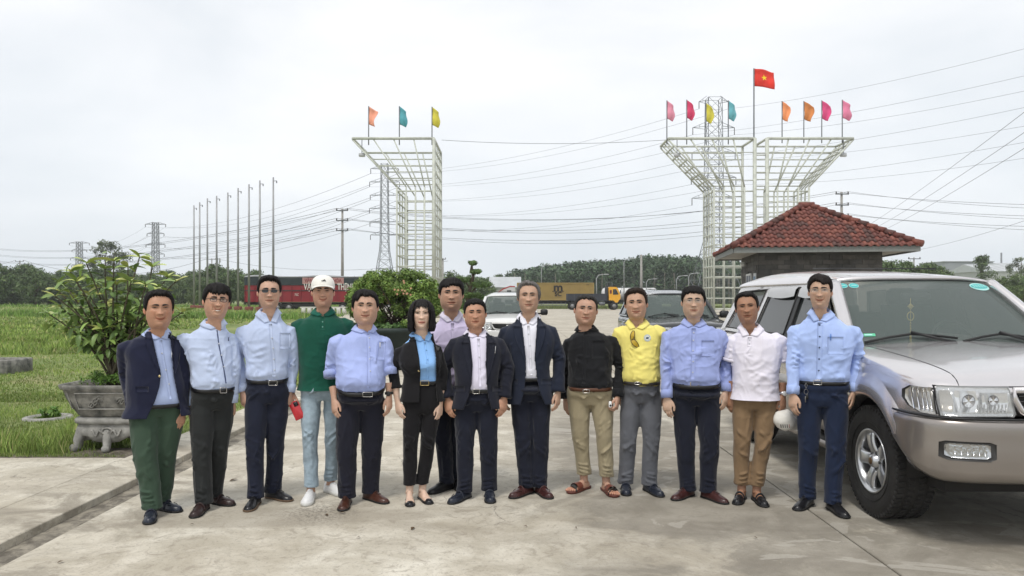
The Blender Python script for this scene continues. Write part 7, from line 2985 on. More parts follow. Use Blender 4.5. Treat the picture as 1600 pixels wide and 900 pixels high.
 def body_folds(n=10, amp=1.0, zlo=None, tuck=True):
  out = []
  zl = zb if zlo is None else zlo
  for k in range(n):
   x0 = cxb + rs.uniform(-.9, .9) * wx
   z0 = rs.uniform(zl + .03, zs - .14)
   dx = rs.uniform(.09, .20) * (1 if x0 < cxb else -1)
   dz = rs.uniform(-.16, .03)
   out.append((Vector((x0, D - .12, z0)), Vector((x0 + dx, D - .12, z0 + dz)), rs.uniform(.014, .028), rs.uniform(.002, .0042) * amp, fr_))
  if tuck:
   for k in range(16):
    x0 = cxb + (k / 15 * 2 - 1) * wx * .97
    L_ = rs.uniform(.025, .075)
    out.append((Vector((x0, D - .12, zb + .0)), Vector((x0 + rs.uniform(-.03, .03), D - .12, zb + L_)), rs.uniform(.008, .013), rs.uniform(.003, .006) * amp, None))
  return out
 if not jacket:
  k = .004
  tk = up in ('shirt', 'polo_in')
  zlow = None if tk else Zp(sp['hem_y'])
  parts = [torso(k if tk else .016, None if tk else zlow - .03, blouse=.009 if tk else 0.0, wadd=-.010 if not tk else 0, top=False)]
  ends = []
  for i, (J, e, wr, a) in enumerate(arms):
   en = g('sleeve_end')
   t_, pe, re_, dre = sleeve(J, e, wr, a, 0.0, en[i] if en else None, .041, i)
   parts.append(t_)
   ends.append((pe, re_, dre))
  V, F = remesh(join(parts), .0078, 4)
  N = vnormals(V, F)
  fl = body_folds(g('nf', 10) + 8, g('wr', 1.0), zlow, tk)
  for i, (J, e, wr, a) in enumerate(arms):
   fl += arm_folds(J, e, wr, i, 7, g('wr', 1.0), bool(g('sleeve_end')) and g('sleeve_end')[0] < .6)
  V = V + N * (fold_field(V, N, fl) + fbm(V * np.array([10, 10, 6]), seed + 3, 2) * .004 + crisp(V, seed + 3, .0058 * g('wr', 1.0), 9.5, 5))[:, None]
  if zlow is not None:
   V, F = drop_below(V, F, zlow + .004)
  full = bvh_of(V, F)
  V, F = cut_and_snap(V, F, sp['vneck'], yc=D)
  shirt = mk(g('topname', 'shirt'), (V, F), m_top, root)
  sb = bvh_of(V, F)
  for i, (pe, re_, dre) in enumerate(ends):
   ca = g('cuff', 'cuff')
   rr_ = re_ + .004
   if ca == 'rolled':
    q0 = pe - dre * .055
    mk('rolled_cuff', tube([q0, q0 + dre * .01, pe, pe + dre * .004, pe - dre * .004], [rr_ - .004, rr_ + .006, rr_ + .005, rr_ - .002, rr_ - .012], 24, cap=False), m_top, shirt)
   elif ca == 'band':
    q0 = pe - dre * .022
    mk('sleeve_band', tube([q0, q0 + dre * .004, pe, pe + dre * .003, pe - dre * .004], [rr_ - .004, rr_ + .002, rr_ + .002, rr_ - .002, rr_ - .012], 24, cap=False), g('bandmat') or m_top, shirt)
   elif ca == 'cuff':
    q0 = pe - dre * .060
    mk('cuff', tube([q0, q0 + dre * .004, pe, pe + dre * .004, pe - dre * .004], [rr_ - .002, rr_ + .003, rr_ + .001, rr_ - .002, rr_ - .012], 24, cap=False), m_top, shirt)
  inner, ib = shirt, sb
 else:
  V, F = remesh(torso(.001, None, blouse=.002, bust=g('bust', 0), top=False), .009, 3)
  N = vnormals(V, F)
  V = V + N * (fold_field(V, N, body_folds(8, .7, None, True)) + fbm(V * 10, seed, 2) * .002)[:, None]
  full = bvh_of(V, F)
  V, F = cut_and_snap(V, F, sp['vneck'], yc=D)
  shirt = mk('shirt', (V, F), sp['shirtmat'], root)
  inner, ib = shirt, bvh_of(V, F)
  zl = Zp(sp['hem_y'])
  parts = [torso(.019, zl - .03, wadd=g('jflare', .012), top=False, bust=g('bust', 0))]
  ends = []
  for i, (J, e, wr, a) in enumerate(arms):
   en = g('sleeve_end')
   t_, pe, re_, dre = sleeve(J, e, wr, a, .004 if not fem else .0, en[i] if en else None, .052, i)
   parts.append(t_)
   ends.append((pe, re_, dre))
  V, F = remesh(join(parts), .0085, 4)
  N = vnormals(V, F)
  fl = []
  for i, (J, e, wr, a) in enumerate(arms):
   fl += arm_folds(J, e, wr, i, 5, .75)
  fl += body_folds(5, .6, zl + .1, False)
  V = V + N * (fold_field(V, N, fl) + fbm(V * np.array([8, 8, 5]), seed + 3, 2) * .004 + crisp(V, seed + 3, .0032, 7, 4))[:, None]
  V, F = drop_below(V, F, zl + .004)
  rw_ = sp['open'] + [(sp['open'][-1][0] + 16, sp['open'][-1][1] - 5, sp['open'][-1][2] + 5)]
  V, F = cut_and_snap(V, F, rw_, yc=D)
  jk = mk('jacket', (V, F), m_top, root)
  so = jk.modifiers.new('thick', 'SOLIDIFY')
  so.thickness = .006
  so.offset = -1
  jb = bvh_of(V, F)
  for i, (pe, re_, dre) in enumerate(ends):
   q0 = pe - dre * .01
   mk('sleeve_hem', tube([q0, pe, pe + dre * .003, pe - dre * .012], [re_ + .006, re_ + .005, re_ + .001, re_ - .006], 24, cap=False), m_top, jk)
  ys = [r[0] for r in sp['open']]
  y0, y1 = sp['lapel'][0], sp['lapel'][1]
  wl = sp['lapel'][2]
  xe = lambda y, s_: float(np.interp(y, ys, [r[1 if s_ < 0 else 2] for r in sp['open']]))
  m_lap = g('lapelmat') or m_top
  for s_ in (-1, 1):
   ww = wl * (sp['lapel'][3] if s_ > 0 and len(sp['lapel']) > 3 else 1)
   yn = y0 + (y1 - y0) * .30
   rows = []
   for f_ in np.linspace(0, 1, 5):
    y = y0 + (yn - y0) * f_
    rows.append((xe(y, s_) + s_ * ww * (.55 + .30 * f_), xe(y, s_) - s_ * .6, y + (0 if True else 0)))
   mk('collar', px_patch(jb, [r if s_ < 0 else (r[1], r[0], r[2]) for r in rows], .007, 5, D), m_lap, jk)
   rows = []
   for f_ in np.linspace(0, 1, 12):
    y = yn + 1.0 + (y1 - yn) * f_
    w_ = ww * (1.12 - .12 * f_) * (1 - f_ ** 2.2) + .7
    rows.append((xe(y, s_) + s_ * w_, xe(y, s_) - s_ * .6, y - (2.2 * (1 - f_) if f_ < .12 else 0)))
   mk('lapel', px_patch(jb, [r if s_ < 0 else (r[1], r[0], r[2]) for r in rows], .008, 5, D), m_lap, jk)
  for (fx, fy, fw) in g('flaps', []):
   mk('pocket_flap', px_patch(jb, [(fx - fw, fx + fw, fy), (fx - fw, fx + fw, fy + 9)], .004, 5, D), m_top, jk)
  if g('jbutton'):
   bx_, by_, bc = sp['jbutton']
   h = px_hit(jb, bx_, by_, .006)
   if h is not None:
    mk('button', xf(lathe([(.0005, .002), (.008, .002), (.009, 0), (.008, -.002)], n=12), Matrix.Translation(h) @ Matrix.Rotation(PI / 2, 4, 'X')), bc, jk)
  if g('pen'):
   px_, py_ = sp['pen']
   a_, b_ = px_hit(jb, px_, py_, .006), px_hit(jb, px_ - 1, py_ + 11, .006)
   if a_ and b_:
    mk('pen', tube([a_, b_], .0035, 8), mat('pen_silver', (.8, .8, .82), .25, .6), jk)
  R_ = []
  for f_ in np.linspace(-1, 1, 15):
   an = f_ * 1.9
   c_ = Vector((neckx, D + .02, zs + .03))
   sx_, cy_ = math.sin(an), math.cos(an)
   R_.append([(c_.x + sx_ * .066, c_.y + cy_ * .062, c_.z + .022 * math.cos(f_ * 1.5) + .004 - (1 - cy_) * .012), (c_.x + sx_ * .074, c_.y + cy_ * .072, c_.z + .026 * math.cos(f_ * 1.5) + .004 - (1 - cy_) * .012), (c_.x + sx_ * .090, c_.y + cy_ * .09, c_.z - .012 - (1 - cy_) * .014)])
  V_ = np.array(R_).reshape(-1, 3)
  mk('collar', (V_, grid_faces(15, 3, False)), m_top, jk)
 # shirt collar
 inmat = g('shirtmat') or m_top
 vy0, vxl, vxr = sp['vneck'][0]
 vy1 = sp['vneck'][-1][0]
 vx1 = (sp['vneck'][-1][1] + sp['vneck'][-1][2]) / 2
 za = Zp(vy1) + .006
 csp = g('csp', .046)
 colmat = g('collarmat') or inmat
 znc = g('collar_z', zn) if not g('collar_y') else Zp(sp['collar_y'])
 cp = g('cpoint', .030)
 for s_ in (-1, 1):
  fold_, outer, inn = [], [], []
  cxn = neckx
  xa = Xp(vx1)
  fpt = px_hit(full, vx1 + s_ * .9, vy1 - 1.5, .006) or Vector((xa + s_ * .006, D - .105, za))
  opt = px_hit(full, vx1 + s_ * (csp / S), vy1 + cp * .2 / S, .008) or Vector((xa + s_ * csp, D - .11, za - .01))
  m = 22
  for k in range(m):
   f_ = k / (m - 1)
   an = math.radians(72) if f_ < .38 else math.radians(72) + (f_ - .38) / .62 * math.radians(108)
   rx, ry = .066 * g('neckk', 1.0), .063 * g('neckk', 1.0)
   ring = Vector((cxn + s_ * math.sin(an) * rx, D + .004 - math.cos(an) * (ry * (.9 if an < PI / 2 else 1.12)), znc + .012 + .016 * (1 - math.cos(an))))
   front = fpt
   w_ = max(0, 1 - f_ / .38)
   fp = ring.lerp(front, w_)
   fold_.append(fp)
   inn.append(fp + Vector((0, .004, -.022)) if f_ > .15 else fp + Vector((0, .006, -.006)))
   orr = Vector((cxn + s_ * math.sin(an) * (rx + .034), D + .004 - math.cos(an) * (ry + .028), znc - .022 + .010 * (1 - math.cos(an))))
   pt = opt
   w2 = max(0, 1 - f_ / .38)
   outer.append(orr.lerp(pt, w2))
  rows = [inn, fold_]
  for j in (.35, .7, 1.0):
   rows.append([fold_[i].lerp(outer[i], j) + Vector((s_ * .002, 0, 0)) * (1 - abs(j - .5)) for i in range(m)])
  P = []
  for ri, r in enumerate(rows):
   for p in r:
    if ri >= 1 and p.y < D + .01:
     rc = full.ray_cast(Vector((p.x, D - 1, p.z)), Vector((0, 1, 0)))
     if rc[0] is not None and p.y > rc[0].y - (.004 if ri == 1 else .007):
      p = Vector((p.x, rc[0].y - (.004 if ri == 1 else .007), p.z))
    if ri >= 1:
     nr = full.find_nearest(p, .08)
     if nr[0] is not None:
      n_ = nr[1]
      sd = (p - nr[0]).dot(n_)
      if sd < .006 and (ri > 1):
       p = nr[0] + n_ * .006
    P.append(tuple(p))
  oc = mk('shirt_collar', (np.array(P), grid_faces(5, m, False)), colmat, inner)
  so = oc.modifiers.new('thick', 'SOLIDIFY')
  so.thickness = .0022
  so.offset = 0
 # placket, buttons, pocket
 pl = g('placket')
 if pl:
  m_pl = pl.get('mat') or inmat
  rows = [(x - pl['w'], x + pl['w'], y) for x, y in pl['pts']]
  rr2 = []
  for a_, b_ in zip(rows[:-1], rows[1:]):
   for j in range(4):
    rr2.append(tuple(a_[q__] + (b_[q__] - a_[q__]) * j / 4 for q__ in range(3)))
  rr2.append(rows[-1])
  po = mk('placket', px_patch(ib, rr2, .0022, 3, D), m_pl, inner)
  mb = pl.get('bmat') or mat('button_pale', (.55, .57, .62), .3)
  for (bx_, by_) in pl.get('buttons', []):
   h = px_hit(ib, bx_, by_, .005)
   if h is not None:
    mk('button', xf(lathe([(.0005, .0015), (.0052, .0015), (.006, 0), (.0052, -.002)], n=10), Matrix.Translation(h) @ Matrix.Rotation(PI / 2, 4, 'X')), mb, po)
 for pk in g('pockets', []):
  x0, y0, x1, y1 = pk[:4]
  sk = pk[4] if len(pk) > 4 else 0
  mk('pocket', px_patch(ib, [(x0 + sk * f_, x1 + sk * f_, y0 + (y1 - y0) * f_) for f_ in np.linspace(0, 1, 6)], .0024, 6, D), inmat, inner)
 for pn in g('pens', []):
  a_, b_ = px_hit(ib, pn[0], pn[1], .006), px_hit(ib, pn[0], pn[1] + pn[2], .006)
  if a_ and b_:
   mk('pen', tube([a_, b_], .003, 8), mat('pen_' + pn[3], {'blue': (.03, .16, .5), 'white': (.8, .8, .8), 'dark': (.03, .03, .08)}[pn[3]], .3), inner)
 # shoes
 for i, (A, yw) in enumerate(ank):
  build_shoes(root, A, yw, g('shoe', 'dress').replace('_low', ''), Ls, sp['shoemats'], (-1, 1)[i])
 return dict(root=root, H=H, D=D, S=S, arms=arms, ib=ib, ank=ank, Xp=Xp, Zp=Zp, tb=tb, shirt=inner, Cz=Cz)
def build_cap(H, root):
 """white baseball cap"""
 m = mat('cap_white', (.74, .72, .67), .75, 0, bump=.0006, bscale=300, sheen=.2)
 n, nv = 72, 22
 ph = np.linspace(-PI, PI, n, endpoint=False)
 P = np.zeros((nv, n, 3))
 for i, s in enumerate(np.linspace(0, 1, nv)):
  ad = np.abs(np.degrees(ph))
  th = np.interp(ad, [0, 50, 90, 180], [.705, .66, .585, .50])
  t = th + (1.0 - th) * s
  S = head_surface(ph, np.minimum(t, .9995), H.q)
  D = S - np.array([0, .03, .5])
  Nn = D / np.linalg.norm(D, axis=1, keepdims=True)
  pan = .006 * np.abs(np.cos(ph * 3)) ** .35
  Q = S + Nn * (.060 + .035 * np.sin(s * PI * .5) - .006 + pan * (1 - s))[:, None]
  Q[:, 2] += .022 * s
  P[i] = Q
 V = H.place(P.reshape(-1, 3))
 c = mk('cap', (V, grid_faces(nv, n)), m, root)
 so = c.modifiers.new('t', 'SOLIDIFY')
 so.thickness = .002
 rows = []
 for j, r in enumerate(np.linspace(0, 1, 8)):
  row = []
  for f_ in np.linspace(-1, 1, 25):
   a = f_ * 1.12
   S = head_surface(np.array([a]), np.array([.70 - .035 * abs(f_) ** 2]), H.q)[0]
   S = S + np.array([S[0], S[1], 0]) / np.linalg.norm(S[:2]) * .058
   ext = .235 * math.cos(f_ * PI / 2) ** .55
   row.append((S[0] * (1 - .02 * r), S[1] - ext * r, S[2] - .030 * r - .075 * f_ ** 2 * (.3 + .7 * r) + .012))
  rows.append(row)
 V = H.place(np.array(rows).reshape(-1, 3))
 b = mk('brim', (V, grid_faces(8, 25, False)), m, c)
 so = b.modifiers.new('t', 'SOLIDIFY')
 so.thickness = .004
 mb = mat('print_black', (.015, .015, .018), .6)
 for k, (x0, h_) in enumerate(((-.045, .022), (-.012, .038), (.022, .055))):
  q_ = []
  for (dx, dz) in ((0, 0), (.026, 0), (.026 - h_ * .5, h_), (-h_ * .5, h_)):
   xx, tt = x0 + dx + .02, .80 + dz
   S = head_surface(np.array([math.asin(xx / .3)]), np.array([tt]), H.q)[0]
   D_ = S - np.array([0, .03, .5])
   q_.append(S + D_ / np.linalg.norm(D_) * .100 + np.array([0, 0, .012]))
  mk('emblem_bar', (H.place(np.array(q_)), [(0, 1, 2, 3)]), mb, c, smooth=False)
# THE FOURTEEN PEOPLE
def cloth(name, col, rough=.85, var=.10, sheen=.15, bump=.0006, bscale=420, vscale=9, **k):
 return mat(name, col, rough, 0, var=var, vscale=vscale, bump=bump, bscale=bscale, sheen=sheen, spec=.25, **k)
def fine_cloth(name, col, dots=None):
 """woven cloth: fine thread variation on top of the plain colour"""
 m = cloth(name, col)
 return m
leather_black = mat('shoe_black', (.012, .012, .014), .28, var=.2, bump=.0006, bscale=200, spec=.5)
leather_navy = mat('shoe_navy', (.016, .020, .032), .35, var=.2, bump=.0006, bscale=200)
leather_brown = mat('shoe_brown', (.060, .022, .014), .32, var=.3, bump=.0006, bscale=200)
leather_red = mat('shoe_oxblood', (.050, .017, .016), .30, var=.35, bump=.0006, bscale=160)
leather_dark = mat('shoe_darkbrown', (.030, .016, .015), .35, var=.2, bump=.0006, bscale=200)
sneaker_white = mat('shoe_white', (.72, .72, .72), .55, bump=.0004, bscale=200)
sole_black = mat('sole_black', (.012, .012, .012), .7)
sole_brown = mat('sole_tan', (.12, .075, .045), .7)
sole_white = mat('sole_white', (.62, .62, .60), .6)
belt_black = mat('belt_black', (.010, .010, .011), .35, bump=.0004, bscale=200)
belt_brown = mat('belt_brown', (.10, .038, .018), .45, bump=.0004, bscale=200)
button_dark = mat('button_dark', (.02, .03, .08), .3)
button_gold = mat('button_gold', (.6, .48, .25), .3, .8)
trim_navy = mat('placket_navy', (.05, .07, .16), .8)
navy_trouser = cloth('trousers_navy', (.0105, .0135, .028), bump=.0004)
navy2 = cloth('trousers_dark_navy', (.0085, .0105, .021), bump=.0004)
navy_blue = cloth('trousers_blue_navy', (.011, .019, .046), bump=.0004)
SK = [(.40, .205, .135), (.46, .255, .18), (.46, .27, .20), (.45, .245, .175), (.45, .26, .19), (.56, .37, .29), (.42, .235, .165),
  (.42, .215, .145), (.43, .255, .185), (.42, .235, .17), (.44, .25, .175), (.46, .29, .215), (.30, .15, .095), (.44, .265, .19)]
PPL = []
PPL.append(person('man in open navy blazer and green trousers, hand in pocket, nearest the stone planter', dict(
 seed=1, skin=SK[0], head=(248.5, 451.5, 509), hyaw=6, yaw=8, smile=.6, teeth=False, eye_open=.6, brow_dz=-.005, stubble=.1, wide=.97,
 hair=dict(front=0.860, top=.065, sides=.035, lift=.03, burn=.42), sh=((188, 522), (281, 519)), belt=(206, 284, 630), belly=.02, hipk=1.0,
 feet=[(232, 821, 20), (283, 801, 68)], arms=[dict(wrist=(211, 642), elbow=(198, 588), wd=-.05, ed=.03, mode='loose', twist=60), dict(wrist=(283, 640), wd=.05, mode='relax')],
 top='jacket', topmat=cloth('blazer_navy', (.010, .0125, .034)), shirtmat=cloth('shirt_blue_one', (.40, .48, .72)), hem_y=650, jflare=.012,
 open=[(494, 236, 262), (505, 232, 266), (530, 239, 268), (585, 251.5, 272), (605, 249, 276), (628, 242, 281), (652, 230, 284)], lapel=(506, 583, 11),
 jbutton=(249, 588, button_gold), flaps=[(222, 604, 10)], vneck=[(500, 238, 264), (512, 242, 262), (530, 251, 251.6)],
 placket=dict(w=2.2, pts=[(251, 531), (255, 560), (262, 600), (266, 624)], mat=None, buttons=[(253, 552), (259, 578), (264, 600)]),
 pens=[(268, 545, 14, 'white')], trousers=cloth('trousers_green', (.040, .070, .046)), crease=False, legw=1.12, bunch=1.3, ankle_folds=4, hem=.065,
 beltmat=belt_black, shoe='loafer', shoemats=(leather_navy, sole_black, leather_black))))
PPL.append(person('smiling man with glasses, thick fringe, pale blue shirt and charcoal trousers', dict(
 seed=2, skin=SK[1], head=(336.5, 442, 494.5), hyaw=7, hroll=4, yaw=14, smile=1.4, teeth=True, eye_open=.7, cheek=.6, wide=1.0, stubble=.1,
 hair=dict(front=0.780, top=.085, sides=.045, lift=.035, burn=.44, fringe=[(-50, 44, .70)], jag=.10), glasses='dark_rim',
 sh=((279, 511), (369, 511)), belt=(302, 362, 604), belly=.03, dip=.01,
 feet=[(301, 811, 2), (366, 791, 68)], arms=[dict(wrist=(297, 634), elbow=(289, 572), twist=45), dict(wrist=(362, 628), wd=.06, elbow=(366, 572), ed=.07)],
 top='shirt', topmat=cloth('shirt_pale_two', (.50, .58, .77)), vneck=[(484, 323, 349), (492, 326, 347), (514, 338.5, 339.3)],
 placket=dict(w=.8, pts=[(339, 516), (342, 540), (349, 573), (353, 599)], buttons=[(342, 537), (346, 555), (350, 573)], mat=trim_navy),
 pens=[(357, 527, 6, 'dark')], trousers=cloth('trousers_charcoal', (.020, .022, .022), bump=.0004), beltmat=belt_black,
 buckle=('silver', 344, 354, 606, 614), shoe='loafer', shoemats=(leather_dark, sole_black, leather_dark))))
PPL.append(person('tall man in dark sunglasses, pale blue shirt and navy trousers', dict(
 seed=3, skin=SK[2], head=(421, 430.5, 478.5), hyaw=2, yaw=4, smile=0, wide=.98,
 hair=dict(front=0.870, top=.085, sides=.030, lift=.045, burn=.44), glasses='dark',
 sh=((368, 499), (461, 499)), belt=(387, 447, 590), belly=.0, dip=.015,
 feet=[(386, 801, 2), (456, 784, 62)], arms=[dict(wrist=(379, 612), elbow=(371, 560), twist=55), dict(wrist=(452, 612), wd=.06, mode='relax')],
 top='shirt', topmat=cloth('shirt_pale_three', (.48, .56, .76)), vneck=[(468, 407, 436), (477, 410, 433), (504, 422, 423)],
 placket=dict(w=2.6, pts=[(422.5, 506), (424, 530), (427, 560), (428, 588)], buttons=[(425, 528), (427, 544), (428, 561), (429, 578)]),
 pockets=[(437, 520, 454, 545)], trousers=navy_trouser, beltmat=belt_black, buckle=('silver', 420, 433, 595, 602),
 shoe='dress', shoemats=(leather_black, sole_brown, leather_black))))
PPL.append(person('man in white cap, green polo shirt and pale jeans holding a red phone', dict(
 seed=4, skin=SK[3], head=(505, 433, 477.5), hk=.97, hyaw=0, yaw=3, smile=.7, eye_open=.6, wide=1.0, cap=True,
 hair=dict(front=0.740, top=.02, sides=.012, lift=0, burn=.46),
 sh=((455, 492), (552, 491)), belt=(471, 536, 600), belly=.0,
 feet=[(477, 792, 4), (540, 777, 48)], shoe_len=.27,
 arms=[dict(wrist=(457, 613), elbow=(458, 570), mode='grip', twist=20, wd=-.04), dict(wrist=(548, 600), wd=.10, mode='relax', ed=.09, elbow=(552, 560))],
 top='polo', hem_y=609, topname='polo_shirt', topmat=cloth('polo_green', (.006, .075, .048), bump=.001, bscale=500), sleeve_end=(.30, .30), cuff='band', bandmat=cloth('polo_trim', (.02, .15, .11)),
 collarmat=cloth('polo_collar', (.010, .115, .080)),
 vneck=[(468, 492, 519), (478, 494, 516), (494, 503, 506)], wr=.6, nf=7, cpoint=.02, csp=.040,
 placket=dict(w=3.4, pts=[(504, 495), (503.5, 516)], buttons=[(504, 503), (504, 511)], bmat=mat('button_green', (.15, .35, .28), .3)),
 trousers=cloth('jeans_light', (.30, .38, .44), var=.22, vscale=14, bump=.001, bscale=300), crease=False, legw=.86, bunch=.9, hem=.10,
 shoe='sneaker', shoemats=(sneaker_white, sole_white, sneaker_white))))
PPL.append(person('stout man in blue shirt with rolled sleeves and black trousers', dict(
 seed=5, skin=SK[4], head=(571, 451.5, 503), hyaw=0, yaw=3, smile=.4, wide=1.04, jaw=1.12, cheek=.8, stubble=.1,
 hair=dict(front=0.830, top=.07, sides=.034, lift=.02, burn=.43, fringe=[(-64, -22, .66)], part=-.9),
 sh=((514, 518), (612, 519)), belt=(528, 599, 603), belly=.085, dip=.035, build=1.05,
 feet=[(534, 800, 2), (606, 788, 52)],
 arms=[dict(wrist=(522, 624), elbow=(519, 578), twist=42, wd=-.05), dict(wrist=(608, 618), elbow=(607, 574), twist=20, wd=.0)],
 top='shirt', topmat=cloth('shirt_periwinkle', (.36, .43, .74)), sleeve_end=(.60, .58), cuff='rolled', wr=1.3, nf=14,
 vneck=[(492, 555, 586), (500, 557, 584), (520, 573, 575)],
 placket=dict(w=2.4, pts=[(575, 521), (576, 550), (576, 580), (575.5, 606)], buttons=[(577, 528), (577.5, 543), (578, 561), (578.5, 580)]),
 pockets=[(592, 534, 603, 562, -3)], pens=[(593.5, 535, 8, 'white')],
 trousers=cloth('trousers_black_navy', (.0095, .010, .019), bump=.0004), legw=1.08, hipk=1.0, beltmat=belt_black, buckle=('silver', 567, 582, 613, 620),
 shoe='dress', shoemats=(leather_brown, sole_black, leather_brown))))
PPL.append(person('woman with a black bob in an open black blazer over a bright blue blouse', dict(
 seed=6, female=True, skin=SK[5], head=(659, 469, 512), hk=1.0, hyaw=0, yaw=4, wide=.98, jaw=.95, smile=.15, brow_w=.009,
 hair='bob', sh=((613, 531), (692, 528)), belt=(634, 686, 595), belly=-.012, build=.84, bust=.035, neckk=.84,
 feet=[(641, 793, 10), (673, 789, 28)], arms=[dict(wrist=(621, 627), elbow=(614, 578), twist=45, wd=-.04, ed=.0), dict(wrist=(688, 630), elbow=(692, 580), twist=30, wd=.0)],
 top='jacket', topmat=cloth('blazer_black', (.0075, .0070, .0085)), shirtmat=cloth('blouse_blue', (.27, .50, .88)), hem_y=627, jflare=.004,
 sleeve_end=(.74, .74), open=[(500, 648, 672), (510, 647, 674), (532, 650, 678), (560, 655, 682), (583, 657, 682.5), (600, 656, 682), (630, 655, 684)], lapel=(512, 581, 9),
 jbutton=(654.5, 579, button_gold), vneck=[(505, 650, 669), (512, 652, 668), (533, 662, 664)], csp=.036, cpoint=.026,
 placket=dict(w=1.6, pts=[(663.5, 535), (668, 560), (668, 592)], buttons=[(666, 547), (668, 562), (668, 577)], bmat=mat('button_blue', (.2, .4, .7), .3)),
 trousers=cloth('trousers_black', (.006, .0055, .007), bump=.0004), crease=False, legw=.78, hem=.125, ankle_folds=2, bunch=.6, hipk=1.15,
 beltmat=belt_black, buckle=('gold', 657, 670, 595, 602), shoe='ballet', shoemats=(leather_black, sole_black, leather_black))))
PPL.append(person('man in lilac shirt standing half hidden behind the woman', dict(
 seed=7, skin=SK[6], head=(705, 433.5, 482), hyaw=2, yaw=0, wide=1.05, jaw=1.10, cheek=.3,
 hair=dict(front=0.780, top=.075, sides=.040, lift=.02, burn=.42, part=.8, fringe=[(-50, -5, .70)]),
 sh=((660, 503), (752, 503)), belt=(675, 735, 602), belly=.01,
 feet=[(669, 773, -42), (722, 769, 20)], arms=[dict(wrist=(668, 625), wd=.06), dict(wrist=(748, 625), wd=.06)],
 top='shirt', topmat=cloth('shirt_lilac', (.56, .50, .68)), collarmat=cloth('collar_lilac', (.70, .66, .80)),
 vneck=[(470, 690, 720), (480, 692, 718), (503, 706, 708)], placket=dict(w=2.6, pts=[(707, 505), (707, 545)], buttons=[(707, 515)]),
 trousers=navy2, beltmat=belt_black, shoe='dress', shoemats=(leather_black, sole_black, leather_black))))
PPL.append(person('short man in dark suit with square belt buckle and chest pen', dict(
 seed=8, skin=SK[7], head=(743, 465.5, 510.5), hyaw=2, yaw=1, wide=1.05, jaw=1.12, eye_open=.7, cheek=.3, hroll=-2,
 hair=dict(front=0.830, top=.055, sides=.020, lift=.03, burn=.46), sh=((699, 519), (791, 519)), belt=(714, 775, 606), belly=.035, build=1.02,
 feet=[(702, 789, -32), (767, 788, 6)], arms=[dict(wrist=(699, 622), elbow=(694, 574), twist=50), dict(wrist=(788, 621), elbow=(794, 574), twist=50)],
 top='jacket', topmat=cloth('suit_black_navy', (.0105, .012, .022)), shirtmat=cloth('shirt_white_eight', (.70, .67, .80)), hem_y=637,
 open=[(500, 733, 757), (512, 731, 760), (535, 735, 760), (570, 738.5, 759.5), (600, 737, 761), (622, 731, 764), (640, 724, 769)], lapel=(513, 592, 12),
 pen=(774, 541), flaps=[(718, 603, 9), (777, 603, 8)], vneck=[(502, 731, 755), (510, 734, 753), (527, 746, 748)],
 placket=dict(w=2.0, pts=[(747.5, 529), (749, 560), (750, 604)], buttons=[(748, 540), (749, 558), (750, 576)]),
 trousers=navy2, beltmat=belt_black, buckle=('silver', 739, 749, 608, 615), shoe='loafer', shoemats=(leather_navy, sole_black, leather_black))))
PPL.append(person('tall grey-haired man in open navy suit and white shirt', dict(
 seed=9, skin=SK[8], head=(826, 438, 485), hyaw=0, yaw=0, wide=.99, haircol=(.16, .15, .145), grey=True, eye_open=.8,
 hair=dict(front=0.885, top=.065, sides=.050, lift=.03, burn=.34, part=-.6), sh=((778, 501), (873, 500)), belt=(800, 856, 589), belly=.01,
 feet=[(797, 780, -42), (861, 781, 24)], arms=[dict(wrist=(785, 612), elbow=(780, 560), wd=.06, ed=.09), dict(wrist=(872, 612), elbow=(874, 560), twist=30)],
 top='jacket', topmat=cloth('suit_navy', (.0125, .017, .033)), shirtmat=cloth('shirt_white_nine', (.74, .74, .82)), hem_y=630,
 open=[(475, 815, 838), (488, 813, 841), (520, 817, 838), (559, 821.5, 835.5), (588, 821, 839), (612, 819, 844), (632, 813, 852)], lapel=(490, 562, 12),
 flaps=[(800, 592, 9), (853, 592, 8)], vneck=[(476, 814, 838), (484, 816, 836), (507, 824, 826)], csp=.038, cpoint=.036,
 placket=dict(w=2.0, pts=[(825.5, 509), (828, 545), (830, 586)], buttons=[(826, 522), (828, 540), (829, 560)]),
 trousers=navy2, beltmat=belt_black, buckle=('silver', 823, 833, 588, 593), shoe='loafer', shoemats=(leather_red, sole_black, leather_dark))))
PPL.append(person('man in a black shirt and khaki trousers wearing open red-brown sandals', dict(
 seed=10, skin=SK[9], head=(914, 459, 505), hyaw=2, yaw=0, wide=1.06, jaw=1.06, hroll=3, haircol=(.035, .033, .032),
 hair=dict(front=0.870, top=.048, sides=.018, lift=.03, burn=.46), sh=((878, 518), (969, 515)), belt=(889, 954, 604), belly=.03,
 feet=[(889, 772, -42), (962, 778, 14)], arms=[dict(wrist=(884, 622), elbow=(881, 575), wd=.07, ed=.09, twist=30), dict(wrist=(965, 620), elbow=(970, 574), twist=20, mode='grip', wd=-.06)],
 top='shirt', topmat=cloth('shirt_black', (.0085, .0090, .011)), vneck=[(492, 902, 928), (500, 904, 927), (516, 915, 917)], csp=.050,
 placket=dict(w=3.0, pts=[(915.5, 518), (914, 550), (912, 600)], buttons=[]), pockets=[(925, 532, 945, 560)],
 trousers=cloth('trousers_khaki', (.30, .255, .165), bump=.0005), crease=False, legw=.98, hem=.125, hipk=1.08, beltmat=belt_brown, buckle=('silver', 911, 921, 609, 614),
 shoe='sandal', shoemats=(mat('sandal_red', (.15, .045, .028), .5), mat('sandal_strap', (.03, .028, .026), .5), mat('sandal_sole', (.10, .028, .018), .6)))))
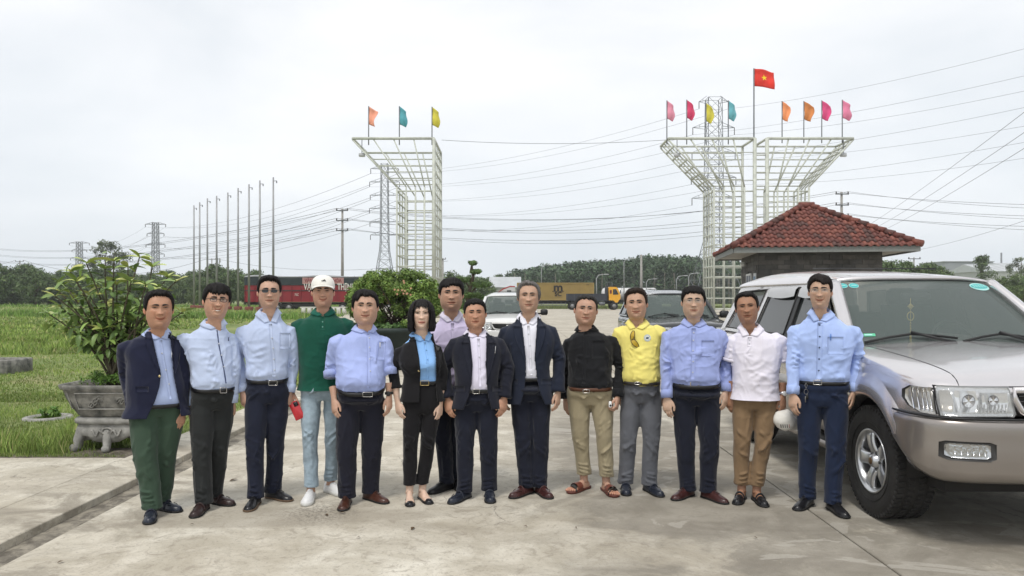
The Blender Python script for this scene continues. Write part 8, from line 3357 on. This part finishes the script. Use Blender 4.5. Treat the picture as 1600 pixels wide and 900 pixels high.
PPL.append(person('man in yellow polo shirt and grey trousers', dict(
 seed=11, skin=SK[10], head=(995, 449.5, 496), hyaw=-2, yaw=0, wide=1.0, smile=.4, hroll=-3, haircol=(.030, .018, .013),
 hair=dict(front=0.860, top=.075, sides=.030, lift=.05, burn=.44), sh=((958, 503), (1041, 503)), belt=(975, 1030, 595), belly=.03,
 feet=[(979, 776, -6), (1035, 778, 20)], arms=[dict(wrist=(968, 612), elbow=(962, 560), wd=.10, ed=.09), dict(wrist=(1037, 612), elbow=(1044, 560), wd=.10, ed=.09)],
 top='polo_in', topname='polo_shirt', topmat=cloth('polo_yellow', (.80, .70, .20), bump=.0008, bscale=500, var=.05), sleeve_end=(.36, .36), cuff='band',
 vneck=[(484, 984, 1010), (492, 985, 1008), (514, 993, 995)], csp=.052, cpoint=.03, wr=1.1,
 trousers=cloth('trousers_grey', (.105, .11, .125), bump=.0004), beltmat=mat('belt_grey', (.035, .030, .026), .5), buckle=('silver', 992, 1000, 597, 601), crease=True,
 shoe='loafer', shoemats=(leather_navy, sole_black, leather_black))))
PPL.append(person('man in thin-rimmed glasses and blue shirt with gold belt buckle', dict(
 seed=12, skin=SK[11], head=(1083, 446, 493.5), hyaw=2, yaw=0, wide=1.02, jaw=1.06, cheek=.3,
 hair=dict(front=0.790, top=.070, sides=.034, lift=.03, burn=.46), glasses='thin', sh=((1033, 506), (1138, 505)), belt=(1052, 1123, 596), belly=.045, dip=.02,
 feet=[(1051, 783, -48), (1137, 789, 30)], arms=[dict(wrist=(1042, 621), elbow=(1040, 565), twist=50), dict(wrist=(1134, 611), elbow=(1136, 560), twist=45)],
 top='shirt', topmat=cloth('shirt_blue_twelve', (.31, .37, .66)), wr=1.3, nf=14, vneck=[(482, 1069, 1098), (490, 1071, 1096), (511, 1083, 1085)],
 placket=dict(w=3.4, pts=[(1084, 513), (1083.5, 540), (1083, 570), (1082, 593)], buttons=[(1084, 520), (1083.5, 532), (1083, 548), (1083, 565), (1082.5, 582)]),
 pockets=[(1096, 532, 1116, 556)], trousers=navy2, legw=1.05, hipk=1.06, beltmat=belt_black, buckle=('gold', 1079, 1092, 596, 604),
 shoe='dress', shoemats=(leather_red, sole_black, leather_red))))
PPL.append(person('tanned man in white polo shirt and brown trousers, white cap in hand', dict(
 seed=13, skin=SK[12], head=(1169, 454.5, 502), hyaw=-2, hroll=-5, yaw=2, wide=.99, brow_w=.015, brow_dz=-.006, eye_open=.7,
 hair=dict(front=0.870, top=.060, sides=.030, lift=.03, burn=.42), sh=((1137, 516), (1229, 514)), belt=(1148, 1212, 612), belly=.01,
 feet=[(1150, 790, -30), (1197, 794, 2)], shoe_len=.25, arms=[dict(wrist=(1140, 615), elbow=(1140, 580), wd=.05, ed=.07), dict(wrist=(1223, 618), elbow=(1222, 572), mode='loose', twist=50, wd=-.04, ed=0.0)],
 top='polo', hem_y=624, topname='polo_shirt', topmat=cloth('polo_white', (.73, .70, .78), var=.05), sleeve_end=(.36, .36), cuff='band', sl_flare=1.03,
 vneck=[(488, 1158, 1188), (498, 1160, 1186), (525, 1170, 1173)], csp=.056, cpoint=.03, wr=.9,
 placket=dict(w=3.2, pts=[(1171.5, 527), (1171, 541)], buttons=[(1171.5, 531), (1171, 537)]),
 trousers=cloth('trousers_tan', (.205, .135, .075), bump=.0005), crease=False, legw=.90, hem=.12, bunch=1.1, hipk=1.08,
 shoe='loafer_low', shoemats=(leather_black, sole_black, leather_black))))
PPL.append(person('slim man in glasses and light blue shirt standing beside the silver off-roader', dict(
 seed=14, skin=SK[13], head=(1281, 428, 479), hyaw=-2, yaw=-2, wide=.90, jaw=.90, smile=.6, haircol=(.016, .011, .010),
 hair=dict(front=0.810, top=.075, sides=.042, lift=.02, burn=.44, part=-.7, fringe=[(-5, 48, .71)]), glasses='thin', sh=((1235, 498), (1343, 498)), belt=(1250, 1323, 595), belly=-.005,
 feet=[(1243, 799, -46), (1324, 811, 4)], arms=[dict(wrist=(1239, 615), elbow=(1240, 560), twist=25), dict(wrist=(1333, 612), elbow=(1338, 558), twist=30)],
 top='shirt', topmat=cloth('shirt_sky_fourteen', (.38, .49, .80)), wr=1.15, nf=12, vneck=[(468, 1268, 1296), (477, 1269, 1293), (502, 1280, 1282)],
 placket=dict(w=4.0, pts=[(1281.5, 504), (1281, 530), (1280, 560), (1279.5, 592)], buttons=[(1281, 508), (1281, 526), (1280.5, 543), (1280, 561), (1279.5, 579)], bmat=button_dark),
 pockets=[(1293, 526, 1318, 553)], pens=[(1298, 522, 10, 'blue')], trousers=navy_blue, legw=.98, beltmat=belt_black, buckle=('silver', 1271, 1284, 594, 601),
 shoe='dress', shoemats=(leather_black, sole_black, leather_black))))
# things held or worn apart from clothing
def held_things():
 red = mat('phone_red', (.55, .02, .03), .25, coat=.5)
 p = PPL[3]
 c = W(463.5, 641, p['D'] - .10)
 t = thing('phone', 'red phone held in the hand of the man in the white cap', 'phone', tuple(c))
 M = Matrix.Translation(c) @ Matrix.Rotation(math.radians(-24), 4, 'Y') @ Matrix.Rotation(math.radians(12), 4, 'Z')
 V, F = bbox((0, 0, 0), (.074, .150, .009), .008)
 V = V[:, [0, 2, 1]]
 mk('case', xf((V, F), M), red, t)
 mk('camera_panel', xf(box((.014, -.006, .048), (.034, .003, .036)), M), mat('phone_dark', (.02, .02, .02), .2), t)
 for dx, dz in ((.006, .056), (.022, .056), (.014, .040)):
  mk('camera_lens', xf(xf(lathe([(.0005, .003), (.006, .003), (.007, 0)], n=12), Matrix.Rotation(PI / 2, 4, 'X')), M @ Matrix.Translation((dx, -.007, dz))), mat('phone_lens', (.05, .05, .06), .1, .5), t)
 p = PPL[12]
 c = W(1225, 656, p['D'] - .06)
 t = thing('cap', 'white cap held by the man in the white polo shirt', 'cap', tuple(c))
 n, nv = 40, 14
 V = []
 for i in range(nv):
  a = i / (nv - 1) * PI * .52
  for j in range(n):
   b = 2 * PI * j / n
   r = math.sin(a) * (1 + .02 * math.cos(b * 6))
   V.append((r * .078 * math.cos(b), r * .092 * math.sin(b) * 1.0, math.cos(a) * .066))
 V = np.array(V)
 V += (fbm(V * 22, 4, 2) * .011)[:, None] * np.array([1, 1, .6])
 M = Matrix.Translation(c + Vector((0, 0, .0))) @ Matrix.Rotation(math.radians(115), 4, 'Y') @ Matrix.Rotation(math.radians(75), 4, 'X')
 m = mat('cap_white', (.74, .72, .67), .75)
 o = mk('crown', xf((V, grid_faces(nv, n)), M), m, t)
 s = o.modifiers.new('t', 'SOLIDIFY')
 s.thickness = .002
 rows = []
 for r in np.linspace(0, 1, 6):
  for f in np.linspace(-1, 1, 17):
   a = f * 1.1
   rows.append((math.sin(a) * .078, math.cos(a) * .092 + .070 * r * math.cos(f * PI / 2) ** .6, -.006 - .02 * f * f * (r + .5)))
 mk('brim', xf((np.array(rows), grid_faces(6, 17, False)), M), m, t)
 mr = mat('print_red', (.45, .05, .05), .6)
 mb = mat('print_black', (.015, .015, .018), .6)
 for k in range(5):
  x = 1220 + k * 3.2
  a, b = W(x, 666 + (k % 2), c.y - .08), W(x + (1 if k < 4 else -2), 670 + (k % 2), c.y - .08)
  bv = bvh_of(np.array([tuple(v.co) for v in o.data.vertices]) + ORG[t.name], [tuple(f.vertices) for f in o.data.polygons])
  h1, h2 = px_hit(bv, x, 663, .002), px_hit(bv, x + .6, 668, .002)
  if h1 and h2:
   mk('print_mark', tube([h1, h2], .0030, 5), mr if k > 3 else mb, t)
 for pi, ai, m_, nm, lb in ((12, 1, mat('watch_steel', (.62, .63, .65), .25, 1.0), 'wristwatch', None), (4, 1, mat('watch_black', (.02, .02, .02), .4), 'wristwatch', None)):
  p = PPL[pi]
  J, e, wr, a = p['arms'][ai]
  d = (e - wr).normalized()
  c = wr + d * .018
  V, F = tube([c - d * .010, c + d * .010], .0305, 24, cap=False)
  o = mk('watch_strap', (V, F), m_, p['root'])
  s = o.modifiers.new('t', 'SOLIDIFY')
  s.thickness = .003
  cc = c + Vector((.004 if pi == 12 else 0, -.034, 0))
  mk('watch_face', xf(xf(lathe([(.0005, .005), (.014, .005), (.018, .003), (.019, -.003)], n=24), Matrix.Rotation(PI / 2, 4, 'X')), Matrix.Translation(cc)), mat('watch_dial', (.75, .75, .75), .2, .3) if pi == 12 else m_, p['root'])
 p = PPL[13]
 bv = p['tb']
 ms = mat('key_steel', (.30, .29, .28), .3, .9)
 h = px_hit(bv, 1259.5, 603, .012)
 t = thing('key_bunch', 'bunch of keys hanging from the belt of the man by the car', 'keys', tuple(h))
 pts = [W(1259.5, 598, h.y - .0), W(1261.5, 602, h.y - .004), W(1259.5, 607, h.y - .004), W(1257.5, 602, h.y - .004)]
 mk('clip', tube(pts, .0022, 6, closed=True), ms, t)
 pts = [W(1259.5 + 3.2 * math.cos(k * PI / 6), 612 + 4 * math.sin(k * PI / 6), h.y - .004) for k in range(12)]
 mk('ring', tube(pts, .0016, 6, closed=True), ms, t)
 mk('key_fob', bbox(tuple(W(1261, 620, h.y - .010)), (.020, .010, .040), .004), mat('fob_black', (.012, .012, .012), .4), t)
 mk('key', bbox(tuple(W(1258.6, 624, h.y - .006)), (.008, .003, .045), .001), ms, t)
 p = PPL[10]
 h = px_hit(p['ib'], 990, 520, .01)
 t = thing('sunglasses', 'yellow sunglasses hanging from the neck of the yellow polo shirt', 'sunglasses', tuple(h))
 my = mat('lens_yellow', (.50, .33, .02), .08, coat=.6)
 mf = mat('frame_brown', (.05, .035, .015), .3)
 def leaf(x0, y0, x1, y1, w):
  P, Q = [], []
  for f in np.linspace(0, 1, 10):
   x, y = x0 + (x1 - x0) * f, y0 + (y1 - y0) * f
   ww = w * math.sin(PI * min(1, f * .9 + .08)) ** .6
   yy = h.y - .012 - .012 * math.sin(PI * f)
   nx, ny = -(y1 - y0), (x1 - x0)
   l = math.hypot(nx, ny)
   P.append(tuple(W(x + nx / l * ww, y + ny / l * ww, yy)))
   Q.append(tuple(W(x - nx / l * ww, y - ny / l * ww, yy - .004)))
  return np.array(P), np.array(Q)
 for (a_, n_) in (((990, 517, 986.5, 531.5, 3.2), 0), ((986.5, 530, 998, 543, 3.8), 1)):
  P, Q = leaf(*a_)
  mk('lens', polystrip(P, Q), my, t)
  mk('frame', tube(list(P) + list(Q[::-1]), .0028, 6, closed=True), mf, t)
 mk('temple', tube([W(989, 517, h.y - .006), W(992, 530, h.y - .004), W(996, 541, h.y - .004)], .002, 6), mf, t)
 for r, m_, o_ in ((5.6, mat('badge_white', (.62, .64, .58), .7), .003), (4.9, mat('badge_ring', (.25, .35, .42), .7), .0036), (4.3, mat('badge_white', (.62, .64, .58), .7), .0042)):
  P = [px_hit(p['ib'], 1011.5 + r * math.cos(k * PI / 12), 528 + r * math.sin(k * PI / 12), o_) for k in range(24)]
  c = px_hit(p['ib'], 1011.5, 528, o_)
  mk('badge', (np.array([tuple(v) for v in P] + [tuple(c)]), [((k + 1) % 24, k, 24) for k in range(24)]), m_, p['shirt'])
 P = [(-2.6, .3), (-1, -1.6), (1.2, -.8), (2.8, -2), (1.6, 1.2), (2, 2.4), (0, 1.5), (-1.2, 2.2)]
 P = [px_hit(p['ib'], 1011.5 + a, 528 + b, .0050) for a, b in P]
 mk('badge_bird', (np.array([tuple(v) for v in P]), [tuple(range(8))]), mat('badge_ink', (.02, .05, .10), .7), p['shirt'])
 c = W(953.5, 632, PPL[9]['D'] - .135)
 t = thing('earbud_case', 'small white case held by the man in the black shirt', 'case', tuple(c))
 mk('shell', xf(capsule([(0, 0, -.014), (0, 0, .014)], .013, 14), Matrix.Translation(c)), mat('case_white', (.8, .8, .8), .25), t)
 mk('opening', xf(lathe([(.0005, .002), (.007, .002), (.008, 0)], n=12), Matrix.Translation(c + Vector((0, -.0135, -.006))) @ Matrix.Rotation(PI / 2, 4, 'X')), mat('print_black', (.015, .015, .018), .6), t)
held_things()
# HAZE
hz = mk('haze', box((0, 330, 29), (1500, 760, 60.4)), mat('haze_tmp', (1, 1, 1)), None, smooth=False, kind='stuff', label='thin pale haze over the whole place')
hm = bpy.data.materials.new('haze')
hm.use_nodes = True
hm.node_tree.nodes.clear()
ho = hm.node_tree.nodes.new('ShaderNodeOutputMaterial')
hv = hm.node_tree.nodes.new('ShaderNodeVolumePrincipled')
hv.inputs['Color'].default_value = (.93, .96, 1, 1)
hv.inputs['Density'].default_value = .00042
hm.node_tree.links.new(hv.outputs[0], ho.inputs['Volume'])
hz.data.materials.clear()
hz.data.materials.append(hm)
